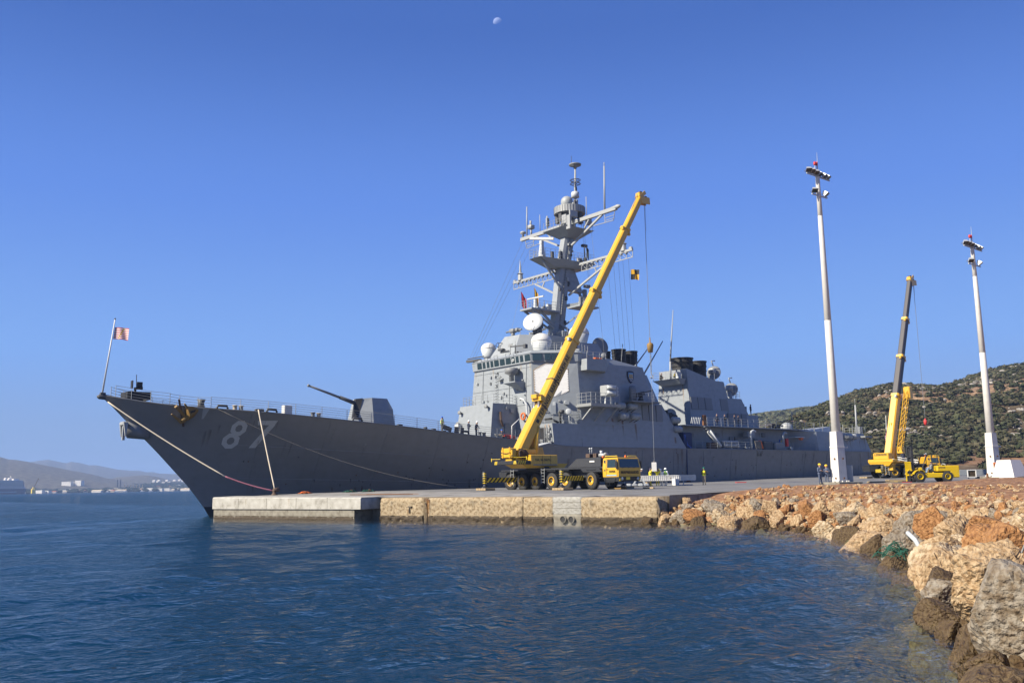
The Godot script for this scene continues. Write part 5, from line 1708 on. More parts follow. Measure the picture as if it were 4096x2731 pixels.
func raft_stack(s: float, h: float, z: float) -> void:
	var st := nst(true)
	lathe(st, V(s - 0.72, h, z), V(1, 0, 0), [Vector2(0.0, -0.05), Vector2(0.32, 0.0), Vector2(0.44, 0.14), Vector2(0.44, 0.6), Vector2(0.46, 0.62), Vector2(0.46, 0.82), Vector2(0.44, 0.84), Vector2(0.44, 1.3), Vector2(0.32, 1.44), Vector2(0.0, 1.49)], 16)
	var r := obj("life_raft", st, M.raft_white, ship)
	st = nst(); bar(st, V(s - 0.4, h - 0.35, z + 0.2), V(s - 0.5, h - 0.7, z - 0.6), 0.08, 0.08); bar(st, V(s + 0.4, h - 0.35, z + 0.2), V(s + 0.3, h - 0.7, z - 0.6), 0.08, 0.08); obj("raft_cradle", st, M.dark_grey, r)

func funnel(s: float, h: float, z: float, r: float, tall: float) -> void:
	var st := nst(true)
	var pr := []
	var n := 5
	for k in n:
		var y := tall * k / n
		var w := 1.0 + 0.03 * k
		pr.append_array([Vector2(r * 0.93 * w, y), Vector2(r * 0.93 * w, y + tall / n * 0.72), Vector2(r * 1.0 * w, y + tall / n * 0.78), Vector2(r * 1.0 * w, y + tall / n * 0.95)])
	pr.append_array([Vector2(r * 1.12, tall), Vector2(r * 1.0, tall), Vector2(r * 0.95, tall - 0.9), Vector2(0.0, tall - 0.9)])
	st.set_smooth_group(-1)
	lathe(st, V(s, h, z), Vector3.UP, pr, 26)
	obj("funnel", st, M.soot, ship)
func mast_box(st: SurfaceTool, rows: Array) -> void:
	# rows of (height, centre s, half length, half width)
	for i in rows.size() - 1:
		var r := []
		for q in [rows[i], rows[i + 1]]:
			r.append([V(q[1] - q[2], q[0], -q[3] * 0.75), V(q[1] - q[2], q[0], q[3] * 0.75), V(q[1] - q[2] * 0.5, q[0], q[3]), V(q[1] + q[2], q[0], q[3]), V(q[1] + q[2], q[0], -q[3]), V(q[1] - q[2] * 0.5, q[0], -q[3])])
		loft(st, r[0], r[1], i == 0, i == rows.size() - 2)

func yard_truss(parent: Node3D, z0: float, z1: float, s: float, h: float) -> void:
	var st := nst()
	bar(st, V(s, h, z0), V(s, h, z1), 0.28, 0.30)
	var dz := z1 - z0
	var n := 9
	bar(st, V(s, h - 1.05, z0 + dz * 0.04), V(s, h - 1.0, z1), 0.10, 0.10)
	for k in n + 1:
		var z := z0 + dz * (0.04 + 0.96 * k / n)
		bar(st, V(s, h, z), V(s, h - 1.05, z), 0.07, 0.07, V(1, 0, 0))
		if k < n:
			bar(st, V(s, h, z), V(s, h - 1.05, z + dz * 0.96 / n), 0.05, 0.05, V(1, 0, 0))
	obj("yard_truss", st, M.rail_grey, parent)
	st = nst()
	for k in 10:
		bbox(st, V(s - 0.05, h - 0.25, z0 + dz * (0.08 + 0.09 * k)), V(0.3, 0.3, 0.34), 0.03)
	var li := obj("yard_lamps", st, M.mid_grey, parent)
	tag(li, "", "", "", "stuff")

func ship_mast() -> void:
	var st := nst()
	mast_box(st, [[18.0, 57.0, 1.3, 1.05], [22.0, 57.9, 0.95, 0.75], [24.0, 58.45, 0.85, 0.68], [30.0, 59.4, 0.85, 0.66], [34.3, 60.3, 0.82, 0.62], [38.2, 61.2, 0.8, 0.6]])
	var mast := obj("mast", st, M.house_paint, ship)
	st = nst(); loft(st, [V(59.6, 29.2, -0.5), V(59.6, 29.2, 0.5), V(63.2, 29.0, 0.45), V(63.2, 29.0, -0.45)], [V(60.6, 33.0, -0.35), V(60.6, 33.0, 0.35), V(61.4, 33.0, 0.3), V(61.4, 33.0, -0.3)]); obj("mast_fin", st, M.house_paint, mast)
	st = nst(); bar(st, V(62.9, 29.0, 0), V(63.6, 25.8, 1.2), 0.35, 0.35); bar(st, V(58.2, 24.4, 0.5), V(61.9, 20.6, 3.2), 0.3, 0.3); bar(st, V(58.2, 24.2, -0.5), V(55.0, 22.2, -2.2), 0.28, 0.28); bar(st, V(57.8, 23.6, 0.4), V(54.4, 26.0, 0.6), 0.28, 0.28); obj("mast_stay", st, M.house_paint, mast)
	st = nst(); bbox(st, V(58.2, 21.6, 1.6), V(1.6, 2.6, 1.3), 0.1); bbox(st, V(59.6, 20.6, 2.6), V(1.2, 1.8, 1.6), 0.1); obj("mast_foot", st, M.house_paint, mast)
	# lower bar radar platform
	st = nst(); box(st, V(55.5, 25.65, 0), V(5.2, 0.22, 2.4)); bar(st, V(53.4, 25.5, 0.8), V(57.6, 23.4, 0.5), 0.2, 0.24); bar(st, V(53.4, 25.5, -0.8), V(57.6, 23.4, -0.5), 0.2, 0.24); obj("lower_platform", st, M.house_paint, mast)
	rail(mast, [V(58.0, 25.75, 1.15), V(53.0, 25.75, 1.15), V(53.0, 25.75, -1.15), V(58.0, 25.75, -1.15)], 1.15, 3, 0.7, false, 0.03)
	st = nst(); tube(st, V(54.6, 25.75, 0), V(54.6, 27.2, 0), 0.28, 0.2, 8); bar(st, V(54.6, 27.45, -1.6), V(54.6, 27.35, 1.75), 0.14, 0.18); bbox(st, V(56.6, 26.3, 0.5), V(0.7, 0.7, 0.5), 0.05); obj("bar_radar", st, M.dome_white, mast)
	# port platform halfway
	st = nst(); box(st, V(61.4, 26.4, 2.2), V(3.6, 0.22, 2.6)); bar(st, V(59.4, 24.0, 0.5), V(61.5, 26.3, 3.0), 0.18, 0.2); bar(st, V(59.8, 26.8, 0.5), V(62.6, 27.2, 3.4), 0.3, 0.4); obj("side_stage", st, M.house_paint, mast)
	rail(mast, [V(59.8, 26.5, 3.3), V(63.1, 26.5, 3.3), V(63.1, 26.5, 1.0)], 1.1, 3, 0.8, false, 0.03)
	st = nst(); bbox(st, V(62.0, 28.0, 2.0), V(0.5, 2.2, 0.5), 0.05); bbox(st, V(62.2, 29.5, 2.3), V(0.9, 0.4, 0.6), 0.05); bbox(st, V(60.6, 27.2, 2.6), V(0.4, 1.2, 0.4), 0.04); obj("sensor_cluster", st, M.mid_grey, mast)
	# main working platform
	st = nst(); loft(st, [V(57.6, 32.0, -0.8), V(57.6, 32.0, 0.8), V(63.2, 32.2, 1.4), V(63.2, 32.2, -1.4)], [V(54.7, 33.0, -1.2), V(54.7, 33.0, 1.2), V(64.2, 33.0, 2.3), V(64.2, 33.0, -2.3)]); obj("middle_platform", st, M.house_paint, mast)
	rail(mast, [V(63.9, 33.05, 2.2), V(59.6, 33.05, 1.75), V(54.8, 33.05, 1.15), V(54.8, 33.05, -1.15), V(63.9, 33.05, -2.2)], 1.2, 3, 0.75, false, 0.032)
	st = nst(); bar(st, V(55.2, 32.9, 0.7), V(58.8, 29.2, 0.5), 0.2, 0.22); bar(st, V(57.0, 32.8, -0.6), V(59.2, 31.0, -0.4), 0.2, 0.22); obj("platform_strut", st, M.house_paint, mast)
	st = nst(); loft(st, [V(55.6, 33.0, -0.4), V(55.6, 33.0, 0.4), V(56.4, 33.0, 0.4), V(56.4, 33.0, -0.4)], [V(55.8, 35.0, -0.2), V(55.8, 35.0, 0.2), V(56.2, 35.0, 0.2), V(56.2, 35.0, -0.2)]); bbox(st, V(56.0, 35.3, 0), V(0.5, 0.6, 0.5), 0.06); var nr := obj("search_radar", st, M.dome_white, mast)
	st = nst(); bar(st, V(55.1, 36.05, -1.4), V(57.0, 35.7, 1.4), 0.35, 0.32); obj("radar_bar", st, M.white_paint, mast)
	st = nst(); bbox(st, V(62.8, 35.6, 1.4), V(0.9, 0.35, 0.5), 0.04); tube(st, V(62.8, 33, 1.4), V(62.8, 35.5, 1.4), 0.08); bbox(st, V(58.4, 33.7, 1.2), V(0.5, 1.0, 0.4), 0.05); bbox(st, V(57.2, 33.6, 0.8), V(0.4, 0.9, 0.4), 0.05); obj("platform_gear", st, M.dark_grey, mast)
	# upper yard
	st = nst(); bar(st, V(61.0, 38.75, -10.2), V(61.0, 38.75, 9.6), 0.42, 0.5); obj("upper_yard", st, M.rail_grey, mast)
	st = nst()
	for z in [-1.0, 1.0]:
		bar(st, V(61.0, 38.5, z * 6.9), V(60.9, 35.4, z * 0.6), 0.26, 0.26)
		bar(st, V(61.0, 38.5, z * 4.4), V(61.0, 37.2, z * 3.2), 0.18, 0.18)
		bar(st, V(61.0, 38.5, z * 3.0), V(61.0, 37.0, z * 3.0), 0.14, 0.14)
		path_tube(st, [V(61.0, 38.5, z * 9.3), V(61.0, 37.2, z * 9.0), V(61.0, 37.3, z * 5.2)], 0.06)
		for y in [37.9, 37.5]:
			tube(st, V(61.0, y, z * 9.2), V(61.0, y, z * 7.4), 0.04)
		tube(st, V(61.0, 38.5, z * 7.4), V(61.0, 37.2, z * 7.4), 0.05)
	obj("yard_strut", st, M.rail_grey, mast)
	st = nst(true)
	lathe(st, V(61.0, 39.0, -9.8), Vector3.UP, [Vector2(0.2, 0), Vector2(0.15, 0.5), Vector2(0.45, 0.65), Vector2(0.45, 0.85), Vector2(0.2, 0.98), Vector2(0, 1.0)], 12)
	tube(st, V(61.0, 39.0, -8.9), V(61.1, 43.6, -8.9), 0.11, 0.08, 8)
	tube(st, V(61.0, 39.0, -5.9), V(61.0, 41.6, -5.9), 0.05)
	tube(st, V(61.0, 39.0, -4.3), V(61.0, 41.0, -4.3), 0.12)
	bbox(st, V(61.0, 40.2, -7.9), V(0.8, 0.6, 0.8), 0.06); tube(st, V(61, 39, -7.9), V(61, 40, -7.9), 0.15); tube(st, V(61, 40.4, -8.0), V(61, 41.2, -8.0), 0.15)
	obj("yard_antennas", st, M.rail_grey, mast)
	st = nst(true)
	tube(st, V(61.0, 39.0, 7.4), V(61.2, 45.3, 7.4), 0.13, 0.1, 8); tube(st, V(61.2, 45.3, 7.4), V(61.2, 45.8, 7.4), 0.06)
	lathe(st, V(61.0, 38.9, 8.6), V(0, 0, 1), [Vector2(0.2, 0), Vector2(0.24, 0.7), Vector2(0.3, 1.2), Vector2(0.2, 1.6), Vector2(0.02, 1.75)], 10)
	tube(st, V(61.0, 39.0, 3.9), V(61.0, 41.8, 3.9), 0.05)
	obj("yard_antennas", st, M.rail_grey, mast)
	# top platform, drum and dome
	st = nst(); loft(st, [V(60.2, 36.6, -0.9), V(60.2, 36.6, 0.9), V(62.4, 36.6, 0.9), V(62.4, 36.6, -0.9)], [V(58.4, 37.7, -2.5), V(58.4, 37.7, 2.5), V(63.8, 37.7, 2.5), V(63.8, 37.7, -2.5)]); obj("top_platform", st, M.house_paint, mast)
	rail(mast, [V(63.6, 37.75, 2.4), V(58.6, 37.75, 2.4), V(58.6, 37.75, -2.4)], 1.25, 3, 0.7, false, 0.035)
	st = nst(true); tube(st, V(61.3, 37.7, 0), V(61.3, 41.0, 0), 0.95, 0.95, 16); obj("mast_drum", st, M.house_paint, mast)
	st = nst()
	lathe(st, V(61.45, 40.25, 0), Vector3.UP, [Vector2(1.95, 0), Vector2(2.22, 0.0), Vector2(2.22, 0.95), Vector2(1.3, 1.0), Vector2(0.0, 1.0)], 36); obj("antenna_ring", st, M.rail_grey, mast)
	st = nst()
	for k in 36:
		var a := TAU * k / 36.0
		box(st, V(61.45 + 2.22 * cos(a), 40.72, 2.22 * sin(a)), V(0.05, 0.9, 0.06), Basis(Vector3.UP, -a))
	tag(obj("ring_ribs", st, M.dark_grey, mast), "", "", "", "stuff")
	st = nst(true)
	var pr := [Vector2(0.85, 0), Vector2(0.86, 0.85)]
	for k in 6:
		pr.append(Vector2(0.86 * cos(PI * 0.5 * (k + 1) / 6.0), 0.85 + 0.78 * sin(PI * 0.5 * (k + 1) / 6.0)))
	lathe(st, V(60.9, 41.2, 0.1), Vector3.UP, pr, 22); obj("top_dome", st, M.raft_white, mast)
	for q in [[60.0, 39.6, 2.3, 1.5, 0.9, 0.25], [59.2, 38.9, 1.3, 0.25, 1.3, 0.9], [59.0, 39.2, -2.0, 0.5, 1.2, 0.3], [63.2, 39.2, 2.0, 0.9, 1.3, 0.5], [58.8, 38.1, 2.6, 0.35, 2.0, 0.8]]:
		st = nst(); bbox(st, V(q[0], q[1], q[2]), V(q[3], q[4], q[5]), 0.04); obj("antenna_panel", st, M.rail_grey, mast)
	st = nst()
	for k in 7:
		var a := TAU * k / 7.0 + 0.4
		bbox(st, V(61.4 + 1.7 * cos(a), 39.6, 1.7 * sin(a)), V(0.5, 1.2, 0.6), 0.05)
	tag(obj("receiver_boxes", st, M.dark_grey, mast), "", "", "", "stuff")
	# pole mast above
	st = nst(true)
	tube(st, V(62.9, 41.2, -0.3), V(63.1, 47.6, -0.3), 0.2, 0.12, 8)
	var pole := obj("pole_mast", st, M.rail_grey, mast)
	st = nst(true); lathe(st, V(62.95, 43.15, -0.3), Vector3.UP, [Vector2(0.6, 0), Vector2(0.56, 0.75), Vector2(0.4, 0.85), Vector2(0, 0.86)], 16); obj("bucket_antenna", st, M.dome_white, mast)
	st = nst()
	for y in [45.2, 45.75]:
		for k in 12:
			var a := TAU * k / 12.0
			var b := TAU * (k + 1) / 12.0
			tube(st, V(63.05 + 0.75 * cos(a), y, -0.3 + 0.75 * sin(a)), V(63.05 + 0.75 * cos(b), y, -0.3 + 0.75 * sin(b)), 0.05, -1, 4)
			if k % 3 == 0:
				tube(st, V(63.05 + 0.75 * cos(a), y, -0.3 + 0.75 * sin(a)), V(63.05, y, -0.3), 0.04, -1, 4)
				tube(st, V(63.05 + 0.75 * cos(a), 45.2, -0.3 + 0.75 * sin(a)), V(63.05 + 0.75 * cos(a), 45.75, -0.3 + 0.75 * sin(a)), 0.05, -1, 4)
	obj("ring_aerial", st, M.dark_grey, mast)
	st = nst(true); lathe(st, V(63.1, 47.5, -0.3), Vector3.UP, [Vector2(0.2, 0), Vector2(0.3, 0.35), Vector2(0.88, 0.5), Vector2(0.9, 0.66), Vector2(0.5, 0.78), Vector2(0, 0.8)], 20); obj("disc_aerial", st, M.mid_grey, mast)
	st = nst(); tube(st, V(62.6, 48.0, -0.5), V(62.6, 49.4, -0.5), 0.035); bbox(st, V(63.0, 42.2, -0.3), V(0.5, 1.0, 0.5), 0.05); bbox(st, V(63.05, 44.4, -0.3), V(0.35, 0.8, 0.35), 0.04); obj("mast_lights", st, M.dark_grey, mast)
	# lower yards
	yard_truss(mast, -2.0, -12.2, 61.0, 32.5)
	yard_truss(mast, 2.2, 12.2, 61.0, 32.5)
	st = nst()
	for z in [-1.0, 1.0]:
		bar(st, V(61.0, 31.4, z * 7.2), V(60.2, 28.3, z * 0.7), 0.24, 0.24)
		bar(st, V(61.0, 31.4, z * 5.2), V(60.9, 30.6, z * 5.6), 0.14, 0.14)
		lathe(st, V(61.0, 32.6, z * 10.6), Vector3.UP, [Vector2(0.4, 0), Vector2(0.35, 0.9), Vector2(0.5, 1.0), Vector2(0.2, 1.2), Vector2(0.12, 2.2), Vector2(0.03, 3.1)], 8)
		bbox(st, V(61.0, 32.7, z * 11.9), V(0.3, 0.4, 0.5), 0.04)
	obj("yard_strut", st, M.rail_grey, mast)
	# halyards and stays
	st = nst()
	for q in [[61, 38.6, -9.8, 47.3, 19.3, -5.0], [61, 38.4, -8.4, 47.5, 19.3, -4.7], [61, 38.2, -7.0, 47.7, 19.3, -4.4], [61, 31.4, 10.4, 66.5, 18.4, 6.0], [61, 31.4, 9.6, 66.2, 18.4, 5.4], [61, 31.4, 8.7, 65.9, 18.4, 4.8], [61, 31.4, 7.6, 65.6, 18.4, 4.2], [61, 31.4, 11.4, 66.9, 18.4, 6.5], [61.4, 38.3, 4.2, 64.5, 19.5, 3.0], [61.2, 38.3, 2.6, 63.5, 26.0, 2.0], [61.2, 36.3, 3.2, 62.9, 27.0, 2.6], [61, 31.4, -10.4, 53.0, 22.4, -3.6]]:
		tube(st, V(q[0], q[1], q[2]), V(q[3], q[4], q[5]), 0.018, -1, 3)
	obj("halyards", st, M.wire_grey, mast)

func ship_aft() -> void:
	var st := nst()
	# aft funnel house
	var b := [V(81.9, 12.4, -3.3), V(81.9, 12.4, 3.35), V(96.4, 12.4, 3.5), V(96.4, 12.4, -3.5)]
	var t := [V(82.1, 19.3, -2.6), V(82.1, 19.3, 2.75), V(88.5, 17.85, 2.9), V(88.5, 17.85, -2.9)]
	st = nst(); loft(st, [V(81.9, 9.9, -3.5), V(81.9, 9.9, 3.5), V(89.4, 9.9, 3.6), V(89.4, 9.9, -3.6)], t)
	var ah := obj("aft_house", st, M.house_paint, ship)
	st = nst(); loft(st, [V(88.0, 9.9, -3.6), V(88.0, 9.9, 3.6), V(92.6, 9.9, 3.6), V(92.6, 9.9, -3.6)], [V(88.0, 17.8, -2.9), V(88.0, 17.8, 2.9), V(90.7, 17.75, 2.9), V(90.7, 17.75, -2.9)]); obj("aft_house", st, M.house_paint, ship)
	st = nst(); loft(st, [V(91.0, 9.9, -3.6), V(91.0, 9.9, 3.6), V(97.6, 9.9, 3.6), V(97.6, 9.9, -3.6)], [V(91.0, 15.2, -3.2), V(91.0, 15.2, 3.2), V(94.6, 15.2, 3.2), V(94.6, 15.2, -3.2)]); obj("aft_house", st, M.house_paint, ship)
	for q in [[82.2, 83.7], [83.85, 85.3], [85.5, 87.1], [89.2, 91.0]]:
		st = nst(); loft(st, [V(q[0] + 0.05, 13.15, 3.36), V(q[1] + 0.1, 13.15, 3.36), V(q[1] + 0.1, 13.15, 3.1), V(q[0] + 0.05, 13.15, 3.1)], [V(q[0], 15.0, 3.22), V(q[1], 15.0, 3.22), V(q[1], 15.0, 3.0), V(q[0], 15.0, 3.0)]); obj("intake_screen", st, M.mid_grey, ship)
	for q in [[90.5, 92.0], [92.2, 93.7], [93.9, 95.2]]:
		st = nst(); box(st, V((q[0] + q[1]) * 0.5, 12.0, 3.55), V(q[1] - q[0], 1.6, 0.14)); obj("intake_screen", st, M.mid_grey, ship)
	# stage on its front face with the whip aerial
	st = nst(); loft(st, [V(81.9, 16.9, -1.6), V(81.9, 16.9, 2.4), V(81.0, 17.0, 2.4), V(81.0, 17.0, -1.6)], [V(81.9, 17.75, -2.6), V(81.9, 17.75, 2.75), V(80.2, 17.75, 2.75), V(80.2, 17.75, -2.4)]); obj("front_stage", st, M.house_paint, ship)
	rail(ship, [V(81.9, 17.8, -2.4), V(80.3, 17.8, -2.3), V(80.3, 17.8, 2.65), V(81.8, 17.8, 2.65)], 1.2, 3, 1.3)
	st = nst(true); tube(st, V(80.9, 17.8, 0.6), V(81.0, 20.5, 0.6), 0.16, 0.14, 8); tube(st, V(81.0, 20.5, 0.6), V(82.2, 28.6, 0.6), 0.13, 0.05, 8); obj("tall_whip_aerial", st, M.rail_grey, ship)
	st = nst(); bbox(st, V(81.2, 18.3, 1.9), V(0.6, 1.0, 0.6), 0.05); obj("stage_locker", st, M.dome_white, ship)
	streak(ship, V(81.98, 16.8, -1.9), V(0, 0, 1), V(-0.01, -1, 0), 0.5, 1.2, Color(0.42, 0.24, 0.06, 0.8))
	streak(ship, V(81.98, 17.5, 2.0), V(0, 0, 1), V(-0.01, -1, 0.02), 0.3, 4.0, Color(0.36, 0.20, 0.06, 0.8))
	funnel(84.4, 18.2, 0.0, 1.62, 3.1)
	funnel(88.3, 17.4, 0.0, 1.22, 3.7)
	# illuminator dishes
	for q in [[91.9, 19.7, 0.0, 1.08], [96.1, 17.2, 0.0, 1.08]]:
		st = nst(true)
		var ax := V(0.80, -0.22, -0.30).normalized()
		var c := V(q[0], q[1], q[2])
		lathe(st, c, ax, [Vector2(0.15, -0.1), Vector2(0.7, 0.12), Vector2(1.15, 0.42), Vector2(1.17, 0.46), Vector2(0.65, 0.3), Vector2(0, 0.16)], 24)
		var di := obj("illuminator_dish", st, M.mid_grey, ship)
		st = nst(true); tube(st, V(q[0] - 0.1, q[1] - 2.4, q[2]), V(q[0] - 0.1, q[1] - 0.4, q[2]), 0.42, 0.34, 10); bbox(st, c - ax * 0.35, V(0.9, 0.9, 1.0), 0.1); path_tube(st, [c - ax * 0.2 + V(0, 0.9, 0.2), c - ax * 0.6 + V(-0.2, 1.5, 0.2), c - ax * 0.1 + V(0.4, 1.75, 0.2)], 0.1, 6); obj("dish_mount", st, M.raft_white, di)
	rail(ship, [V(88.8, 17.85, 2.7), V(92.5, 15.3, 2.9), V(94.5, 15.25, 3.0)], 1.1, 2, 1.2)
	rail(ship, [V(92.0, 15.25, 3.0), V(94.5, 15.25, 3.0), V(94.5, 15.25, 0.5)], 1.1, 3, 1.0)
	st = nst(); tube(st, V(97.2, 10.2, 2.0), V(97.2, 14.2, 2.0), 0.22, 0.18, 8); obj("exhaust_post", st, M.mid_grey, ship)
	st = nst(); box(st, V(97.0, 11.3, 1.6), V(3.0, 2.8, 3.6)); obj("aft_deckhouse", st, M.house_paint, ship)
	# break of the deck amidships: boats, tarps and rafts
	st = nst(); loft(st, [V(70.5, 6.9, 4.0), V(70.5, 6.9, 7.4), V(76.5, 6.9, 7.4), V(76.5, 6.9, 4.0)], [V(71.0, 9.3, 4.2), V(71.0, 9.3, 7.2), V(76.2, 9.6, 7.2), V(76.2, 9.6, 4.2)]); obj("tarpaulin", st, M.boot_black, ship)
	st = nst(); bbox(st, V(74.6, 8.1, 8.2), V(1.9, 2.2, 0.9), 0.1); obj("blue_wrapped_store", st, M.navy_blue, ship)
	st = nst(); bbox(st, V(71.6, 10.6, 7.5), V(2.6, 2.2, 2.2), 0.2); for_clutter(st, V(71.2, 11.6, 8.2), 9, 0.8); obj("boat_davit", st, M.black, ship)
	st = nst(); path_tube(st, [V(70.0, 11.5, 8.8), V(70.3, 9.4, 9.7), V(70.2, 11.7, 9.0)], 0.06); path_tube(st, [V(69.6, 10.6, 9.3), V(71.2, 8.6, 9.8)], 0.05); obj("davit_arm", st, M.rail_grey, ship)
	raft_stack(70.6, 10.7, 10.0); raft_stack(70.8, 9.5, 10.1)
	st = nst(); path_tube(st, [V(72.3, 8.8, 10.0), V(72.6, 7.4, 10.18), V(73.4, 7.0, 10.1)], 0.10, 6); obj("blue_hose", st, M.blue, ship)
	st = nst(); path_tube(st, [V(72.4, 8.6, 10.22), V(72.5, 5.0, half(72.5, 5.0) + 0.08), V(72.6, 2.0, half(72.6, 2.0) + 0.1)], 0.07, 6); obj("blue_hose", st, M.navy_blue, ship)
	# 01 deck aft with recessed side wall and the walkway below it
	st = nst(); loft(st, [V(73.0, 6.85, -7.2), V(73.0, 6.85, 7.2), V(104.0, 6.85, 7.2), V(104.0, 6.85, -7.2)], [V(73.4, 10.15, -7.2), V(73.4, 10.2, 7.25), V(104.0, 10.2, 7.25), V(104.0, 10.2, -7.2)]); var lw := obj("after_deckhouse", st, M.house_paint, ship)
	st = nst(); box(st, V(88.5, 10.19, 8.0), V(30.0, 0.12, 2.2)); obj("upper_walkway", st, M.house_paint, ship)
	st = nst(); loft(st, [V(105.2, 6.85, -9.65), V(102.0, 6.85, 7.25), V(105.2, 6.85, 9.7), V(121.9, 6.85, 9.2), V(121.9, 6.85, -9.2)], [V(103.0, 10.05, -8.7), V(100.2, 10.1, 7.25), V(105.1, 10.0, 9.45), V(120.3, 9.95, 8.9), V(120.3, 9.95, -8.9)]); var han := obj("hangar", st, M.house_paint, ship)
	for q in [[114.0, 9.0, 0.3, 1.9], [115.0, 9.0, 0.35, 2.2], [119.6, 9.6, 0.6, 3.0], [117.9, 8.8, 0.3, 1.5]]:
		streak(han, V(q[0], q[1], lerpf(9.55, 9.2, clampf((q[1] - 7.0) / 3.0, 0, 1)) + 0.06), V(1, 0, 0), V(0, -1, 0.09), q[2], q[3], Color(0.24, 0.11, 0.03, 0.75))
	for q in [[84.0, 9.8, 1.5], [89.5, 9.9, 1.3], [80.2, 10.0, 1.6], [93.0, 9.6, 1.0]]:
		streak(lw, V(q[0], q[1], 7.29), V(1, 0, 0), V(0, -1, 0), 0.3, q[2], Color(0.24, 0.12, 0.04, 0.6))
	rail(ship, [V(78.5, 10.25, 9.0), V(88.0, 10.25, 9.0), V(99.5, 10.25, 9.0), V(104.5, 10.1, 9.4)], 1.15, 3, 1.5)
	for q in [[100.0, 9.1], [102.5, 9.1], [104.9, 9.3], [107.3, 9.3], [109.6, 9.2], [112.0, 9.2], [116.5, 9.1], [118.4, 9.0]]:
		st = nst(); tube(st, V(q[0], 10.0, q[1]), V(q[0] - 0.35, 11.3, q[1] + 0.25), 0.05); obj("net_stanchion", st, M.rail_grey, ship)
	rail(ship, [V(118.2, 9.95, 8.8), V(121.0, 9.95, 8.8), V(121.0, 9.95, 5.0)], 1.2, 3, 0.9)
	# ladder from the upper walkway
	st = nst(); ladder(st, V(77.3, 10.2, 9.2), V(80.6, 7.0, 9.3), V(0, 0, 1), 0.7, 10, 0.06); path_tube(st, [V(77.0, 11.2, 9.5), V(80.4, 8.0, 9.6)], 0.03, 4); obj("deck_ladder", st, M.rail_grey, ship)
	st = nst(true); tube(st, V(78.0, 9.4, 9.65), V(80.3, 7.3, 9.65), 0.33, 0.33, 10); obj("white_roll", st, M.dome_white, ship)
	st = nst()
	for k in 6:
		bar(st, V(74.6 + k * 0.36, 10.4, 9.3), V(74.9 + k * 0.36, 11.3, 9.3), 0.07, 0.07)
	obj("rack_bars", st, M.dome_white, ship)
	# torpedo tubes
	for q in [[7.95, 9.3], [7.45, 9.55], [7.45, 8.95]]:
		st = nst(true); lathe(st, V(81.2, q[0], q[1]), V(1, 0, 0), [Vector2(0.0, 0), Vector2(0.25, 0.02), Vector2(0.27, 0.1), Vector2(0.27, 0.5), Vector2(0.3, 0.52), Vector2(0.3, 0.7), Vector2(0.27, 0.72), Vector2(0.27, 2.9), Vector2(0.3, 2.95), Vector2(0.3, 3.5), Vector2(0.0, 3.55)], 14); obj("torpedo_tube", st, M.raft_white, ship)
	# davit, netting, locker clutter along the walkway
	st = nst(true); path_tube(st, [V(87.8, 6.9, 9.5), V(87.8, 9.1, 9.5), V(88.0, 9.6, 9.5), V(88.5, 9.75, 9.5), V(89.0, 9.6, 9.5)], 0.16, 8); obj("davit", st, M.dome_white, ship)
	st = nst(); bbox(st, V(88.9, 9.2, 8.4), V(1.8, 0.9, 0.9), 0.05); obj("davit_winch", st, M.house_paint, ship)
	st = nst()
	for k in 13:
		var x := 88.2 + k * 0.12
		path_tube(st, [V(x, 8.2, 9.85), V(x + rng.randf_range(-0.1, 0.1), 7.6, 9.95), V(x + rng.randf_range(-0.2, 0.2), 6.6 - 0.3 * (k % 3), 10.1)], 0.06, 5)
	obj("hanging_lines", st, M.rope_dark, ship)
	st = nst(); loft(st, [V(89.9, 7.1, 9.75), V(90.3, 7.1, 9.75), V(90.3, 7.1, 9.9), V(89.9, 7.1, 9.9)], [V(89.3, 8.3, 9.7), V(89.8, 8.3, 9.7), V(89.8, 8.3, 9.85), V(89.3, 8.3, 9.85)]); obj("orange_net", st, M.orange, ship)
	st = nst(); bbox(st, V(91.8, 7.55, 9.4), V(2.2, 1.4, 0.7), 0.15); obj("covered_locker", st, M.dark_grey, ship)
	st = nst(); bbox(st, V(94.8, 7.5, 9.4), V(2.6, 1.3, 0.7), 0.2); obj("covered_locker", st, M.mid_grey, ship)
	st = nst(); bbox(st, V(78.6, 7.4, 9.5), V(2.0, 0.9, 0.3), 0.04); obj("rust_brown_rack", st, M.brown_dark, ship)
	st = nst(true); path_tube(st, [V(96.0, 6.9, 9.4), V(96.0, 9.2, 9.4), V(96.4, 9.6, 9.4), V(97.0, 9.5, 9.4)], 0.2, 8); obj("davit", st, M.raft_white, ship)
	st = nst(); bbox(st, V(96.8, 8.1, 9.5), V(0.5, 1.2, 0.4), 0.05); obj("fire_station", st, M.red, ship)
	st = nst(); bbox(st, V(98.5, 8.1, 7.3), V(0.8, 1.2, 0.1), 0.02); obj("notice_board", st, M.blue, ship)
	st = nst(); bbox(st, V(98.5, 8.3, 7.4), V(0.4, 0.6, 0.05), 0.02); obj("notice_sheet", st, M.sign_yellow, ship)
	for q in [[82.8, 9.1, 7.3], [86.0, 8.6, 7.3], [87.2, 8.6, 7.3], [77.0, 9.0, 7.3], [94.0, 9.3, 7.3], [92.0, 8.4, 7.3]]:
		st = nst(); bbox(st, V(q[0], q[1], q[2]), V(0.8, 0.6, 0.3), 0.03); obj("wall_locker", st, M.mid_grey, ship)
	st = nst(); for_clutter(st, V(86.4, 7.0, 9.7), 10, 0.5); for_clutter(st, V(97.5, 7.0, 9.6), 6, 0.4); obj("deck_clutter", st, M.raft_white, ship)
	rail(ship, [V(74.5, 6.9, 9.95), V(81.0, 6.9, 9.95), V(87.4, 6.9, 9.95)], 1.1, 3, 1.6)
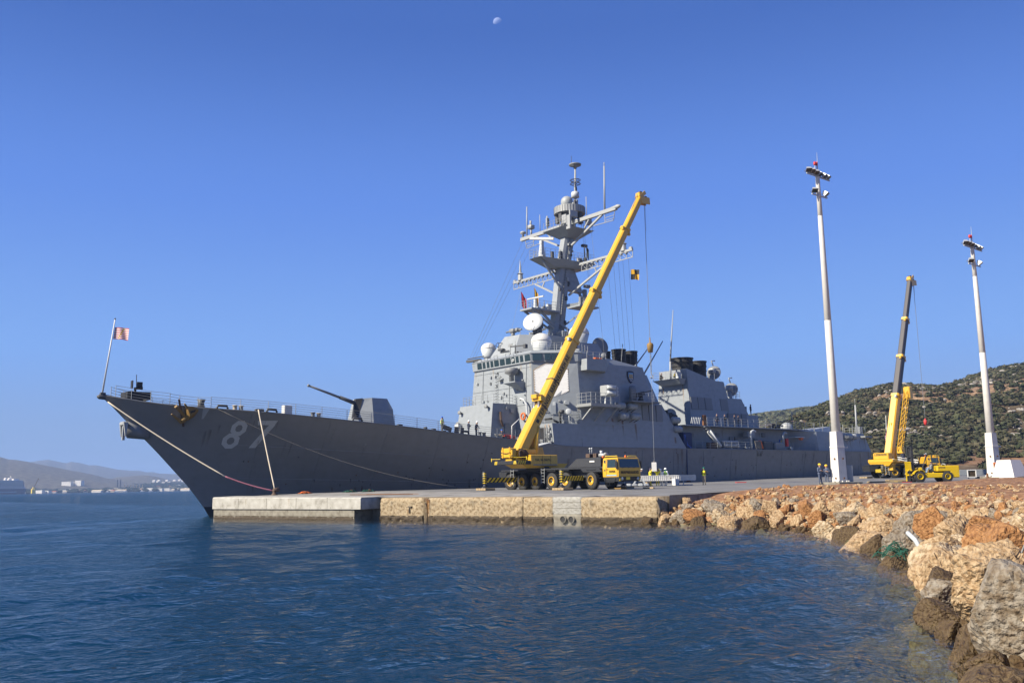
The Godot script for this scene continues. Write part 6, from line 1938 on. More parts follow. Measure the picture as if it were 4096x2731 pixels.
	rail(ship, [V(98.0, 6.9, 9.8), V(104.6, 6.9, 9.6)], 1.1, 4, 1.6)
	st = nst(); box(st, V(101.0, 9.0, 8.6), V(2.6, 0.12, 1.2)); obj("refuelling_shelf", st, M.dome_white, ship)
	st = nst(); for_clutter(st, V(101.5, 8.75, 8.9), 5, 0.3); obj("orange_floats", st, M.orange, ship)
	# on the hangar roof
	st = nst(true)
	var pr := [Vector2(0.95, 0), Vector2(0.95, 1.0)]
	for k in 6:
		pr.append(Vector2(0.95 * cos(PI * 0.5 * (k + 1) / 6.0), 1.0 + 0.75 * sin(PI * 0.5 * (k + 1) / 6.0)))
	lathe(st, V(105.2, 10.0, 4.0), Vector3.UP, pr, 20); obj("antenna_dome", st, M.raft_white, ship)
	st = nst(); loft(st, [V(103.5, 10.0, 6.2), V(103.5, 10.0, 8.2), V(111.5, 10.0, 8.2), V(111.5, 10.0, 6.2)], [V(104.5, 10.4, 6.4), V(104.5, 10.4, 8.0), V(111.5, 11.0, 8.0), V(111.5, 11.0, 6.4)]); obj("hangar_fairing", st, M.dome_white, ship)
	st = nst(); bbox(st, V(109.8, 9.2, 9.75), V(1.0, 0.9, 0.5), 0.04); obj("wall_box", st, M.dome_white, ship)
	st = nst(true); tube(st, V(119.8, 10.0, 8.0), V(119.9, 14.9, 8.0), 0.17, 0.13, 8); tube(st, V(119.9, 14.9, 8.0), V(119.9, 16.0, 8.0), 0.03); obj("stern_aerial", st, M.rail_grey, ship)
	st = nst(); bbox(st, V(120.2, 10.6, 8.2), V(0.9, 1.2, 0.9), 0.06); box(st, V(120.0, 9.4, 9.4), V(2.2, 0.3, 1.2)); obj("stern_light_post", st, M.mid_grey, ship)
	raft_stack(113.8, 9.35, 10.0); raft_stack(115.4, 9.35, 10.0)
	for q in [[113, 9], [118, 6.5], [99.5, 8.9], [107.2, 8.9]]:
		st = nst(); tube(st, V(q[0], 10.0, q[1]), V(q[0], 13.0 if q[0] < 100 else 11.6, q[1]), 0.05); obj("whip_antenna", st, M.rail_grey, ship)
	st = nst(); for_clutter(st, V(97.0, 10.4, 7.6), 14, 1.6); obj("deck_clutter", st, M.brown_dark, ship)

func for_clutter(st: SurfaceTool, c: Vector3, n: int, spread: float) -> void:
	for i in n:
		var s := rng.randf_range(0.12, 0.4)
		bbox(st, c + V(rng.randf_range(-spread, spread), rng.randf_range(0, spread * 0.5), rng.randf_range(-0.25, 0.25)), V(s, s * rng.randf_range(0.5, 1.5), s), 0.02)

# ------------------------------------------------------------------ flags
func flag_cloth(o: Vector3, hoist: Vector3, fly: Vector3, wave: float, colour: Callable, nu := 26, nv := 13) -> SurfaceTool:
	var st := nst()
	var nrm := hoist.cross(fly).normalized()
	var pt := func(u: float, v: float) -> Vector3:
		return o + hoist * v + fly * u + nrm * wave * u * sin(u * 9.0 + v * 2.0) + Vector3.DOWN * 0.12 * u * u * fly.length()
	for i in nu:
		for j in nv:
			st.set_color(colour.call((i + 0.5) / nu, (j + 0.5) / nv))
			var a := float(i) / nu
			var b := float(i + 1) / nu
			var c := float(j) / nv
			var d := float(j + 1) / nv
			quad(st, pt.call(a, c), pt.call(a, d), pt.call(b, d), pt.call(b, c))
	return st

func ship_flags() -> void:
	var red := Color(0.42, 0.02, 0.035)
	var white := Color(0.72, 0.70, 0.68)
	var st := flag_cloth(V(0.62, 17.05, 0.0), V(0.12, 1.15, 0), V(1.15, 0.02, 0.75), 0.10, func(u, v): return (red if int(v * 13.0) % 2 == 0 else white) if absf(u - 0.5 - (v - 0.5) * 0.3) > 0.05 or u < 0.15 else Color(0.45, 0.30, 0.08))
	tag(obj("jack_flag", st, M.coloured), "red and white striped flag flying from the jackstaff on the bow", "flag")
	st = flag_cloth(V(119.9, 8.8, 13.2), V(0.1, 1.6, 0.0), V(-0.75, -0.9, 0.2), 0.1, func(u, v): return Color(0.03, 0.05, 0.2) if u < 0.42 and v > 0.46 else (red if int(v * 13.0) % 2 == 0 else white))
	tag(obj("ensign", st, M.coloured), "striped ensign hanging limp beside the yellow boom of the far crane", "flag")
	st = nst(true); tube(st, V(119.7, 6.0, 13.2), V(120.2, 12.8, 13.2), 0.06, 0.04, 6)
	tag(obj("ensign_staff", st, M.white_paint), "thin white staff carrying the ensign beside the far crane's boom", "flagstaff")
	var blk := Color(0.012, 0.012, 0.014)
	var gold := Color(0.55, 0.30, 0.015)
	var chk := func(u, v): return gold if (u < 0.5) == (v > 0.5) else blk
	st = flag_cloth(V(61.1, 28.6, 11.6), V(0.1, 1.35, 0.0), V(0.9, 0.1, 0.6), 0.12, chk)
	tag(obj("signal_flag", st, M.coloured), "yellow and black quartered signal flag below the right end of the lower yard", "flag")
	st = flag_cloth(V(61.0, 28.7, -10.4), V(-0.1, 2.2, 0.0), V(0.75, -1.1, 0.25), 0.1, func(u, v): return red)
	tag(obj("signal_flag", st, M.coloured), "red signal pennant below the left end of the lower yard", "flag")
	st = flag_cloth(V(61.0, 28.6, -7.4), V(-0.1, 2.4, 0.0), V(0.55, -0.9, 0.2), 0.08, func(u, v): return gold if u + v * 0.3 > 0.3 else blk)
	tag(obj("signal_flag", st, M.coloured), "orange and black signal flag hanging limp under the left lower yard", "flag")
	st = flag_cloth(V(62.4, 33.8, 2.2), V(0.0, 1.6, 0.0), V(0.3, -0.5, 0.15), 0.06, func(u, v): return Color(0.02, 0.03, 0.035))
	tag(obj("signal_flag", st, M.coloured), "dark furled flag on a halyard beside the mast's middle platform", "flag")

# ------------------------------------------------------------------ small fittings, seams and weathering
func ship_wear() -> void:
	var st := nst()
	var hull := ship.get_node("hull")
	# weld seams of the shell plating
	for k in 17:
		var s := 14.0 + k * 6.2
		st = nst()
		for j in 6:
			var h0 := 0.9 + (sheer(s) - 1.1) * j / 6.0
			var h1 := 0.9 + (sheer(s) - 1.1) * (j + 1) / 6.0
			bar(st, V(s, h0, half(s, h0) + 0.004), V(s, h1, half(s, h1) + 0.004), 0.05, 0.02, V(1, 0, 0))
		obj("plate_seam", st, M.hull_paint, hull)
	for f in [0.36, 0.68]:
		st = nst()
		for k in 50:
			var s0 := 12.0 + k * 2.17
			var s1 := s0 + 2.17
			bar(st, V(s0, sheer(s0) * f, half(s0, sheer(s0) * f) + 0.004), V(s1, sheer(s1) * f, half(s1, sheer(s1) * f) + 0.004), 0.03, 0.05)
		obj("plate_seam", st, M.hull_paint, hull)
	# run-off below the deck edge and patches of touched-up paint
	for k in 44:
		var s := rng.randf_range(9.0, 119.0)
		var h := sheer(s) - rng.randf_range(0.05, 3.0)
		streak(hull, V(s, h, half(s, h) + 0.035), V(1, 0, 0), V(0, -1, (half(s, h - 1.0) - half(s, h)) * 1.0), rng.randf_range(0.15, 0.7), rng.randf_range(0.8, 2.6), [Color(0.035, 0.035, 0.04, 0.35), Color(0.30, 0.30, 0.30, 0.22), Color(0.16, 0.08, 0.03, 0.4)][k % 3])
	for k in 26:
		var s := rng.randf_range(19.0, 40.0) if k < 18 else rng.randf_range(80.0, 118.0)
		var h := rng.randf_range(2.4, 3.6)
		streak(hull, V(s, h, half(s, h) + 0.04), V(1, 0, 0), V(0, -1, 0), rng.randf_range(0.12, 0.35), rng.randf_range(0.2, 0.7), Color(0.02, 0.015, 0.012, 0.8))
	# front of the house: seams, cable runs, lamps and boxes
	var fx := func(y: float) -> float: return lerpf(47.95, 48.2, (y - 7.0) / 10.4) - 0.03
	for y in [12.25, 14.6, 16.9]:
		st = nst(); bar(st, V(fx.call(y), y, -5.6), V(fx.call(y), y, 6.35), 0.05, 0.04); obj("weld_seam", st, M.house_paint, ship)
	for z in [-3.4, 2.1, 5.4]:
		st = nst(); path_tube(st, [V(fx.call(12.6) - 0.05, 12.6, z), V(fx.call(15.0) - 0.05, 15.0, z), V(fx.call(17.3) - 0.05, 17.3, z + 0.1)], 0.035, 5); obj("cable_run", st, M.house_paint, ship)
	for k in 26:
		var y := rng.randf_range(12.6, 17.2)
		var z := rng.randf_range(-4.6, 6.1)
		st = nst(); var e := rng.randf_range(0.10, 0.32); bbox(st, V(fx.call(y) - 0.08, y, z), V(0.2, e * rng.randf_range(0.7, 1.6), e), 0.02); obj("wall_fitting", st, [M.rail_grey, M.mid_grey, M.house_paint][k % 3], ship)
	var fu := V(4.62, 0, 3.6).normalized()
	var o := V(48.2, 0, 6.4)
	for k in 18:
		var u := rng.randf_range(0.3, 5.6)
		var y := rng.randf_range(9.9, 12.8)
		st = nst(); var e := rng.randf_range(0.12, 0.35); bbox(st, o + fu * u + V(-0.1, y, 0.15), V(e, e * rng.randf_range(0.7, 1.8), 0.22), 0.02, Basis(Vector3.UP, -0.66)); obj("wall_fitting", st, [M.rail_grey, M.mid_grey, M.dome_white][k % 3], ship)
	for q in [[0.2, 12.15, 0.4], [2.3, 12.15, 0.3], [4.9, 12.15, 0.5], [5.7, 12.1, 0.4]]:
		streak(ship, o + fu * q[0] + V(-0.04, q[1], 0.05), fu, V(0, -1, 0), q[2], 0.9, Color(0.34, 0.20, 0.07, 0.7))
	for z in [-5.0, -1.2, 4.4, 6.2]:
		streak(ship, V(fx.call(17.3) - 0.02, 17.35, z), V(0, 0, 1), V(-0.02, -1, 0), 0.5, rng.randf_range(0.8, 2.0), Color(0.34, 0.24, 0.12, 0.35))
	# bridge roof, tower and funnel tops
	for q in [[49.6, 19.0, 1.8, 10], [52.5, 18.9, 6.6, 9], [55.8, 18.6, 6.9, 9], [60.5, 18.6, 5.0, 12], [62.8, 18.5, 2.0, 9], [53.2, 22.0, 1.2, 7], [56.2, 22.0, 0.5, 9], [66.5, 18.2, 1.5, 8], [92.0, 15.3, 1.0, 9], [90.0, 17.8, 0.8, 7], [57.8, 22.2, 2.0, 8]]:
		for k in q[3]:
			st = nst(); var e := rng.randf_range(0.12, 0.4)
			var c := V(q[0] + rng.randf_range(-0.9, 0.9), q[1], q[2] + rng.randf_range(-0.7, 0.7))
			if k % 3 == 0:
				tube(st, c, c + V(rng.randf_range(-0.1, 0.1), rng.randf_range(0.6, 1.8), 0), 0.04, 0.025, 5)
			else:
				bbox(st, c + V(0, e * 0.6, 0), V(e, e * rng.randf_range(0.8, 2.2), e), 0.03)
			obj("roof_fitting", st, [M.mid_grey, M.dark_grey, M.rail_grey, M.dome_white][k % 4], ship)
	# mast: ladder, cable trays, boxes
	var mast := ship.get_node("mast")
	var mx := func(y: float) -> float: return lerp_table([Vector2(22, 57.9), Vector2(24, 58.45), Vector2(30, 59.4), Vector2(34.3, 60.3), Vector2(38.2, 61.2)], y)
	for z in [-0.3, 0.3]:
		st = nst(); path_tube(st, [V(mx.call(22.5) + 0.95, 22.5, z), V(mx.call(30.0) + 0.92, 30.0, z), V(mx.call(37.0) + 0.88, 37.0, z)], 0.06, 5); obj("cable_tray", st, M.dark_grey, mast)
	st = nst(); path_tube(st, [V(mx.call(23.0), 23.0, 0.78), V(mx.call(30.0), 30.0, 0.72), V(mx.call(36.5), 36.5, 0.66)], 0.05, 5); obj("cable_tray", st, M.mid_grey, mast)
	st = nst()
	for k in 34:
		var y := 23.5 + k * 0.38
		tube(st, V(mx.call(y) - 0.2, y, 0.76), V(mx.call(y) + 0.2, y, 0.76), 0.018, -1, 4)
	obj("climbing_rungs", st, M.dark_grey, mast)
	for k in 22:
		var y := rng.randf_range(23.0, 37.0)
		st = nst(); var e := rng.randf_range(0.15, 0.4); bbox(st, V(mx.call(y) + rng.randf_range(-0.7, 0.9), y, 0.75 if k % 3 else -0.75), V(e, e * 1.5, 0.22), 0.02); obj("mast_box", st, [M.mid_grey, M.dark_grey, M.rail_grey][k % 3], mast)
	for q in [[55.6, 33.1, 0.0, 7], [61.8, 33.1, 1.6, 8], [62.5, 33.1, -1.4, 6], [59.6, 37.8, 0.8, 10], [62.6, 37.8, 1.4, 9], [61.2, 41.3, 1.3, 7], [62.2, 41.3, -1.0, 6], [55.8, 25.8, 0.3, 6], [61.4, 26.6, 2.4, 6]]:
		for k in q[3]:
			st = nst(); var e := rng.randf_range(0.14, 0.42)
			var c := V(q[0] + rng.randf_range(-0.8, 0.8), q[1], q[2] + rng.randf_range(-0.6, 0.6))
			if k % 3 == 0:
				tube(st, c, c + V(0, rng.randf_range(0.6, 1.6), 0), 0.04, 0.03, 5)
			else:
				bbox(st, c + V(0, e * 0.7, 0), V(e, e * rng.randf_range(0.8, 2.4), e), 0.03)
			obj("mast_fitting", st, [M.mid_grey, M.dark_grey, M.rail_grey][k % 3], mast)
# ------------------------------------------------------------------ cranes and the fork lift
var wheel_meshes := {}

func wheel_parts(r: float, w: float) -> Array:
	var key := "%.2f" % r
	if not wheel_meshes.has(key):
		var st := nst(true)
		lathe(st, V(-w * 0.5, 0, 0), V(1, 0, 0), [Vector2(r * 0.52, 0.02), Vector2(r * 0.60, 0.0), Vector2(r * 0.88, 0.03), Vector2(r * 0.97, w * 0.16), Vector2(r, w * 0.3), Vector2(r, w * 0.7), Vector2(r * 0.97, w * 0.84), Vector2(r * 0.88, w - 0.03), Vector2(r * 0.52, w)], 32)
		st.set_smooth_group(-1)
		for k in 36:
			var a := TAU * k / 36.0
			for s in [-1.0, 1.0]:
				box(st, V(s * w * 0.24, r * 1.0 * sin(a + s * 0.04), r * 1.0 * cos(a + s * 0.04)), V(w * 0.40, r * 0.055, r * 0.07), Basis(V(1, 0, 0), -a))
		var rim := nst(true)
		lathe(rim, V(-w * 0.5, 0, 0), V(1, 0, 0), [Vector2(r * 0.545, -0.01), Vector2(r * 0.50, -0.035), Vector2(r * 0.44, 0.02), Vector2(r * 0.41, 0.12), Vector2(r * 0.24, 0.13), Vector2(0.0, 0.13)], 28)
		var hub := nst(true)
		lathe(hub, V(-w * 0.5 + 0.12, 0, 0), V(-1, 0, 0), [Vector2(r * 0.22, 0), Vector2(r * 0.20, 0.14), Vector2(r * 0.12, 0.17), Vector2(0, 0.17)], 16)
		hub.set_smooth_group(-1)
		for k in 10:
			var a := TAU * k / 10.0
			tube(hub, V(-w * 0.5 + 0.14, r * 0.32 * sin(a), r * 0.32 * cos(a)), V(-w * 0.5 + 0.085, r * 0.32 * sin(a), r * 0.32 * cos(a)), 0.025, -1, 6)
		wheel_meshes[key] = [mesh_of(st), mesh_of(rim), mesh_of(hub)]
	return wheel_meshes[key]

func add_wheel(parent: Node3D, c: Vector3, r: float, w: float, rimm: Material, left := true, steer := 0.0) -> void:
	var ms := wheel_parts(r, w)
	var b := Basis(Vector3.UP, steer + (0.0 if left else PI))
	var ty := place("tyre", ms[0], parent, Transform3D(b, c), M.tyre)
	place("rim", ms[1], ty, Transform3D(), rimm)
	place("hub", ms[2], ty, Transform3D(), M.chassis_dark)

func hazard(parent: Node3D, o: Vector3, u: Vector3, v: Vector3, n: int, slant := 0.6, called := "warning_stripe") -> void:
	# yellow stripes on a dark panel spanned by u and v, each a thin piece of its own
	var nrm := u.cross(v).normalized() * 0.006
	for k in n:
		var a := (k + 0.05) / n
		var b := (k + 0.55) / n
		var sl := slant / n
		var pts := [o + u * clampf(a, 0, 1), o + u * clampf(b, 0, 1), o + u * clampf(b + sl, 0, 1) + v, o + u * clampf(a + sl, 0, 1) + v]
		var st := nst()
		loft(st, pts.map(func(p): return p - nrm), pts.map(func(p): return p + nrm))
		obj(called, st, M.sign_yellow, parent)

func section_box(st: SurfaceTool, a: Vector3, b: Vector3, w: float, h: float) -> void:
	# telescoping boom section with bevelled corners; width across z
	var d := (b - a).normalized()
	var z := V(0, 0, 1)
	var n := d.cross(z).normalized()
	var e := w * 0.14
	var ring := func(c: Vector3) -> Array:
		return [c + z * (w * 0.5) + n * (h * 0.5 - e), c + z * (w * 0.5 - e) + n * h * 0.5, c - z * (w * 0.5 - e) + n * h * 0.5, c - z * w * 0.5 + n * (h * 0.5 - e), c - z * w * 0.5 - n * (h * 0.5 - e), c - z * (w * 0.5 - e) - n * h * 0.5, c + z * (w * 0.5 - e) - n * h * 0.5, c + z * w * 0.5 - n * (h * 0.5 - e)]
	loft(st, ring.call(a), ring.call(b))

func boom(parent: Node3D, foot: Vector3, tip: Vector3, cuts: Array, w0: float, mats: Array) -> void:
	var d := (tip - foot).normalized()
	var n := d.cross(V(0, 0, 1)).normalized()
	for k in cuts.size() - 1:
		var w: float = w0 * (1.0 - 0.13 * k)
		var st := nst()
		section_box(st, foot.lerp(tip, cuts[k]), foot.lerp(tip, cuts[k + 1]), w, w * 1.02)
		var s := obj("boom_section", st, mats[k], parent)
		if k < cuts.size() - 2:
			st = nst()
			var c := foot.lerp(tip, cuts[k + 1])
			section_box(st, c - d * 0.35, c, w + 0.14, w * 1.02 + 0.16)
			obj("boom_collar", st, mats[0], s)
			for q in [[0.62, 0.35], [-0.62, 0.3]]:
				st = nst(); bbox(st, c - d * 0.5 + n * w * q[0] + V(0, 0, w * q[1]), V(0.3, 0.35, 0.28), 0.04); obj("wear_pad", st, M.galvanised if k == 0 else mats[0], s)
		else:
			st = nst()
			var c := tip
			for z in [-1.0, 1.0]:
				bar(st, c - d * 0.3 + V(0, 0, z * w * 0.5), c + V(1.25, -0.15, z * w * 0.45), 0.07, 0.75)
				bar(st, c - d * 0.1 + V(-0.25, 0.1, z * w * 0.5), c + V(0.6, 0.75, z * w * 0.45), 0.07, 0.4)
			bbox(st, c + V(0.0, 0.35, 0), V(0.75, 0.5, w * 0.95), 0.05)
			bbox(st, c + V(0.75, -0.25, 0), V(0.8, 0.35, w * 0.8), 0.05)
			obj("boom_head", st, M.crane_yellow, s)
			st = nst(true)
			for p in [c + V(0.1, 0.55, 0), c + V(0.85, 0.15, 0), c + V(1.0, -0.2, 0)]:
				lathe(st, p - V(0, 0, 0.12), V(0, 0, 1), [Vector2(0.28, 0), Vector2(0.22, 0.12), Vector2(0.28, 0.24)], 16)
			obj("head_sheaves", st, M.brown_dark, s)

func carrier(t: Node3D, axles: Array, r: float, cab_z: float, deck_y: float, front := true) -> void:
	# forward is +z, the side towards the bow is -x
	var z0: float = axles[0] - 1.5
	var z1 := cab_z + 1.1
	var st := nst()
	bbox(st, V(0, deck_y - 0.10, (z0 + cab_z - 0.6) * 0.5), V(2.5, 0.16, cab_z - 0.6 - z0), 0.03); obj("carrier_deck", st, M.chassis_dark, t)
	st = nst(); bbox(st, V(0, deck_y - 0.55, (z0 + z1) * 0.5), V(1.1, 0.75, z1 - z0 - 0.6), 0.05); obj("chassis_frame", st, M.chassis_dark, t)
	st = nst()
	for z in [z0 + 0.05, z0 + 0.7]:
		bbox(st, V(0, deck_y - 0.45, z), V(2.3, 0.5, 0.35), 0.08)
	loft(st, [V(-1.2, deck_y - 0.9, z0 - 0.2), V(1.2, deck_y - 0.9, z0 - 0.2), V(1.2, deck_y - 0.9, z0 + 0.5), V(-1.2, deck_y - 0.9, z0 + 0.5)], [V(-1.25, deck_y - 0.2, z0 - 0.3), V(1.25, deck_y - 0.2, z0 - 0.3), V(1.25, deck_y - 0.2, z0 + 1.0), V(-1.25, deck_y - 0.2, z0 + 1.0)]); obj("rear_frame", st, M.chassis_dark, t)
	for k in axles.size():
		for s in [-1.0, 1.0]:
			add_wheel(t, V(s * 1.12, r, axles[k]), r, 0.46, M.crane_yellow, s < 0.0, 0.22 if k == 0 else (-0.12 if k == axles.size() - 1 else 0.0))
		st = nst(); tube(st, V(-1.0, r, axles[k]), V(1.0, r, axles[k]), 0.13, -1, 8); obj("axle", st, M.chassis_dark, t)
	for q in [axles[0] + 0.4, axles[3] - 1.1 if axles.size() > 3 else axles[1] - 0.6]:
		st = nst(); ladder(st, V(-1.38, deck_y, q), V(-1.42, 0.55 if q > axles[0] + 1 else 0.35, q), V(0, 0, 1), 0.42, 5, 0.03); obj("access_ladder", st, M.rail_grey, t)
	# mudguards
	for z in axles:
		st = nst()
		for s in [-1.0, 1.0]:
			box(st, V(s * 1.1, deck_y - 0.24, z), V(0.5, 0.05, 1.1))
		obj("mudguard", st, M.chassis_dark, t)

func outrigger(t: Node3D, z: float, x0: float, x1: float, y: float) -> void:
	# a beam pushed out over the bow side with a jack that stands on its foot
	var st := nst(); bbox(st, V((x0 + x1) * 0.5, y, z), V(absf(x1 - x0), 0.45, 0.34), 0.03); var b := obj("outrigger_beam", st, M.chassis_dark, t)
	hazard(b, V(x1, y - 0.2, z + 0.18), V(x0 - x1, 0, 0), V(0, 0.4, 0), 8, 0.9)
	hazard(b, V(x1, y - 0.2, z - 0.18), V(x0 - x1, 0, 0), V(0, 0.4, 0), 8, 0.9)
	st = nst(true); tube(st, V(x1 - 0.08, y - 0.35, z), V(x1 - 0.08, y + 0.75, z), 0.19, -1, 12); var j := obj("jack_housing", st, M.chassis_dark, b)
	st = nst()
	for k in 5:
		var yy := y - 0.3 + k * 0.21
		lathe(st, V(x1 - 0.08, yy, z), V(0.15, 1, 0.1), [Vector2(0.194, 0), Vector2(0.194, 0.1)], 12)
	obj("jack_stripes", st, M.sign_yellow, b)
	st = nst(true); tube(st, V(x1 - 0.08, 0.34, z), V(x1 - 0.08, y - 0.3, z), 0.09, -1, 10); obj("jack_rod", st, M.steel, b)
	st = nst(); lathe(st, V(x1 - 0.08, 0.22, z), Vector3.UP, [Vector2(0.32, 0), Vector2(0.28, 0.06), Vector2(0.12, 0.2), Vector2(0.0, 0.2)], 12); obj("jack_foot", st, M.chassis_dark, b)

func build_cranes() -> void:
	var g := 2.03
	var t := thing("mobile_crane", "big yellow mobile crane with its boom raised across the warship's mast", "crane", V(31.7, g, 29.0))
	carrier(t, [-5.35, -3.6, -1.74, 0.53, 2.34, 5.6], 0.75, 7.6, 1.9)
	outrigger(t, -4.6, -1.2, -4.9, 0.95)
	outrigger(t, 4.4, -1.2, -3.6, 0.95)
	outrigger(t, -4.6, 1.2, 4.6, 0.95)
	outrigger(t, 4.4, 1.2, 4.0, 0.95)
	var st := nst()
	# engine hood between deck and cab
	loft(st, [V(-1.2, 1.9, 2.6), V(1.2, 1.9, 2.6), V(1.2, 1.9, 6.7), V(-1.2, 1.9, 6.7)], [V(-1.1, 2.62, 3.6), V(1.1, 2.62, 3.6), V(1.1, 2.7, 6.6), V(-1.1, 2.7, 6.6)]); obj("engine_hood", st, M.chassis_dark, t)
	st = nst(); box(st, V(-1.16, 2.35, 5.6), V(0.02, 0.13, 0.6)); obj("maker_plate", st, M.white_paint, t)
	st = nst(); bbox(st, V(-0.6, 2.85, 4.8), V(0.6, 0.35, 0.5), 0.03); bbox(st, V(-0.4, 2.85, 5.4), V(0.5, 0.4, 0.4), 0.03); obj("exhaust_box", st, M.brown_dark, t)
	st = nst(true); tube(st, V(-0.6, 2.85, 6.0), V(-0.6, 2.85, 6.9), 0.17, -1, 10); tube(st, V(-0.6, 2.9, 6.2), V(-0.6, 3.25, 6.2), 0.1, 0.14, 10); obj("air_filter", st, M.galvanised, t)
	st = nst(true); tube(st, V(-0.9, 3.0, 5.1), V(-0.9, 3.4, 5.1), 0.02); tube(st, V(-0.9, 3.0, 5.35), V(-0.9, 3.4, 5.35), 0.02); lathe(st, V(-0.9, 3.4, 5.1), Vector3.UP, [Vector2(0.07, 0), Vector2(0.08, 0.1), Vector2(0, 0.14)], 8); lathe(st, V(-0.9, 3.4, 5.35), Vector3.UP, [Vector2(0.07, 0), Vector2(0.08, 0.1), Vector2(0, 0.14)], 8); obj("white_lamps", st, M.dome_white, t)
	st = nst(); loft(st, [V(-1.3, 1.45, 4.6), V(-0.9, 1.45, 4.6), V(-0.9, 1.45, 6.9), V(-1.3, 1.45, 6.9)], [V(-1.3, 1.85, 4.2), V(-0.9, 1.85, 4.2), V(-0.9, 1.85, 6.5), V(-1.3, 1.85, 6.5)]); obj("front_fender", st, M.chassis_dark, t)
	crane_cab(t, 7.05, 8.85)
	# upper works: ballast, winch frame, engine house, lift cylinder
	upper_works(t, V(0, 0, -2.5))
	var foot := V(29.15, 5.35, 26.5) - t.position
	var tip := V(46.95, 33.0, 26.5) - t.position
	boom(t, foot, tip, [0.0, 0.405, 0.60, 0.865, 1.0], 1.06, [M.crane_yellow, M.crane_yellow, M.crane_yellow, M.crane_yellow])
	var d := (tip - foot).normalized()
	var n := d.cross(V(0, 0, 1)).normalized()
	# firm name up the boom
	var lower := 0.22
	var bt := Basis(d, -n if n.y < 0.0 else n, V(0, 0, 1))
	words("boom_lettering", "ΓΕPΑNΟΙ  ΜΑPNΕΛΑΚΗ ΑΕ", 0.42, M.black, t, Transform3D(bt, foot.lerp(tip, lower + 0.012) + V(0, 0, 0.54)), true, 0.012)
	st = nst(); box(st, foot.lerp(tip, 0.108) + V(0, 0, 0.532), V(0.34, 0.34, 0.02), bt); obj("boom_badge", st, M.black, t)
	for f in [0.245, 0.155]:
		st = nst(); section_box(st, foot.lerp(tip, f), foot.lerp(tip, f + 0.004), 1.12, 1.14); obj("boom_band", st, M.brown_dark, t)
	st = nst(); bar(st, foot.lerp(tip, 0.17) - n * 0.75 + V(0, 0, -0.5), foot.lerp(tip, 0.17) - n * 0.75 + V(0, 0, 0.8), 0.5, 0.4); bbox(st, foot.lerp(tip, 0.175) - n * 0.9, V(0.9, 0.4, 0.8), 0.04); obj("cylinder_bracket", st, M.crane_yellow, t)
	var lug := foot.lerp(tip, 0.165) - n * 0.72
	var cb := V(30.75, 4.7, 26.5) - t.position
	for z in [-0.34, 0.34]:
		st = nst(true); tube(st, cb + V(0, 0, z), cb.lerp(lug, 0.56) + V(0, 0, z), 0.26, 0.26, 12); obj("lift_cylinder", st, M.crane_yellow, t)
		st = nst(true); tube(st, cb.lerp(lug, 0.56) + V(0, 0, z), lug + V(0, 0, z * 0.9), 0.13, 0.13, 10); obj("cylinder_rod", st, M.steel, t)
	# hoist rope, hook block with chain and hook, whip line to the crate
	var hx := V(47.35, 0, 26.75)
	st = nst(); tube(st, V(hx.x, 33.0, hx.z) - t.position, V(hx.x, 17.2, hx.z) - t.position, 0.035, -1, 4); tube(st, V(47.75, 32.8, 26.5) - t.position, V(hx.x + 0.12, 29.4, hx.z) - t.position, 0.02, -1, 4); tube(st, tip + V(-0.25, 0.6, 0), foot.lerp(tip, 0.62) + n * 0.55, 0.03, -1, 4); obj("hoist_rope", st, M.wire_grey, t)
	st = nst(true); lathe(st, V(hx.x, 16.1, hx.z) - t.position, Vector3.UP, [Vector2(0.26, 0), Vector2(0.36, 0.75), Vector2(0.30, 0.95), Vector2(0.08, 1.05), Vector2(0.06, 1.6)], 14); obj("hook_weight", st, M.ochre, t)
	st = nst()
	for k in 8:
		var y := 16.05 - k * 0.26
		var c := V(hx.x, y, hx.z) - t.position
		for e in [[-0.06, 0], [0.06, 0]]:
			tube(st, c + (V(e[0], 0, 0) if k % 2 else V(0, 0, e[0])), c + (V(e[0], -0.3, 0) if k % 2 else V(0, -0.3, e[0])), 0.03, -1, 5)
	obj("chain", st, M.wire_grey, t)
	st = nst(true); path_tube(st, [V(0, 14.05, 0), V(0, 13.75, 0), V(0.17, 13.6, 0), V(0.15, 13.4, 0), V(0, 13.32, 0), V(-0.14, 13.42, 0), V(-0.13, 13.55, 0)].map(func(p): return p + V(hx.x, 0, hx.z) - t.position), 0.055, 8); obj("hook", st, M.rail_grey, t)
	st = nst(); tube(st, V(hx.x, 13.4, hx.z) - t.position, V(47.0, 4.7, 26.95) - t.position, 0.018, -1, 4); obj("tag_line", st, M.rail_grey, t)
	# ---- the far crane
	g = 2.5
	var t2 := thing("mobile_crane", "smaller yellow crane with a dark telescoped boom, behind the fork lift", "crane", V(89.6, g, 32.3), deg_to_rad(50.4))
	carrier(t2, [-3.86, -2.45, -0.75, 0.75, 2.1], 0.68, 2.2, 1.75)
	outrigger(t2, -4.7, -1.2, -3.0, 0.9)
	crane_cab(t2, 1.75, 3.45)
	var u2 := Node3D.new()
	u2.name = "turntable"
	u2.rotation.y = deg_to_rad(-50.4)
	t2.add_child(u2)
	var o := V(89.6, g, 32.3)
	st = nst(); bbox(st, V(86.6, 5.25, 30.4) - o, V(1.0, 0.85, 2.1), 0.08); obj("counterweight", st, M.crane_yellow, u2)
	st = nst(); bbox(st, V(86.5, 4.65, 30.4) - o, V(1.2, 0.4, 3.4), 0.06); loft(st, [V(85.9, 4.0, 29.3) - o, V(85.9, 4.0, 31.5) - o, V(89, 4.0, 31.5) - o, V(89, 4.0, 29.3) - o], [V(85.8, 4.45, 28.8) - o, V(85.8, 4.45, 32.0) - o, V(89, 4.45, 32.0) - o, V(89, 4.45, 28.8) - o]); obj("ballast_frame", st, M.crane_yellow, u2)
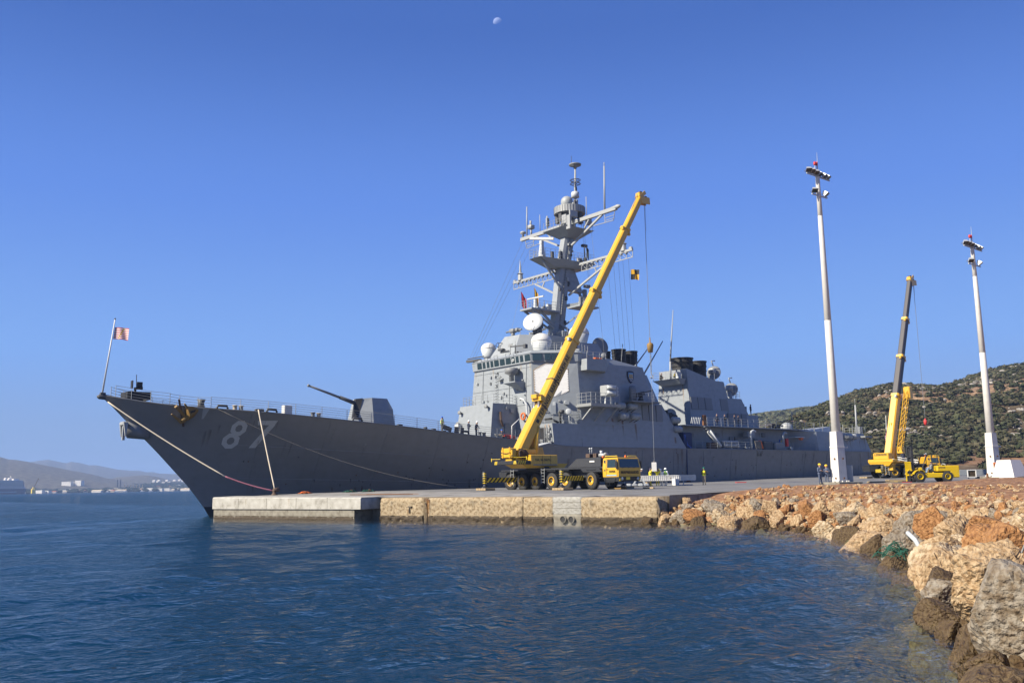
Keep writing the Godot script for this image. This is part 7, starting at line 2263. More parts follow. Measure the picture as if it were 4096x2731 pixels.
	words("maker_lettering", "LIEBHERR", 0.26, M.black, u2, Transform3D(Basis(Vector3.UP, -PI * 0.5), V(86.08, 5.45, 30.4) - o), true, 0.02)
	st = nst(); bbox(st, V(88.6, 4.0, 30.6) - o, V(4.6, 1.2, 2.4), 0.06); obj("turntable_house", st, M.crane_yellow, u2)
	var f2 := V(88.0, 5.2, 30.5) - o
	var p2 := V(97.6, 29.6, 30.5) - o
	boom(u2, f2, p2, [0.0, 0.335, 0.555, 0.775, 1.0], 1.0, [M.crane_yellow, M.boom_dark, M.boom_dark, M.boom_dark])
	# folded lattice jib beside the boom foot
	st = nst()
	var d2 := (p2 - f2).normalized()
	var n2 := d2.cross(V(0, 0, 1)).normalized()
	var jb := f2 + V(0.7, 0.6, 1.05)
	for e in [[0.0, 0.0], [0.5, 0.0], [0.0, 0.5], [0.5, 0.5]]:
		tube(st, jb + V(0, 0, e[0]) - n2 * e[1], jb + d2 * 8.6 + V(0, 0, e[0]) - n2 * e[1], 0.05, -1, 4)
	for k in 12:
		var a := jb + d2 * (k * 0.7)
		var b := jb + d2 * (k * 0.7 + 0.7)
		tube(st, a, b + V(0, 0, 0.5), 0.03, -1, 4); tube(st, a - n2 * 0.5, b + V(0, 0, 0.5) - n2 * 0.5, 0.03, -1, 4); tube(st, a + V(0, 0, 0.5), b + V(0, 0, 0.5) - n2 * 0.5, 0.03, -1, 4); tube(st, a, b - n2 * 0.5, 0.03, -1, 4)
	obj("lattice_jib", st, M.crane_yellow, u2)
	st = nst(); bbox(st, jb + d2 * 8.3 + V(0, 0, 0.3), V(0.9, 1.6, 0.9), 0.1); bbox(st, jb + V(0.1, 0.2, 0.2), V(0.7, 0.9, 0.8), 0.08); obj("jib_head", st, M.crane_yellow, u2)
	st = nst(true); tube(st, f2 + V(1.8, -0.6, 0), f2.lerp(p2, 0.17) - n2 * 0.6, 0.2, -1, 10); obj("lift_cylinder", st, M.crane_yellow, u2)
	st = nst(); tube(st, p2 + V(0.9, -0.1, 0), p2 + V(0.9, -19.3, 0), 0.03, -1, 4); tube(st, p2 + V(1.1, -0.1, 0), p2 + V(0.9, -2.5, 0), 0.02, -1, 4); obj("hoist_rope", st, M.wire_grey, u2)
	st = nst(true); lathe(st, p2 + V(0.9, -20.1, 0), Vector3.UP, [Vector2(0.05, 0), Vector2(0.2, 0.2), Vector2(0.24, 0.6), Vector2(0.1, 0.85), Vector2(0.03, 1.0)], 10); obj("hook_weight", st, M.red, u2)
	fork_lift()

func crane_cab(t: Node3D, z0: float, z1: float) -> void:
	var st := nst()
	var lo := [V(-1.32, 1.0, z0), V(1.32, 1.0, z0), V(1.32, 1.0, z1), V(-1.32, 1.0, z1)]
	var md := [V(-1.35, 1.72, z0), V(1.35, 1.72, z0), V(1.35, 1.72, z1 + 0.05), V(-1.35, 1.72, z1 + 0.05)]
	var hi := [V(-1.27, 2.52, z0 + 0.03), V(1.27, 2.52, z0 + 0.03), V(1.27, 2.52, z1 - 0.10), V(-1.27, 2.52, z1 - 0.10)]
	loft(st, lo, md, true, false); loft(st, md, hi, false, true)
	var cab := obj("cab", st, M.crane_yellow, t)
	st = nst(); loft(st, hi, hi.map(func(p): return V(p.x * 0.93, 2.60, lerpf(p.z, (z0 + z1) * 0.5, 0.08)))); obj("cab_roof", st, M.crane_yellow, cab)
	st = nst(); quad(st, V(-1.19, 1.76, z1 + 0.052), V(1.19, 1.76, z1 + 0.052), V(1.13, 2.45, z1 - 0.078), V(-1.13, 2.45, z1 - 0.078)); obj("windscreen", st, M.window_glass, cab)
	st = nst(); quad(st, V(-1.353, 1.76, z0 + 0.52), V(-1.353, 1.76, z1 - 0.22), V(-1.290, 2.42, z1 - 0.30), V(-1.290, 2.42, z0 + 0.52)); obj("side_window", st, M.window_glass, cab)
	st = nst(); quad(st, V(-1.350, 1.5, z0 + 0.12), V(-1.353, 1.5, z0 + 0.32), V(-1.293, 2.38, z0 + 0.32), V(-1.290, 2.38, z0 + 0.12)); obj("quarter_window", st, M.window_glass, cab)
	st = nst(); path_tube(st, [V(-1.36, 1.06, z0 + 0.42), V(-1.38, 1.72, z0 + 0.42), V(-1.31, 2.46, z0 + 0.44), V(-1.31, 2.46, z1 - 0.2), V(-1.38, 1.72, z1 - 0.12), V(-1.36, 1.06, z1 - 0.12)], 0.012, 4); obj("door_seam", st, M.brown_dark, cab)
	st = nst(); box(st, V(-1.36, 1.62, z0 + 0.55), V(0.03, 0.05, 0.16)); obj("door_handle", st, M.black, cab)
	words("door_lettering", "XANIA", 0.17, M.black, cab, Transform3D(Basis(Vector3.UP, -PI * 0.5), V(-1.362, 1.45, (z0 + z1) * 0.5 + 0.22)), true, 0.012)
	words("front_lettering", "ΜΑPNΕΛΑΚΗΣ", 0.235, M.black, cab, Transform3D(Basis(), V(0.02, 1.36, z1 + 0.045)), true, 0.012)
	st = nst(); box(st, V(-1.345, 1.13, (z0 + z1) * 0.5 + 0.1), V(0.02, 0.08, 1.2)); obj("side_stripe", st, M.light_blue, cab)
	for x in [-0.6, 0.1, 0.75]:
		st = nst(); tube(st, V(x, 1.78, z1 + 0.07), V(x - 0.35, 1.72, z1 + 0.075), 0.012, -1, 4); obj("wiper", st, M.black, cab)
	st = nst(); loft(st, [V(-1.25, 0.62, z0 + 0.1), V(1.25, 0.62, z0 + 0.1), V(1.25, 0.62, z1 - 0.05), V(-1.25, 0.62, z1 - 0.05)], [V(-1.32, 1.0, z0), V(1.32, 1.0, z0), V(1.32, 1.0, z1 + 0.08), V(-1.32, 1.0, z1 + 0.08)]); var bu := obj("bumper", st, M.chassis_dark, t)
	for s in [-0.95, 0.95]:
		st = nst(true); lathe(st, V(s, 0.84, z1 + 0.02), V(0, 0, 1), [Vector2(0.13, 0), Vector2(0.13, 0.07), Vector2(0.0, 0.09)], 12); obj("headlight", st, M.dome_white, bu)
	st = nst(); box(st, V(-0.25, 0.86, z1 + 0.06), V(0.45, 0.22, 0.04)); obj("number_plate", st, M.sign_yellow, bu)
	hazard(bu, V(-1.3, 0.66, z1 + 0.03), V(0.28, 0, 0), V(0, 0.28, 0.03), 3)
	hazard(bu, V(1.0, 0.66, z1 + 0.03), V(0.28, 0, 0), V(0, 0.28, 0.03), 3)
	st = nst(); path_tube(st, [V(-1.3, 0.95, z0 + 0.2), V(-1.35, 0.55, z0 + 0.3), V(-1.35, 0.55, z1 - 0.5), V(-1.3, 0.95, z1 - 0.4)], 0.035, 5); box(st, V(-1.35, 0.28, z0 + 0.6), V(0.2, 0.03, 0.42)); tube(st, V(-1.35, 0.55, z0 + 0.45), V(-1.35, 0.28, z0 + 0.42), 0.015); tube(st, V(-1.35, 0.55, z0 + 0.75), V(-1.35, 0.28, z0 + 0.78), 0.015); obj("cab_step", st, M.chassis_dark, t)
	for x in [-1.45, 1.45]:
		st = nst(); bbox(st, V(x, 2.05, z1 - 0.1), V(0.1, 0.5, 0.24), 0.03); tube(st, V(x, 2.3, z1 - 0.1), V(x * 0.88, 2.45, z1 - 0.2), 0.02); bbox(st, V(x, 1.72, z1 - 0.05), V(0.1, 0.18, 0.2), 0.03); obj("mirror", st, M.black, cab)
	st = nst(true); path_tube(st, [V(-1.2, 2.6, z0 + 0.2), V(-1.2, 2.72, z0 + 0.2), V(-1.2, 2.72, z1 - 0.2), V(-1.2, 2.6, z1 - 0.2)], 0.025, 6); path_tube(st, [V(0.1, 2.6, z1 - 0.25), V(0.1, 2.72, z1 - 0.25), V(1.15, 2.74, z1 - 0.25), V(1.15, 2.6, z1 - 0.25)], 0.025, 6); obj("roof_rail", st, M.sign_yellow, cab)
	for q in [[-1.15, z0 - 0.12], [-0.1, z1 - 0.3]]:
		st = nst(true); lathe(st, V(q[0], 2.6, q[1]), Vector3.UP, [Vector2(0.09, 0), Vector2(0.09, 0.12), Vector2(0.05, 0.18), Vector2(0, 0.19)], 10); obj("beacon", st, M.orange, cab)
	st = nst(); bbox(st, V(-1.0, 2.9, z0 - 0.05), V(0.2, 0.18, 0.42), 0.03, Basis(V(1, 0, 0), -0.5)); obj("work_lamp", st, M.raft_white, cab)

func upper_works(t: Node3D, o: Vector3) -> void:
	# o: slewing centre; the boom points along +x
	var p := t.position
	var L := func(x: float, y: float, z: float) -> Vector3: return V(x, y, z) - p
	var st := nst(true)
	lathe(st, L.call(31.4, 3.9, 26.6), Vector3.UP, [Vector2(1.2, 0), Vector2(1.2, 0.25), Vector2(0, 0.26)], 24); obj("slewing_ring", st, M.chassis_dark, t)
	st = nst(); loft(st, [L.call(29.0, 4.0, 25.6), L.call(29.0, 4.0, 27.75), L.call(33.6, 4.0, 27.75), L.call(33.6, 4.0, 25.6)], [L.call(28.3, 4.4, 25.3), L.call(28.3, 4.4, 27.8), L.call(34.0, 4.4, 27.8), L.call(34.0, 4.4, 25.3)]); obj("turntable", st, M.crane_yellow, t)
	# engine house on the viewer's side
	st = nst(); bbox(st, L.call(31.0, 4.66, 27.45), V(3.3, 1.06, 0.95), 0.05); var eh := obj("engine_house", st, M.crane_yellow, t)
	words("telephone_lettering", "ΤΗΛ. 94.260/9.c", 0.2, M.black, eh, Transform3D(Basis(), L.call(30.85, 4.72, 27.93)), true, 0.015)
	st = nst(); box(st, L.call(31.1, 4.28, 27.935), V(2.9, 0.09, 0.02)); obj("side_stripe", st, M.mid_grey, eh)
	for x in [30.75, 31.75]:
		st = nst(); box(st, L.call(x, 4.68, 27.93), V(0.02, 0.95, 0.02)); obj("panel_seam", st, M.brown_dark, eh)
	# frame that carries the boom foot
	for z in [26.0, 27.0]:
		st = nst(); var a := [L.call(28.3, 4.4, z - 0.08), L.call(31.6, 4.4, z - 0.08), L.call(31.3, 5.3, z - 0.08), L.call(29.4, 5.85, z - 0.08), L.call(28.6, 5.75, z - 0.08)]
		loft(st, a, a.map(func(q): return q + V(0, 0, 0.16))); obj("boom_cheek", st, M.crane_yellow, t)
	# counterweight, its straps and markings
	st = nst(); bbox(st, L.call(28.15, 5.38, 26.25), V(0.55, 0.86, 1.6), 0.05); var cw := obj("counterweight", st, M.crane_yellow, t)
	for z in [25.75, 26.75]:
		st = nst(); bbox(st, L.call(27.86, 5.4, z), V(0.12, 1.0, 0.14), 0.03); obj("ballast_strap", st, M.crane_yellow, cw)
	for q in [[25.52, 5.72], [26.98, 5.72], [25.52, 5.12], [26.98, 5.12]]:
		st = nst(); var s := 0.1; loft(st, [L.call(27.868, q[1] - s, q[0] - s), L.call(27.868, q[1] - 0.02, q[0] - s), L.call(27.868, q[1] + s, q[0] + s * 0.6), L.call(27.868, q[1] - 0.02, q[0] + s * 0.6)], [L.call(27.862, q[1] - s, q[0] - s), L.call(27.862, q[1] - 0.02, q[0] - s), L.call(27.862, q[1] + s, q[0] + s * 0.6), L.call(27.862, q[1] - 0.02, q[0] + s * 0.6)]); obj("warning_mark", st, M.chassis_dark, cw)
	st = nst(); path_tube(st, [L.call(27.83, 5.45, 25.5), L.call(27.78, 5.36, 26.0), L.call(27.8, 5.34, 26.4), L.call(27.78, 5.42, 26.9)], 0.03); obj("ballast_cable", st, M.brown_dark, cw)
	st = nst(); bbox(st, L.call(28.4, 4.75, 26.2), V(0.6, 0.4, 1.0), 0.05); obj("ballast_foot", st, M.crane_yellow, t)
	st = nst(); bbox(st, L.call(29.1, 4.5, 26.25), V(2.7, 0.34, 3.3), 0.03); var bf := obj("ballast_frame", st, M.chassis_dark, t)
	hazard(bf, L.call(27.74, 4.35, 24.65), V(0, 0, 0.42), V(0, 0.3, 0), 3)
	hazard(bf, L.call(27.74, 4.35, 27.42), V(0, 0, 0.46), V(0, 0.3, 0), 3, -0.6)
	hazard(bf, L.call(27.8, 4.35, 27.91), V(1.0, 0, 0), V(0, 0.3, 0), 4)
	st = nst(); tube(st, L.call(27.9, 4.85, 25.3), L.call(27.6, 4.86, 24.4), 0.02); box(st, L.call(27.6, 4.8, 24.4), V(0.04, 0.3, 0.06)); tube(st, L.call(28.0, 4.95, 27.1), L.call(28.8, 4.98, 28.0), 0.02); box(st, L.call(28.8, 4.9, 28.0), V(0.06, 0.3, 0.05)); obj("marker_rods", st, M.sign_yellow, t)
	# winch and hoses
	st = nst(true); lathe(st, L.call(28.9, 5.3, 26.75), V(0, 0, 1), [Vector2(0.42, 0), Vector2(0.42, 0.08), Vector2(0.3, 0.1), Vector2(0.3, 0.5), Vector2(0.42, 0.52), Vector2(0.42, 0.6)], 18); obj("winch_drum", st, M.brown_dark, t)
	st = nst()
	for k in 7:
		path_tube(st, [L.call(28.6 + 0.1 * k, 5.7, 27.35), L.call(28.8 + 0.12 * k, 5.5 - 0.05 * k, 27.5), L.call(29.2 + 0.1 * k, 4.9, 27.3)], 0.035)
	obj("hydraulic_hoses", st, M.brown_dark, t)
	st = nst(); bbox(st, L.call(29.9, 5.55, 26.5), V(1.6, 0.4, 1.3), 0.05); obj("winch_frame", st, M.crane_yellow, t)
	# operator's cab on the far side
	st = nst(); loft(st, [L.call(31.2, 4.4, 24.5), L.call(31.2, 4.4, 25.5), L.call(33.4, 4.4, 25.5), L.call(33.4, 4.4, 24.5)], [L.call(31.3, 6.0, 24.55), L.call(31.3, 6.0, 25.45), L.call(33.0, 6.0, 25.45), L.call(33.0, 6.0, 24.55)]); obj("operator_cab", st, M.crane_yellow, t)
	st = nst(); loft(st, [L.call(31.5, 5.95, 24.6), L.call(31.5, 5.95, 26.0), L.call(33.6, 6.4, 26.0), L.call(33.6, 6.4, 24.6)], [L.call(31.5, 6.0, 24.6), L.call(31.5, 6.0, 26.0), L.call(33.6, 6.45, 26.0), L.call(33.6, 6.45, 24.6)]); obj("cab_sunshade", st, M.dome_white, t)

func fork_lift() -> void:
	var t := thing("fork_lift", "yellow fork lift with its driver aboard, parked before the far crane", "fork lift", V(62.1, 2.07, 48.35), deg_to_rad(-129.6))
	# forward is +z; the side towards the viewer is -x after the turn
	for s in [-1.0, 1.0]:
		add_wheel(t, V(s * 0.82, 0.52, 1.3), 0.52, 0.36, M.fork_yellow, s < 0.0)
		add_wheel(t, V(s * 0.78, 0.50, -1.32), 0.50, 0.34, M.fork_yellow, s < 0.0)
	var st := nst()
	bbox(st, V(0, 0.62, 0.25), V(1.7, 0.46, 2.6), 0.06); var fr := obj("body_frame", st, M.fork_yellow, t)
	st = nst(); loft(st, [V(-0.86, 0.42, -2.45), V(0.86, 0.42, -2.45), V(0.86, 1.02, -1.88), V(-0.86, 1.02, -1.88)], [V(-0.84, 1.52, -2.48), V(0.84, 1.52, -2.48), V(0.84, 1.52, -1.6), V(-0.84, 1.52, -1.6)]); bbox(st, V(0, 1.25, -1.45), V(1.72, 0.56, 2.1), 0.07); var cw := obj("counterweight", st, M.fork_yellow, t)
	st = nst(); bbox(st, V(0, 0.75, -2.05), V(1.72, 0.75, 0.85), 0.08); obj("rear_weight", st, M.fork_yellow, t)
	for x in [-0.868, 0.868]:
		words("maker_lettering", "HYSTER", 0.13, M.brown_dark, cw, Transform3D(Basis(Vector3.UP, PI * 0.5 * sign(x)), V(x, 1.34, -0.85)), true, 0.01)
	words("maker_lettering", "HYSTER", 0.2, M.red, t, Transform3D(Basis(Vector3.UP, PI), V(0, 0.75, -2.49)), true, 0.02)
	st = nst(); for_grille(st, V(0, 1.22, -2.49)); obj("radiator_grille", st, M.black, cw)
	# front fenders
	for s in [-1.0, 1.0]:
		st = nst()
		var pts := []
		for k in 7:
			var a := PI * 0.12 + PI * 0.62 * k / 6.0
			pts.append(V(s * 0.82, 0.52 + 0.64 * sin(a), 1.3 + 0.66 * cos(a)))
		for k in 6:
			bar(st, pts[k], pts[k + 1], 0.40, 0.05)
		obj("front_fender", st, M.fork_yellow, t)
	st = nst(); loft(st, [V(-0.6, 0.9, 0.7), V(0.6, 0.9, 0.7), V(0.6, 0.9, 1.1), V(-0.6, 0.9, 1.1)], [V(-0.55, 1.4, 0.95), V(0.55, 1.4, 0.95), V(0.55, 1.35, 1.15), V(-0.55, 1.35, 1.15)]); obj("dash_panel", st, M.fork_yellow, t)
	# mast
	for s in [-0.42, 0.42]:
		st = nst(); bbox(st, V(s, 1.75, 1.72), V(0.16, 3.3, 0.24), 0.02); obj("mast_rail", st, M.chassis_dark, t)
		st = nst(); bbox(st, V(s * 0.62, 1.85, 1.62), V(0.12, 3.1, 0.16), 0.02); obj("mast_rail", st, M.chassis_dark, t)
		st = nst(true); tube(st, V(s * 0.35, 0.3, 1.6), V(s * 0.35, 3.0, 1.6), 0.06, -1, 8); obj("lift_ram", st, M.boom_dark, t)
	st = nst()
	for y in [3.35, 2.4, 0.4]:
		box(st, V(0, y, 1.75), V(1.0, 0.12, 0.1))
	obj("mast_crossbar", st, M.chassis_dark, t)
	st = nst(); box(st, V(0, 1.15, 1.95), V(1.3, 0.14, 0.1)); box(st, V(0, 1.9, 1.98), V(1.3, 0.08, 0.08)); box(st, V(0, 0.7, 1.95), V(1.3, 0.14, 0.1))
	for k in 7:
		box(st, V(-0.6 + k * 0.2, 1.5, 1.98), V(0.05, 0.8, 0.06))
	obj("load_backrest", st, M.fork_yellow, t)
	for s in [-0.4, 0.4]:
		st = nst(); box(st, V(s, 0.62, 2.04), V(0.14, 1.1, 0.06)); box(st, V(s, 0.09, 2.62), V(0.14, 0.05, 1.2)); obj("fork", st, M.fork_yellow if s < 0.0 else M.chassis_dark, t)
	# overhead guard
	st = nst()
	for s in [-0.62, 0.62]:
		path_tube(st, [V(s, 0.95, 0.95), V(s, 1.4, 0.85), V(s * 0.95, 2.48, 0.45), V(s * 0.95, 2.55, 0.3)], 0.05, 6)
		tube(st, V(s, 1.45, -0.5), V(s * 0.95, 2.55, -0.62), 0.05, -1, 6)
		tube(st, V(s, 1.0, -0.05), V(s * 0.95, 2.52, -0.05), 0.045, -1, 6)
	obj("guard_post", st, M.chassis_dark, t)
	st = nst()
	for k in 9:
		box(st, V(0, 2.58, -0.7 + k * 0.26), V(1.25, 0.05, 0.08))
	box(st, V(-0.6, 2.58, 0.35), V(0.07, 0.07, 2.2)); box(st, V(0.6, 2.58, 0.35), V(0.07, 0.07, 2.2))
	obj("guard_roof", st, M.chassis_dark, t)
	st = nst(); bbox(st, V(0, 1.0, -0.3), V(0.6, 0.14, 0.55), 0.04); bbox(st, V(0, 1.35, -0.58), V(0.55, 0.7, 0.14), 0.04); obj("seat", st, M.black, t)
	st = nst(true); tube(st, V(0, 1.3, 0.85), V(0, 1.5, 0.6), 0.03); lathe(st, V(0, 1.5, 0.6), V(0, 0.7, -0.7), [Vector2(0.2, -0.015), Vector2(0.22, 0.0), Vector2(0.2, 0.015), Vector2(0.18, 0.0), Vector2(0.2, -0.015)], 16); obj("steering_wheel", st, M.black, t)
	st = nst(true); tube(st, V(-0.45, 0.95, 0.1), V(-0.45, 1.35, 0.1), 0.07, -1, 8); obj("fire_bottle", st, M.red, t)
	st = nst(); box(st, V(-0.9, 0.42, 0.45), V(0.2, 0.05, 0.5)); obj("step", st, M.chassis_dark, fr)

func for_grille(st: SurfaceTool, c: Vector3) -> void:
	for k in 7:
		box(st, c + V(0, -0.24 + k * 0.08, 0), V(0.95, 0.05, 0.03))
# ------------------------------------------------------------------ things on the quay
func gy(x: float, z: float) -> float:
	return deck_h(x, z) + 0.004

func high_mast(at: Vector3, h: float, label: String, turn: float, door: bool) -> void:
	var t := thing("light_mast", label, "light mast", at, turn, "high light masts on the quay")
	var st := nst()
	bbox(st, V(0.1, 0.08, 0), V(3.0, 0.24, 2.6), 0.04); obj("plinth", st, M.stained_concrete, t)
	st = nst(); loft(st, [V(-0.52, 0.2, -0.5), V(0.52, 0.2, -0.5), V(0.52, 0.2, 0.5), V(-0.52, 0.2, 0.5)], [V(-0.46, 3.4, -0.45), V(0.46, 3.4, -0.45), V(0.46, 3.4, 0.45), V(-0.46, 3.4, 0.45)]); var sh := obj("square_base", st, M.mast_concrete, t)
	st = nst(); loft(st, [V(-0.5, 3.4, -0.48), V(0.5, 3.4, -0.48), V(0.5, 3.4, 0.48), V(-0.5, 3.4, 0.48)], [V(-0.49, 3.5, -0.47), V(0.49, 3.5, -0.47), V(0.49, 3.5, 0.47), V(-0.49, 3.5, 0.47)]); obj("hinge_plate", st, M.mast_concrete, sh)
	st = nst(); loft(st, [V(-0.45, 3.5, -0.44), V(0.45, 3.5, -0.44), V(0.45, 3.5, 0.44), V(-0.45, 3.5, 0.44)], [V(-0.40, 4.9, -0.40), V(0.40, 4.9, -0.40), V(0.40, 4.9, 0.40), V(-0.40, 4.9, 0.40)]); obj("square_shaft", st, M.mast_concrete, t)
	st = nst(); path_tube(st, [V(0.45, 3.35, 0.3), V(0.85, 3.4, 0.35)], 0.06, 6); bbox(st, V(0.85, 3.4, 0.35), V(0.18, 0.2, 0.16), 0.03); obj("hinge_bolt", st, M.galvanised, sh)
	for q in [[0.55], [2.35]]:
		for f in [[V(-0.53, q[0], 0.1), V(-1, 0, 0)], [V(0.1, q[0], 0.52), V(0, 0, 1)]]:
			st = nst(true); lathe(st, f[0], f[1], [Vector2(0.09, 0), Vector2(0.09, 0.03), Vector2(0.0, 0.03)], 12); obj("rusty_boss", st, M.rust, sh)
	st = nst(); box(st, V(0.49, 2.75, 0.2), V(0.05, 0.08, 0.5)); obj("cable_slot", st, M.black, sh)
	for k in 10:
		st = nst(); var a := TAU * k / 10.0; bbox(st, V(0.66 * signf(cos(a)) * minf(1, absf(cos(a)) * 1.35), 0.26, 0.66 * signf(sin(a)) * minf(1, absf(sin(a)) * 1.35)), V(0.16, 0.14, 0.16), 0.03); obj("foot_bolt", st, M.mast_concrete, sh)
	# tapered concrete shaft cast in sections
	var y := 4.9
	var cuts := [4.9, 4.9 + (h - 4.9) * 0.42, 4.9 + (h - 4.9) * 0.83, h]
	for k in 3:
		var r0 := lerpf(0.41, 0.20, (cuts[k] - 4.9) / (h - 4.9))
		var r1 := lerpf(0.41, 0.20, (cuts[k + 1] - 4.9) / (h - 4.9))
		st = nst(true); lathe(st, V(0, cuts[k], 0), Vector3.UP, [Vector2(r0, 0), Vector2(r1, cuts[k + 1] - cuts[k] - 0.03), Vector2(r1 * 0.95, cuts[k + 1] - cuts[k])], 20); obj("shaft_section", st, M.mast_concrete, t)
	# head: two crossarms of floodlights, a spike and warning lights
	var st2 := nst(); bar(st2, V(-1.5, h - 0.15, 0.1), V(1.5, h - 0.55, 0.1), 0.12, 0.12); bar(st2, V(-1.0, h - 2.2, 0.1), V(1.0, h - 2.4, 0.1), 0.12, 0.12); obj("crossarm", st2, M.galvanised, t)
	for q in [[-1.35, h + 0.05, 0.25], [-0.9, h - 0.0, 0.25], [-0.4, h - 0.1, 0.25], [0.1, h - 0.2, 0.25], [0.7, h - 0.3, 0.25], [1.15, h - 0.4, 0.25], [-0.75, h - 1.95, 0.25], [0.75, h - 2.15, 0.25]]:
		flood(t, V(q[0], q[1] + 0.1, q[2]), -0.5 if q[0] < -0.3 else 0.5)
	st = nst(); tube(st, V(0.1, h, 0), V(0.15, h + 2.2, 0), 0.05, 0.015, 6); obj("lightning_spike", st, M.galvanised, t)
	for x in [-0.25, 0.0]:
		st = nst(true); tube(st, V(x, h, 0), V(x, h + 0.85, 0), 0.03); obj("lamp_stem", st, M.galvanised, t)
		st = nst(true); lathe(st, V(x, h + 0.85, 0), Vector3.UP, [Vector2(0.1, 0), Vector2(0.12, 0.08), Vector2(0.12, 0.28), Vector2(0.06, 0.36), Vector2(0, 0.37)], 10); obj("warning_beacon", st, M.red, t)

func flood(t: Node3D, c: Vector3, yaw: float) -> void:
	var b := Basis(Vector3.UP, yaw) * Basis(V(1, 0, 0), 0.9)
	var st := nst()
	loft(st, [c + b * V(-0.3, -0.26, 0.12), c + b * V(0.3, -0.26, 0.12), c + b * V(0.3, 0.26, 0.12), c + b * V(-0.3, 0.26, 0.12)], [c + b * V(-0.17, -0.15, -0.28), c + b * V(0.17, -0.15, -0.28), c + b * V(0.17, 0.15, -0.28), c + b * V(-0.17, 0.15, -0.28)])
	var f := obj("floodlight", st, M.galvanised, t)
	st = nst(); var e := 0.27; quad(st, c + b * V(-e, -0.22, 0.125), c + b * V(-e, 0.22, 0.125), c + b * V(e, 0.22, 0.125), c + b * V(e, -0.22, 0.125)); obj("lens", st, M.window_glass, f)
	st = nst(true); tube(st, c + b * V(0, 0, -0.25), c + b * V(0, 0, -0.42), 0.1, 0.07, 8); path_tube(st, [c + b * V(-0.33, 0, 0), c + b * V(-0.33, -0.3, -0.2), c + b * V(0.33, -0.3, -0.2), c + b * V(0.33, 0, 0)], 0.025, 4); obj("yoke", st, M.mid_grey, f)

func sag(a: Vector3, b: Vector3, drop: float, n := 14) -> Array:
	var out := []
	for i in n + 1:
		var f := float(i) / n
		out.append(a.lerp(b, f) + V(0, -drop * 4.0 * f * (1.0 - f), 0))
	return out

func line(called: String, label: String, pts: Array, r: float, m: Material, cat := "rope", group := "") -> void:
	var st := nst(true)
	path_tube(st, pts, r, 6)
	tag(obj(called, st, m), label, cat, group)

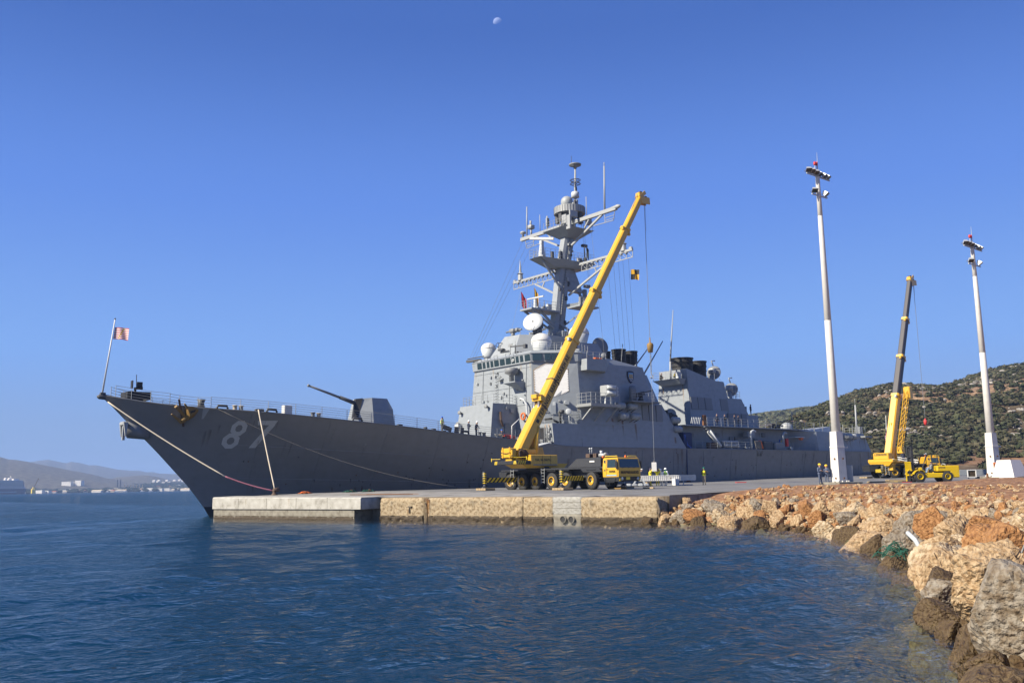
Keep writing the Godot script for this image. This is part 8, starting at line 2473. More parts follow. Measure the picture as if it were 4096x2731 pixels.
func quay_things() -> void:
	var st := nst()
	high_mast(V(53.5, deck_h(53.5, 44.0) - 0.02, 44.0), 30.2, "tall pale concrete light mast standing by the two sailors in camouflage", -0.22, true)
	high_mast(V(79.2, deck_h(79.2, 47.1), 47.1), 26.0, "pale concrete light mast on the right, behind the white concrete block", -0.22, true)
	st = nst(); bbox(st, V(54.75, gy(54, 44) + 0.85, 44.2), V(0.8, 1.7, 0.8), 0.03, Basis(Vector3.UP, 0.6))
	tag(obj("utility_cabinet", st, M.container_grey), "grey metal cabinet standing beside the foot of the light mast", "cabinet")
	# mooring bollard and lines
	var bx := 12.3
	var bz := 11.35
	var by := 1.96
	var bo := thing("mooring_bollard", "dark iron mooring bollard near the quay's left end, ropes looped over it", "bollard", V(bx, by, bz))
	st = nst(true); lathe(st, Vector3.ZERO, Vector3.UP, [Vector2(0.34, 0), Vector2(0.30, 0.06), Vector2(0.17, 0.16), Vector2(0.16, 0.36), Vector2(0.22, 0.46), Vector2(0.0, 0.56)], 14); obj("post", st, M.brown_dark, bo)
	st = nst(true); tube(st, V(-0.1, 0.46, 0), V(0.42, 0.52, 0), 0.16, 0.2, 10); obj("head", st, M.brown_dark, bo)
	line("mooring_rope", "pale mooring rope running from the stem down to the bollard", sag(V(0.35, 10.95, 0.35), V(8.7, 3.75, 8.6), 0.2), 0.065, M.rope)
	line("mooring_rope", "short purple tail of the long rope, made fast to the bollard", sag(V(8.7, 3.75, 8.6), V(bx - 0.1, by + 0.42, bz - 0.1), 0.12), 0.075, M.rope_purple)
	line("mooring_rope", "pale mooring rope dropping steeply across the hull number to the bollard", sag(edge(13.0, 0.15, -0.1), V(bx + 0.05, by + 0.45, bz), 0.1), 0.065, M.rope)
	line("mooring_rope", "thin brown line sagging along the dark hull towards the crane", sag(edge(9.2, 0.1, -0.1), V(32.5, 2.45, 11.6), 1.2), 0.03, M.rope_dark)
	line("mooring_rope", "thin line from the deck beside the two white-helmeted sailors", sag(edge(38.2, 0.1, -0.1), V(44.5, 6.0, 10.9), 0.2), 0.02, M.rope_dark)
	# heaps of rope and net
	for q in [["net_heap", "small orange rope heap right of the bollard", 14.9, 12.0, M.orange, M.rust], ["net_heap", "flat green net heap nearer the bollard of the two", 19.8, 12.0, M.green_cloth, M.rust], ["net_heap", "green net heap nearer the crane of the two", 21.7, 12.2, M.green_cloth, M.rust]]:
		var h := thing(q[0], q[1], "net", V(q[2], gy(q[2], q[3]) - 0.02, q[3]))
		st = nst(true)
		for k in 26:
			var a := rng.randf() * TAU
			var r := rng.randf_range(0.1, 0.85)
			path_tube(st, [V(r * cos(a), 0.03, r * sin(a) * 0.6), V(r * 0.6 * cos(a + 0.7), rng.randf_range(0.05, 0.22), r * 0.6 * sin(a + 0.7) * 0.6), V(r * cos(a + 1.5), 0.03, r * sin(a + 1.5) * 0.6)], 0.03, 4)
		obj("rope_coils", st, q[4], h)
		st = nst(true); lathe(st, V(0.15, 0, 0), Vector3.UP, [Vector2(0.3, 0), Vector2(0.24, 0.12), Vector2(0.1, 0.24), Vector2(0, 0.26)], 9); obj("float", st, q[5], h)
	var rb := thing("reinforcing_bars", "rusty reinforcing bars lying along the quay above the pale block's end", "steel bars", V(16.2, gy(16, 25) - 0.10, 25.0))
	for k in 16:
		st = nst(); var a := rng.randf_range(-0.06, 0.06); var c := V(rng.randf_range(-1.4, 0.9), 0.03 + 0.012 * (k % 4), rng.randf_range(-2.0, 2.0)); var u := V(0.32 + a, 0, 0.95).normalized() * rng.randf_range(1.6, 3.2); tube(st, c - u, c + u, 0.022, -1, 5); obj("steel_bar", st, M.rust, rb)
	# timber pads beneath the outriggers
	var pads := [[V(26.85, 0, 24.4), "timber pad under the big crane's rear outrigger jack, left of the wheels"], [V(28.15, 0, 33.4), "timber pad under the big crane's striped jack between its wheels"], [V(36.2, 0, 24.4), "timber pad under the big crane's far rear outrigger"], [V(35.65, 0, 33.4), "timber pad under the big crane's far front outrigger"]]
	for q in pads:
		var p: Vector3 = q[0]
		var pd := thing("timber_pad", q[1], "timber pad", V(p.x, gy(p.x, p.z), p.z), 0.0)
		for k in 4:
			st = nst(); bbox(st, V(0, 0.11, -0.54 + k * 0.36), V(1.15, 0.20 + 0.006 * (k % 2), 0.345), 0.02); obj("beam", st, M.timber, pd)
	for q in [[32.3, 35.9, "short yellow timber lying under the big crane's front wheels", 1.9, M.ochre], [33.6, 38.2, "brown timber baulk lying below the big crane's cab", 1.2, M.timber]]:
		st = nst(); bbox(st, V(q[0], gy(q[0], q[1]) + 0.07, q[1]), V(0.2, 0.14, q[3]), 0.02); tag(obj("timber_baulk", st, q[4]), q[2], "timber")
	var pp := thing("timber_pad", "timber pad under the far crane's striped jack by the stern", "timber pad", V(86.4, gy(86, 28.5), 28.0))
	for k in 3:
		st = nst(); bbox(st, V(0, 0.1, -0.35 + k * 0.36), V(1.4, 0.2, 0.34), 0.02); obj("beam", st, M.timber, pp)
	# white ribbed canister on its stands
	var ct := thing("canister", "long white ribbed canister lying on low stands beside the crane cab", "canister", V(47.9, gy(48, 27.8) + 0.52, 27.8), -atan2(3.64, 4.42))
	var L := 5.8
	for k in 2:
		st = nst(); bbox(st, V(-L * 0.25 + k * L * 0.5 - 0.02 + k * 0.04, 0.27, 0), V(L * 0.5 - 0.02, 0.54, 0.54), 0.03); obj("canister_half", st, M.white_paint, ct)
	for k in 29:
		st = nst(); var x := -L * 0.5 + 0.12 + k * (L - 0.24) / 28.0; bbox(st, V(x, 0.27, 0), V(0.06, 0.46 if k % 14 else 0.6, 0.64), 0.015); obj("rib", st, M.white_paint, ct)
	for y in [0.02, 0.52]:
		st = nst(); box(st, V(0, y, 0.28), V(L, 0.06, 0.06)); box(st, V(0, y, -0.28), V(L, 0.06, 0.06)); obj("edge_rail", st, M.white_paint, ct)
	st = nst(true); lathe(st, V(L * 0.5, 0.27, 0), V(1, 0, 0), [Vector2(0.27, 0), Vector2(0.22, 0.08), Vector2(0, 0.1)], 16); obj("end_cap", st, M.dome_white, ct)
	st = nst(); box(st, V(0.3, 0.27, 0.33), V(0.1, 0.1, 0.01)); obj("hazard_diamond", st, M.ochre, ct)
	var sd := thing("canister_stand", "grey A-frame stand on a low wheeled base at the canister's left end", "stand", V(44.3, gy(44, 27.6), 27.2), -atan2(3.64, 4.42))
	st = nst(); bbox(st, V(-0.2, 0.12, 0), V(2.3, 0.16, 0.9), 0.02); obj("base_frame", st, M.galvanised, sd)
	for z in [-0.35, 0.35]:
		st = nst(); bar(st, V(-0.55, 0.2, z), V(0.05, 1.15, z * 0.6), 0.09, 0.09); bar(st, V(0.65, 0.2, z), V(0.05, 1.15, z * 0.6), 0.09, 0.09); obj("leg", st, M.galvanised, sd)
	st = nst(); bbox(st, V(0.05, 1.35, 0), V(0.2, 0.5, 0.4), 0.03); obj("head_clamp", st, M.galvanised, sd)
	for k in 4:
		st = nst(); bbox(st, V(-1.1 + k * 0.6, 0.18, 0.5), V(0.4, 0.26 - 0.05 * (k % 2), 0.2), 0.03); obj("control_box", st, M.galvanised if k % 2 else M.dome_white, sd)
	for k in 3:
		st = nst(true); lathe(st, V(-0.9 + k * 0.8, 0.1, 0.35), V(0, 0, 1), [Vector2(0.1, 0), Vector2(0.1, 0.08), Vector2(0, 0.08)], 10); obj("caster", st, M.black, sd)
	var sr := thing("canister_stand", "low grey trestle under the canister's right half", "stand", V(48.9, gy(49, 28.6), 28.62), -atan2(3.64, 4.42))
	st = nst(); for x in [-0.4, 0.4]: bar(st, V(x, 0.0, 0), V(x, 0.5, 0), 0.08, 0.08, V(1, 0, 0))
	obj("leg", st, M.galvanised, sr)
	st = nst(); bbox(st, V(0, 0.06, 0), V(2.6, 0.1, 0.7), 0.02); obj("base_frame", st, M.galvanised, sr)
	# crate on the hook
	var cr := thing("slatted_crate", "upright white slatted crate hanging from the crane's line between the workers", "crate", V(46.95, 3.62, 26.97), 0.72)
	st = nst(); box(st, V(0, 0.46, -0.2), V(0.66, 0.86, 0.05)); obj("back_panel", st, M.dome_white, cr)
	for x in [-0.36, 0.36]:
		st = nst(); bbox(st, V(x, 0.46, 0), V(0.06, 0.92, 0.5), 0.01); obj("side_post", st, M.white_paint, cr)
	for k in 6:
		st = nst(); bbox(st, V(0, 0.06 + k * 0.16, 0.18), V(0.68, 0.07, 0.04), 0.01); obj("slat", st, M.white_paint, cr)
	st = nst(); tube(st, V(-0.36, 0.92, 0), V(0, 1.1, 0), 0.015); tube(st, V(0.36, 0.92, 0), V(0, 1.1, 0), 0.015); obj("sling", st, M.rope, cr)
	st = nst(); bbox(st, V(48.35, gy(48, 28) + 0.35, 28.55), V(0.6, 0.7, 0.5), 0.03); tag(obj("white_box", st, M.white_paint), "white box on the ground behind the canister's middle, by the worker in white", "box")
	st = nst(); bbox(st, V(45.9, gy(46, 27) + 0.2, 26.9), V(0.5, 0.4, 0.4), 0.03); tag(obj("cardboard_box", st, M.timber), "small tan box on the ground below the canister's left half", "box")
	st = nst(); box(st, V(51.6, gy(51, 31) + 0.05, 26.5), V(1.3, 0.08, 0.3)); tag(obj("dark_plank", st, M.brown_dark), "dark plank lying on the quay right of the canister", "plank")
	st = nst(); box(st, V(64.0, gy(64, 25) + 0.04, 25.0), V(1.2, 0.08, 0.5), Basis(Vector3.UP, -0.6)); tag(obj("red_bar", st, M.red), "flat red bar lying on the quay right of the vested worker", "bar")
	var bol2 := thing("mooring_bollard", "small rusty mooring bollard at the quay edge below the aft walkway", "bollard", V(71.0, gy(71, 11.4), 11.4))
	st = nst(true); lathe(st, Vector3.ZERO, Vector3.UP, [Vector2(0.34, 0), Vector2(0.26, 0.1), Vector2(0.24, 0.5), Vector2(0.36, 0.62), Vector2(0.3, 0.75), Vector2(0, 0.8)], 12); obj("post", st, M.rust, bol2)
	st = nst(true); tube(st, V(0.1, 0.62, 0), V(0.75, 0.66, 0), 0.14, 0.16, 8); obj("head", st, M.rust, bol2)
	st = nst(true); tube(st, V(103.0, gy(103, 12) + 0.15, 12.0), V(104.6, gy(103, 12) + 0.4, 12.2), 0.09, -1, 8); tag(obj("fender_pipe", st, M.mid_grey), "short grey pipe lying at the quay edge far along the hull", "pipe")
	# right-hand end of the quay
	var pb := thing("concrete_block", "large white tapered concrete block at the right end of the quay", "concrete block", V(68.9, gy(69, 53) - 0.05, 53.2), deg_to_rad(-8.0))
	st = nst(); loft(st, [V(-1.35, 0, -1.5), V(-1.35, 0, 0.9), V(1.35, 0, 0.9), V(1.35, 0, -1.5)], [V(-0.85, 1.95, -1.0), V(-0.85, 1.95, 0.35), V(0.85, 1.95, 0.35), V(0.85, 1.95, -1.0)]); obj("block_body", st, M.white_paint, pb)
	st = nst(); loft(st, [V(-1.36, -0.02, -1.5), V(-1.36, -0.02, 0.91), V(1.36, -0.02, 0.91), V(1.36, -0.02, -1.5)], [V(-1.27, 0.34, -1.4), V(-1.26, 0.30, 0.81), V(1.26, 0.42, 0.80), V(1.26, 0.34, -1.4)]); obj("splash_stain", st, M.stained_concrete, pb)
	st = nst(); path_tube(st, [V(0.1, 1.92, -0.2), V(0.05, 2.12, -0.2), V(0.2, 2.14, -0.2), V(0.25, 1.92, -0.2)], 0.03, 6); obj("lifting_loop", st, M.rust, pb)
	var bf := thing("orange_panel", "orange framed panel leaning behind the white concrete block", "panel", V(71.3, gy(71, 50.6), 50.7), 0.75)
	st = nst(); for x in [-0.4, 0.4]: bar(st, V(x, 0.0, 0), V(x + 0.2, 1.7, 0), 0.08, 0.08, V(0, 0, 1))
	for y in [0.95, 1.65]: bar(st, V(-0.4 + y * 0.12, y, 0), V(0.4 + y * 0.12, y, 0), 0.08, 0.08)
	obj("frame", st, M.orange, bf)
	st = nst(); loft(st, [V(-0.25, 1.0, -0.02), V(0.5, 1.0, -0.02), V(0.5, 1.0, 0.02), V(-0.25, 1.0, 0.02)], [V(-0.17, 1.62, -0.02), V(0.58, 1.62, -0.02), V(0.58, 1.62, 0.02), V(-0.17, 1.62, 0.02)]); obj("panel", st, M.rust, bf)
	var wf := thing("netted_square", "white square frame standing on the quay left of the right light mast", "frame", V(77.2, gy(77, 45.5) + 0.12, 45.6), -0.68)
	for q in [[0.0, 0.05, 1.0, 0.1], [0.0, 0.8, 1.0, 0.1], [-0.45, 0.42, 0.1, 0.85], [0.45, 0.42, 0.1, 0.85]]:
		st = nst(); bbox(st, V(q[0], q[1], 0), V(q[2], q[3], 0.1), 0.02); obj("frame_bar", st, M.white_paint, wf)
	st = nst(); box(st, V(0, 0.42, -0.06), V(0.85, 0.7, 0.02)); obj("net_panel", st, M.algae, wf)
	st = nst(); for x in [-0.4, 0.4]: bar(st, V(x, -0.12, 0), V(x, 0.02, 0), 0.1, 0.1, V(1, 0, 0))
	obj("foot", st, M.chassis_dark, wf)
	var hy := thing("rusty_post", "short rusty post on the quay just left of the right light mast", "post", V(75.6, gy(75, 47.3), 47.9))
	st = nst(true); lathe(st, Vector3.ZERO, Vector3.UP, [Vector2(0.16, 0), Vector2(0.12, 0.05), Vector2(0.1, 0.4), Vector2(0.12, 0.45), Vector2(0.07, 0.55), Vector2(0, 0.6)], 10); obj("post", st, M.rust, hy)
	var bx2 := thing("timber_stack", "flat stack of planks on the quay behind the fork lift", "planks", V(66.5, gy(66, 44), 43.4), -0.68)
	for k in 6:
		st = nst(); bbox(st, V(rng.randf_range(-0.2, 0.2), 0.06 + 0.09 * (k / 3), -0.3 + 0.3 * (k % 3)), V(3.4, 0.08, 0.27), 0.01); obj("plank", st, M.timber, bx2)
	var pl := thing("timber_stack", "long planks lying in front of the fork lift's forks", "planks", V(59.3, gy(59, 45.6), 45.3), -0.68)
	for k in 5:
		st = nst(); bbox(st, V(rng.randf_range(-0.2, 0.2), 0.05 + 0.07 * (k / 3), -0.3 + 0.3 * (k % 3)), V(3.2, 0.07, 0.27), 0.01); obj("plank", st, M.timber, pl)
	st = nst(); box(st, V(60.3, gy(60, 47) + 0.03, 47.0), V(0.9, 0.05, 0.12), Basis(Vector3.UP, -0.7)); tag(obj("red_bar", st, M.red), "red bar lying on the ground at the fork lift's front wheel", "bar")
	# corrugated barrier behind, one panel after another
	var ba := thing("corrugated_barrier", "low grey corrugated barrier closing the far end of the quay", "barrier", V(103.5, 2.5, 29.5))
	for k in 9:
		var p := nst()
		for j in 10:
			var x := k * 1.6 + j * 0.16
			loft(p, [V(x * 0.77, 0, x * 0.64), V((x + 0.08) * 0.77, 0, (x + 0.08) * 0.64), V((x + 0.08) * 0.77 + 0.05, 0, (x + 0.08) * 0.64 - 0.05), V(x * 0.77 + 0.05, 0, x * 0.64 - 0.05)], [V(x * 0.77, 0.95, x * 0.64), V((x + 0.08) * 0.77, 0.95, (x + 0.08) * 0.64), V((x + 0.08) * 0.77 + 0.05, 0.95, (x + 0.08) * 0.64 - 0.05), V(x * 0.77 + 0.05, 0.95, x * 0.64 - 0.05)])
		box(p, V((k * 1.6 + 0.8) * 0.77 + 0.06, 0.48, (k * 1.6 + 0.8) * 0.64 - 0.06), V(1.6, 0.9, 0.04), Basis(Vector3.UP, -0.693))
		obj("corrugated_panel", p, M.container_grey, ba)
	var gc := thing("equipment_trailer", "grey equipment trailer cut by the right edge, beyond the white concrete block", "trailer", V(77.5, gy(76, 51.8), 53.0), -0.3)
	st = nst(); bbox(st, V(0, 0.75, 0), V(2.6, 0.9, 1.4), 0.06); obj("body", st, M.container_grey, gc)
	for x in [-0.8, 0.8]:
		st = nst(true); lathe(st, V(x, 0.3, 0.72), V(0, 0, 1), [Vector2(0.3, -0.2), Vector2(0.3, 0.05), Vector2(0.0, 0.05)], 16); obj("wheel", st, M.tyre, gc)
	# gangway with white rails
	var gw := thing("gangway", "gangway with white rails sloping from the stern behind the far crane", "gangway", V(0, 0, 0))
	var a := V(98.2, 4.5, 25.6)
	var b := V(95.2, 3.2, 34.0)
	st = nst(); bar(st, a, b, 1.0, 0.12); obj("walkway", st, M.galvanised, gw)
	for s in [-0.5, 0.5]:
		for y in [0.35, 0.65, 0.95]:
			st = nst(); tube(st, a + V(s, y, 0), b + V(s, y, 0), 0.035, -1, 4); obj("side_rail", st, M.white_paint, gw)
		for k in 7:
			st = nst(); var p := a.lerp(b, k / 6.0); tube(st, p + V(s, 0, 0), p + V(s, 1.0, 0), 0.03, -1, 4); obj("stanchion", st, M.white_paint, gw)
	st = nst(); bar(st, a + V(0, -2.0, 0), a, 0.2, 0.2, V(1, 0, 0)); bar(st, b + V(0, -0.8, 0), b, 0.2, 0.2, V(1, 0, 0)); obj("support_leg", st, M.galvanised, gw)
	# torn net and a bent pipe on the rocks
	var nt := thing("fishing_net", "torn dark green fishing net draped over the rocks at the waterline", "net", V(1.6, 0.28, 77.2))
	st = nst()
	for i in 16:
		var pts := []
		var pt2 := []
		for j in 9:
			var f := j / 8.0
			var g := i / 15.0
			pts.append(V(-0.8 + 1.5 * g + 0.12 * sin(j * 2.0 + i), 0.35 * sin(f * 2.6 + g * 2.0) * (0.4 + 0.6 * g) + 0.1 * sin(i * 1.1 + j), -0.6 + 1.0 * f + 0.12 * sin(i * 1.7)))
			pt2.append(V(-0.8 + 1.5 * f + 0.1 * sin(j * 1.3), 0.35 * sin(g * 2.6 + f * 2.0) * (0.4 + 0.6 * f) + 0.1 * sin(j * 1.1 + i), -0.6 + 1.0 * g))
		path_tube(st, pts, 0.011, 3); path_tube(st, pt2, 0.011, 3)
	obj("netting", st, M.green_cloth, nt)
	st = nst(true); path_tube(st, [V(0.15, 0.05, 0.35), V(0.1, 0.55, 0.1), V(0.3, 0.72, -0.2), V(0.9, 0.5, -0.4)], 0.07, 8)
	tag(obj("bent_pipe", st, M.dome_white, null, V(1.2, 0.25, 77.6)), "white bent pipe tangled in the green net on the rocks", "pipe")
	st = nst(true); path_tube(st, [V(-9.7, 1.42, 85.2), V(-9.55, 1.6, 85.05), V(-9.6, 1.35, 84.95), V(-9.5, 1.2, 84.9)], 0.018, 5)
	tag(obj("bent_wire", st, M.rail_grey), "short bent grey wire sticking out of the near boulders", "wire")
# ------------------------------------------------------------------ people
# A figure is one surface wrapped round tapered bones: (from, to, radius, radius, part), part 0 skin, 1 torso, 2 arms, 3 hands, 4 legs, 5 boots
var figures := {}

func pose_bones(p: Dictionary) -> Array:
	var hip: Vector3 = p.get("hip", V(0, 0.95, 0))
	var lean: Vector3 = p.get("lean", V(0, 0, 0))
	var chest := hip + V(0, 0.36, 0) + lean * 0.7
	var neck := hip + V(0, 0.54, 0) + lean
	var head := neck + V(0, 0.16, 0) + lean * 0.25 + V(0, 0, 0.03)
	var b := [
		[hip + V(-0.08, 0, 0), hip + V(0.08, 0, 0), 0.135, 0.135, 4], [hip + V(0, 0.05, 0), chest, 0.135, 0.16, 1], [chest + V(-0.11, 0.06, 0), chest + V(0.11, 0.06, 0), 0.125, 0.125, 1],
		[neck - V(0, 0.06, 0), head - V(0, 0.05, 0), 0.065, 0.06, 0], [head, head + V(0, 0.07, 0.0), 0.098, 0.092, 0], [head + V(0, -0.06, 0.05), head + V(0, -0.03, 0.05), 0.055, 0.06, 0], [head + V(0, 0.0, 0.10), head + V(0, -0.02, 0.115), 0.014, 0.018, 0]]
	for s in [0, 1]:
		var k := -1.0 if s == 0 else 1.0
		var sh := chest + V(k * 0.19, 0.11, 0)
		var arm: Array = p.arms[s]
		b.append([sh, arm[0], 0.07, 0.05, 2]); b.append([arm[0], arm[1], 0.05, 0.036, 2])
		var d: Vector3 = (arm[1] - arm[0]).normalized()
		b.append([arm[1], arm[1] + d * 0.07, 0.038, 0.04, 3])
		var leg: Array = p.legs[s]
		b.append([hip + V(k * 0.09, -0.03, 0), leg[0], 0.098, 0.065, 4]); b.append([leg[0], leg[1] + V(0, 0.1, 0), 0.066, 0.05, 4])
		b.append([leg[1] + V(0, 0.05, -0.03), leg[1] + V(k * 0.02, 0.035, 0.15), 0.052, 0.042, 5])
	return b

const STAND_LEGS := [[Vector3(-0.10, 0.5, 0.02), Vector3(-0.11, 0.0, 0.0)], [Vector3(0.10, 0.5, 0.02), Vector3(0.12, 0.0, 0.03)]]

func poses() -> Dictionary:
	return {
		"stand": {"arms": [[V(-0.27, 1.13, -0.03), V(-0.27, 0.88, 0.08)], [V(0.27, 1.13, -0.03), V(0.27, 0.88, 0.08)]], "legs": STAND_LEGS},
		"crossed": {"arms": [[V(-0.27, 1.14, 0.05), V(0.02, 1.16, 0.2)], [V(0.27, 1.14, 0.05), V(-0.02, 1.2, 0.22)]], "legs": STAND_LEGS},
		"point": {"arms": [[V(-0.28, 1.14, 0.0), V(-0.2, 0.95, 0.18)], [V(0.42, 1.25, 0.06), V(0.66, 1.08, 0.1)]], "legs": STAND_LEGS, "lean": V(0.05, 0, 0.05)},
		"phone": {"arms": [[V(-0.27, 1.13, 0.02), V(-0.16, 1.1, 0.24)], [V(0.3, 1.2, 0.1), V(0.15, 1.48, 0.12)]], "legs": STAND_LEGS},
		"lift": {"arms": [[V(-0.3, 1.42, 0.14), V(-0.22, 1.66, 0.26)], [V(0.3, 1.42, 0.14), V(0.22, 1.66, 0.26)]], "legs": STAND_LEGS},
		"work": {"arms": [[V(-0.26, 1.1, 0.16), V(-0.16, 0.98, 0.38)], [V(0.26, 1.1, 0.16), V(0.16, 0.98, 0.38)]], "legs": [[V(-0.12, 0.48, 0.08), V(-0.12, 0, -0.02)], [V(0.12, 0.5, 0.06), V(0.13, 0, 0.06)]], "lean": V(0, -0.04, 0.16), "hip": V(0, 0.92, -0.05)},
		"sit": {"hip": V(0, 0.12, 0), "arms": [[V(-0.27, 0.36, 0.1), V(-0.12, 0.36, 0.38)], [V(0.27, 0.36, 0.1), V(0.12, 0.36, 0.38)]], "legs": [[V(-0.14, 0.20, 0.46), V(-0.14, -0.24, 0.52)], [V(0.14, 0.24, 0.44), V(0.14, -0.22, 0.58)]]},
		"crouch": {"hip": V(0, 0.35, -0.1), "arms": [[V(-0.28, 0.55, 0.15), V(-0.14, 0.42, 0.36)], [V(0.28, 0.55, 0.15), V(0.14, 0.42, 0.36)]], "legs": [[V(-0.18, 0.5, 0.25), V(-0.14, 0, 0.0)], [V(0.18, 0.5, 0.25), V(0.14, 0, 0.02)]], "lean": V(0, -0.05, 0.16)}}

func figure(pose: String) -> Array:
	# surface nets over the smooth union of the bones
	if figures.has(pose):
		return figures[pose]
	var p: Dictionary = poses()[pose]
	var bones := pose_bones(p)
	var cell := 0.036
	var lo := Vector3.INF
	var hi := -Vector3.INF
	for b in bones:
		for q in [b[0], b[1]]:
			var r := maxf(b[2], b[3]) + 0.06
			lo = lo.min(q - Vector3.ONE * r); hi = hi.max(q + Vector3.ONE * r)
	var n := Vector3i(((hi - lo) / cell).ceil()) + Vector3i.ONE
	var val := PackedFloat32Array(); val.resize(n.x * n.y * n.z); val.fill(1.0)
	var own := PackedInt32Array(); own.resize(val.size())
	var near := PackedFloat32Array(); near.resize(val.size()); near.fill(1.0)
	for b in bones:
		var a: Vector3 = b[0]
		var ab: Vector3 = b[1] - a
		var l2 := maxf(ab.length_squared(), 1e-6)
		var r := maxf(b[2], b[3]) + 0.07
		var mn := Vector3i(((a.min(b[1]) - Vector3.ONE * r - lo) / cell).floor()).clamp(Vector3i.ZERO, n - Vector3i.ONE)
		var mx := Vector3i(((a.max(b[1]) + Vector3.ONE * r - lo) / cell).ceil()).clamp(Vector3i.ZERO, n - Vector3i.ONE)
		for z in range(mn.z, mx.z + 1):
			for y in range(mn.y, mx.y + 1):
				for x in range(mn.x, mx.x + 1):
					var q := lo + Vector3(x, y, z) * cell
					var k := clampf((q - a).dot(ab) / l2, 0.0, 1.0)
					var d: float = q.distance_to(a + ab * k) - lerpf(b[2], b[3], k)
					var i := x + n.x * (y + n.y * z)
					if d < near[i]:
						near[i] = d; own[i] = b[4]
					var h := maxf(0.03 - absf(val[i] - d), 0.0) / 0.03
					val[i] = minf(val[i], d) - h * h * 0.0075
	var vid := {}
	var verts := PackedVector3Array()
	var part := PackedInt32Array()
	var tris := PackedInt32Array()
	var cs := [Vector3i(0, 0, 0), Vector3i(1, 0, 0), Vector3i(0, 1, 0), Vector3i(1, 1, 0), Vector3i(0, 0, 1), Vector3i(1, 0, 1), Vector3i(0, 1, 1), Vector3i(1, 1, 1)]
	var es := [[0, 1], [0, 2], [0, 4], [1, 3], [1, 5], [2, 3], [2, 6], [3, 7], [4, 5], [4, 6], [5, 7], [6, 7]]
	for z in n.z - 1:
		for y in n.y - 1:
			for x in n.x - 1:
				var v := []
				var neg := 0
				for c in cs:
					var i: int = x + c.x + n.x * (y + c.y + n.y * (z + c.z))
					v.append(val[i])
					if val[i] < 0.0: neg += 1
				if neg == 0 or neg == 8: continue
				var s := Vector3.ZERO
				var m := 0
				for e in es:
					if (v[e[0]] < 0.0) != (v[e[1]] < 0.0):
						s += Vector3(cs[e[0]]).lerp(Vector3(cs[e[1]]), v[e[0]] / (v[e[0]] - v[e[1]])); m += 1
				vid[x + n.x * (y + n.y * z)] = verts.size()
				verts.append(lo + (Vector3(x, y, z) + s / m) * cell)
				var best := 9.0
				var bp := 0
				for c in cs:
					var i: int = x + c.x + n.x * (y + c.y + n.y * (z + c.z))
					if near[i] < best: best = near[i]; bp = own[i]
				part.append(bp)
	for z in range(1, n.z - 1):
		for y in range(1, n.y - 1):
			for x in range(1, n.x - 1):
				var i := x + n.x * (y + n.y * z)
				for ax in 3:
					var j: int = i + [1, n.x, n.x * n.y][ax]
					if (val[i] < 0.0) == (val[j] < 0.0): continue
					var u: int = [n.x, n.x * n.y, 1][ax]
					var w: int = [n.x * n.y, 1, n.x][ax]
					var q := [i, i - u, i - u - w, i - w]
					if not (vid.has(q[0]) and vid.has(q[1]) and vid.has(q[2]) and vid.has(q[3])): continue
					if val[i] < 0.0:
						q.reverse()
					for t in [0, 1, 2, 0, 2, 3]:
						tris.append(vid[q[t]])
	figures[pose] = [verts, part, tris, bones]
	return figures[pose]

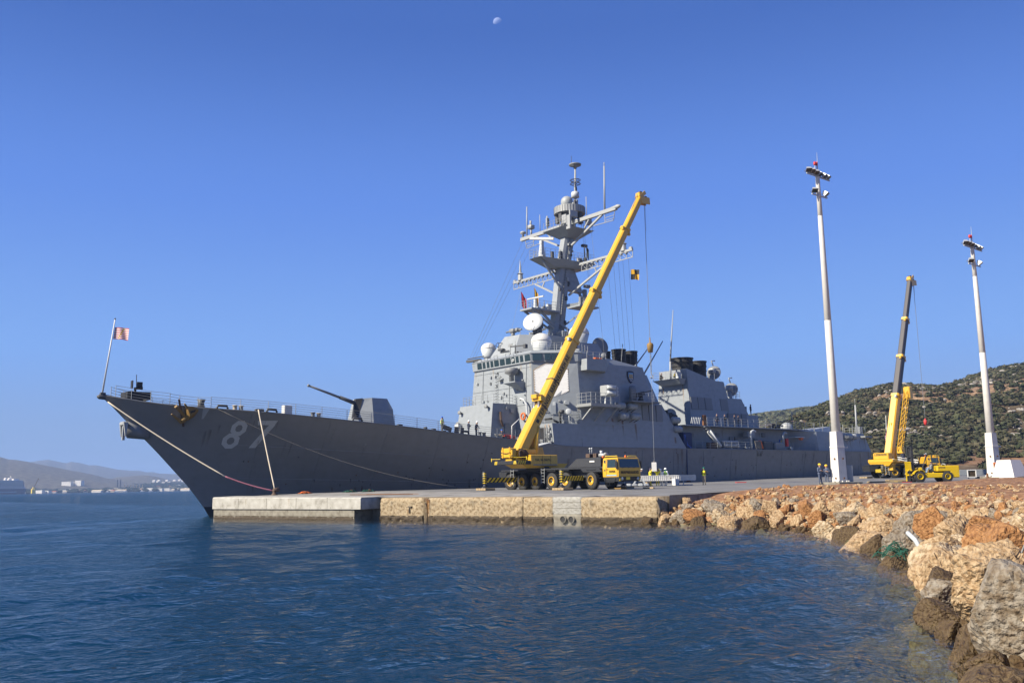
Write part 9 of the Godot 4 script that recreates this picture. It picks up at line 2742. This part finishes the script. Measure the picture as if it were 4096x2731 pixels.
func person(label: String, pose: String, at: Vector3, turn: float, cols: Array, hat: Material = null, vest: Material = null, group := "", scale_ := 1.0) -> Node3D:
	# cols: skin, torso, arms, hands, legs, boots
	var f := figure(pose)
	var t := thing("person", label, "person", at, turn, group)
	t.scale = Vector3.ONE * scale_
	var st := nst(true)
	for k in f[2]:
		var c: Color = cols[f[1][k]]
		st.set_color(c)
		st.add_vertex(f[0][k])
	# fingers and thumbs
	for b in f[3]:
		if b[4] != 3: continue
		var d: Vector3 = (b[1] - b[0]).normalized()
		var u := perp(d)
		var w := d.cross(u)
		st.set_color(cols[3])
		for k in 4:
			var o: Vector3 = b[1] + d * 0.02 + u * (-0.03 + 0.02 * k)
			var l: float = [0.05, 0.062, 0.058, 0.045][k]
			tube(st, o, o + d * l * 0.6 + w * 0.012, 0.010, 0.009, 5)
			tube(st, o + d * l * 0.6 + w * 0.012, o + d * l + w * 0.04, 0.009, 0.007, 5)
		tube(st, b[0] + d * 0.02 + u * 0.035, b[0] + d * 0.06 + u * 0.062 + w * 0.015, 0.012, 0.009, 5)
	obj("body", st, M.coloured, t)
	var head: Vector3 = f[3][4][0]
	st = nst(true)
	for s in [-1.0, 1.0]:
		lathe(st, head + V(s * 0.034, 0.012, 0.088), V(0, 0, 1), [Vector2(0.014, 0), Vector2(0.010, 0.008), Vector2(0, 0.010)], 6)
	tube(st, head + V(-0.022, -0.065, 0.098), head + V(0.022, -0.065, 0.098), 0.006, -1, 4)
	obj("face", st, M.brown_dark, t)
	st = nst(true)
	for s in [-1.0, 1.0]:
		lathe(st, head + V(s * 0.092, 0.0, 0.0), V(s, 0, -0.3), [Vector2(0.02, 0), Vector2(0.028, 0.012), Vector2(0.0, 0.016)], 6)
	st.set_smooth_group(0)
	var ears := obj("ears", st, mt("ear_skin", 0.42, 0.26, 0.18, 0.7) if not M.has("ear_skin") else M.ear_skin, t)
	if hat:
		st = nst(true)
		lathe(st, head + V(0, 0.045, 0), V(0, 1, 0.05), [Vector2(0.15, 0), Vector2(0.155, 0.012), Vector2(0.125, 0.02), Vector2(0.118, 0.07), Vector2(0.075, 0.12), Vector2(0.0, 0.135)], 14)
		loft(st, [head + V(-0.08, 0.045, 0.1), head + V(0.08, 0.045, 0.1), head + V(0.06, 0.035, 0.2), head + V(-0.06, 0.035, 0.2)], [head + V(-0.08, 0.06, 0.1), head + V(0.08, 0.06, 0.1), head + V(0.06, 0.045, 0.2), head + V(-0.06, 0.045, 0.2)])
		obj("helmet", st, hat, t)
	else:
		st = nst(true)
		lathe(st, head + V(0, 0.02, -0.012), V(0, 1, -0.1), [Vector2(0.108, 0), Vector2(0.112, 0.04), Vector2(0.09, 0.1), Vector2(0.0, 0.128)], 12)
		obj("cap", st, M.navy_blue, t)
	if vest:
		var hip: Vector3 = poses()[pose].get("hip", V(0, 0.95, 0))
		var lean: Vector3 = poses()[pose].get("lean", Vector3.ZERO)
		st = nst(true)
		var rings := []
		for q in [[0.02, 0.19, 0.165], [0.2, 0.205, 0.175], [0.38, 0.235, 0.175], [0.49, 0.2, 0.15], [0.535, 0.1, 0.09]]:
			var r := []
			for k in 14:
				var a := TAU * k / 14.0
				r.append(hip + lean * (q[0] / 0.54) + V(q[1] * cos(a), q[0], q[2] * sin(a)))
			rings.append(r)
		for k in 4:
			loft(st, rings[k], rings[k + 1], k == 0, k == 3)
		var ve := obj("vest", st, vest, t)
		st = nst(true)
		for q in [[0.16, 0.207, 0.178]]:
			var lo := []
			var up := []
			for k in 14:
				var a := TAU * k / 14.0
				lo.append(hip + lean * 0.3 + V(q[1] * cos(a), q[0], q[2] * sin(a)))
				up.append(hip + lean * 0.35 + V(q[1] * cos(a), q[0] + 0.05, q[2] * sin(a)))
			loft(st, lo, up, false, false)
		for s in [-0.1, 0.1]:
			bar(st, hip + lean * 0.4 + V(s, 0.22, 0.178), hip + lean * 0.9 + V(s, 0.48, 0.155), 0.04, 0.01, V(0, 0, 1))
		obj("reflective_band", st, M.orange if vest == M.vest_yellow else M.dome_white, ve)
	return t

func people() -> void:
	mt("vest_yellow", 0.55, 0.72, 0.02, 0.6)
	mt("vest_lime", 0.45, 0.75, 0.05, 0.6)
	mt("helmet_green", 0.01, 0.16, 0.09, 0.35)
	mt("helmet_white", 0.8, 0.8, 0.78, 0.35)
	mt("helmet_yellow", 0.75, 0.5, 0.01, 0.35)
	mt("helmet_blue", 0.02, 0.09, 0.45, 0.35)
	mt("helmet_red", 0.5, 0.02, 0.03, 0.35)
	var skin := Color(0.42, 0.26, 0.18)
	var navy := Color(0.018, 0.024, 0.055)
	var camo := Color(0.065, 0.085, 0.14)
	var blk := Color(0.012, 0.012, 0.013)
	var khaki := Color(0.33, 0.27, 0.18)
	var white := Color(0.75, 0.75, 0.74)
	var yel := Color(0.66, 0.58, 0.02)
	var grey := Color(0.12, 0.12, 0.125)
	var left := -PI * 0.5 - 0.6
	var G := func(x: float, z: float) -> Vector3: return V(x, gy(x, z), z)
	person("worker in green helmet and yellow-orange vest standing alone, right of the canister", "crossed", G.call(50.9, 30.2), -0.9, [skin, blk, blk, blk, khaki, blk], M.helmet_green, M.vest_yellow)
	person("sailor in blue camouflage and white helmet behind the canister's left end", "stand", G.call(46.0, 26.0), 0.4, [skin, camo, camo, skin, camo, blk], M.helmet_white)
	person("worker in yellow overalls lifting the slatted crate with raised arms, left of the pair", "lift", G.call(46.75, 26.55), 0.5, [skin, yel, yel, yel, yel, yel], null)
	person("worker in yellow overalls at the slatted crate, right of the pair", "lift", G.call(47.35, 27.0), -0.9, [skin, yel, yel, yel, yel, yel], null)
	person("worker in white overalls and hood bending beside the crate", "work", G.call(47.75, 27.25), -1.6, [white, white, white, white, white, white], M.helmet_white, null)
	person("worker in white overalls with a yellow vest and green mask behind the canister", "stand", G.call(48.2, 27.4), -1.5, [Color(0.05, 0.25, 0.18), white, white, white, white, white], M.helmet_white, M.vest_lime)
	person("taller sailor in blue camouflage and yellow helmet, left of two by the light mast", "crossed", G.call(52.05, 42.9), -0.2, [skin, camo, camo, skin, camo, blk], M.helmet_yellow, null, "", 1.06)
	var red_ear := person("sailor in blue camouflage with yellow helmet and red ear guards by the light mast", "crossed", G.call(52.6, 43.25), -0.9, [skin, camo, camo, skin, camo, blk], M.helmet_yellow)
	var st := nst(true)
	for s in [-1.0, 1.0]:
		lathe(st, V(s * 0.09, 1.66, 0.03), V(s, 0, 0), [Vector2(0.06, 0), Vector2(0.06, 0.05), Vector2(0, 0.06)], 10)
	obj("ear_guards", st, M.red, red_ear)
	person("driver in light blue jeans and grey shirt sitting on the fork lift", "sit", V(62.1, 2.07, 48.35) + Basis(Vector3.UP, deg_to_rad(-129.6)) * V(-0.05, 1.05, -0.3), deg_to_rad(-129.6), [skin, Color(0.3, 0.32, 0.34), Color(0.3, 0.32, 0.34), skin, Color(0.17, 0.24, 0.36), blk], M.helmet_yellow)
	var D := func(s: float, z: float) -> Vector3: return V(s, sheer(s) - 0.05, z)
	person("worker in blue helmet and lime vest standing on the foredeck near the block", "phone", D.call(33.3, 8.3), 0.6, [skin, grey, Color(0.4, 0.3, 0.2), skin, grey, blk], M.helmet_blue, M.vest_lime)
	person("sailor in dark coveralls and white helmet, left of the two on the foredeck", "crossed", D.call(36.9, 8.4), 1.0, [skin, navy, navy, skin, navy, blk], M.helmet_white)
	person("sailor in dark coveralls and white helmet pointing with one arm on the foredeck", "point", D.call(37.9, 8.5), 0.5, [skin, navy, navy, skin, navy, blk], M.helmet_white)
	person("sailor in blue helmet crouching by the rail ahead of the deckhouse", "crouch", D.call(41.2, 9.0), -0.6, [skin, navy, navy, skin, navy, blk], M.helmet_blue)
	var cl := ["sailor in dark clothes at the upper walkway rail beside the red locker", "sailor in dark clothes with yellow gloves at the walkway rail, second from the red locker", "sailor in dark clothes on the walkway, left of the close pair", "sailor in dark clothes on the walkway, right of the close pair"]
	var cx := [81.6, 83.4, 85.7, 86.6]
	for k in 4:
		person(cl[k], ["stand", "crossed", "stand", "phone"][k], V(cx[k], 10.26, 8.3), 0.3 * k - 0.3, [skin, navy, navy, Color(0.5, 0.4, 0.03) if k == 1 else skin, navy, blk], null, null, "sailors along the upper walkway")
	st = nst(); bbox(st, V(79.9, 11.1, 7.4), V(0.7, 1.6, 0.3), 0.04); obj("red_locker", st, M.rust, ship)
	person("sailor in dark clothes standing high on the after deckhouse, left of two", "crossed", V(95.9, 12.72, 2.6), 0.5, [skin, navy, navy, skin, navy, blk], null)
	person("sailor in dark clothes standing high on the after deckhouse, right of two", "stand", V(97.4, 12.72, 2.8), 0.9, [skin, navy, navy, skin, navy, blk], null)
	person("sailor in black crouching on the stage below the aft funnels", "crouch", V(80.9, 17.78, -1.3), 0.2, [skin, blk, blk, skin, blk, blk], null)
	person("sailor crouching beside the tall whip aerial below the aft funnels", "crouch", V(81.2, 17.78, 1.2), 0.8, [skin, Color(0.3, 0.25, 0.02), blk, skin, blk, blk], null)
	person("worker in red helmet standing on the gangway behind the far crane", "stand", V(97.6, 4.35, 27.4), -0.6, [skin, navy, navy, skin, navy, blk], M.helmet_red)
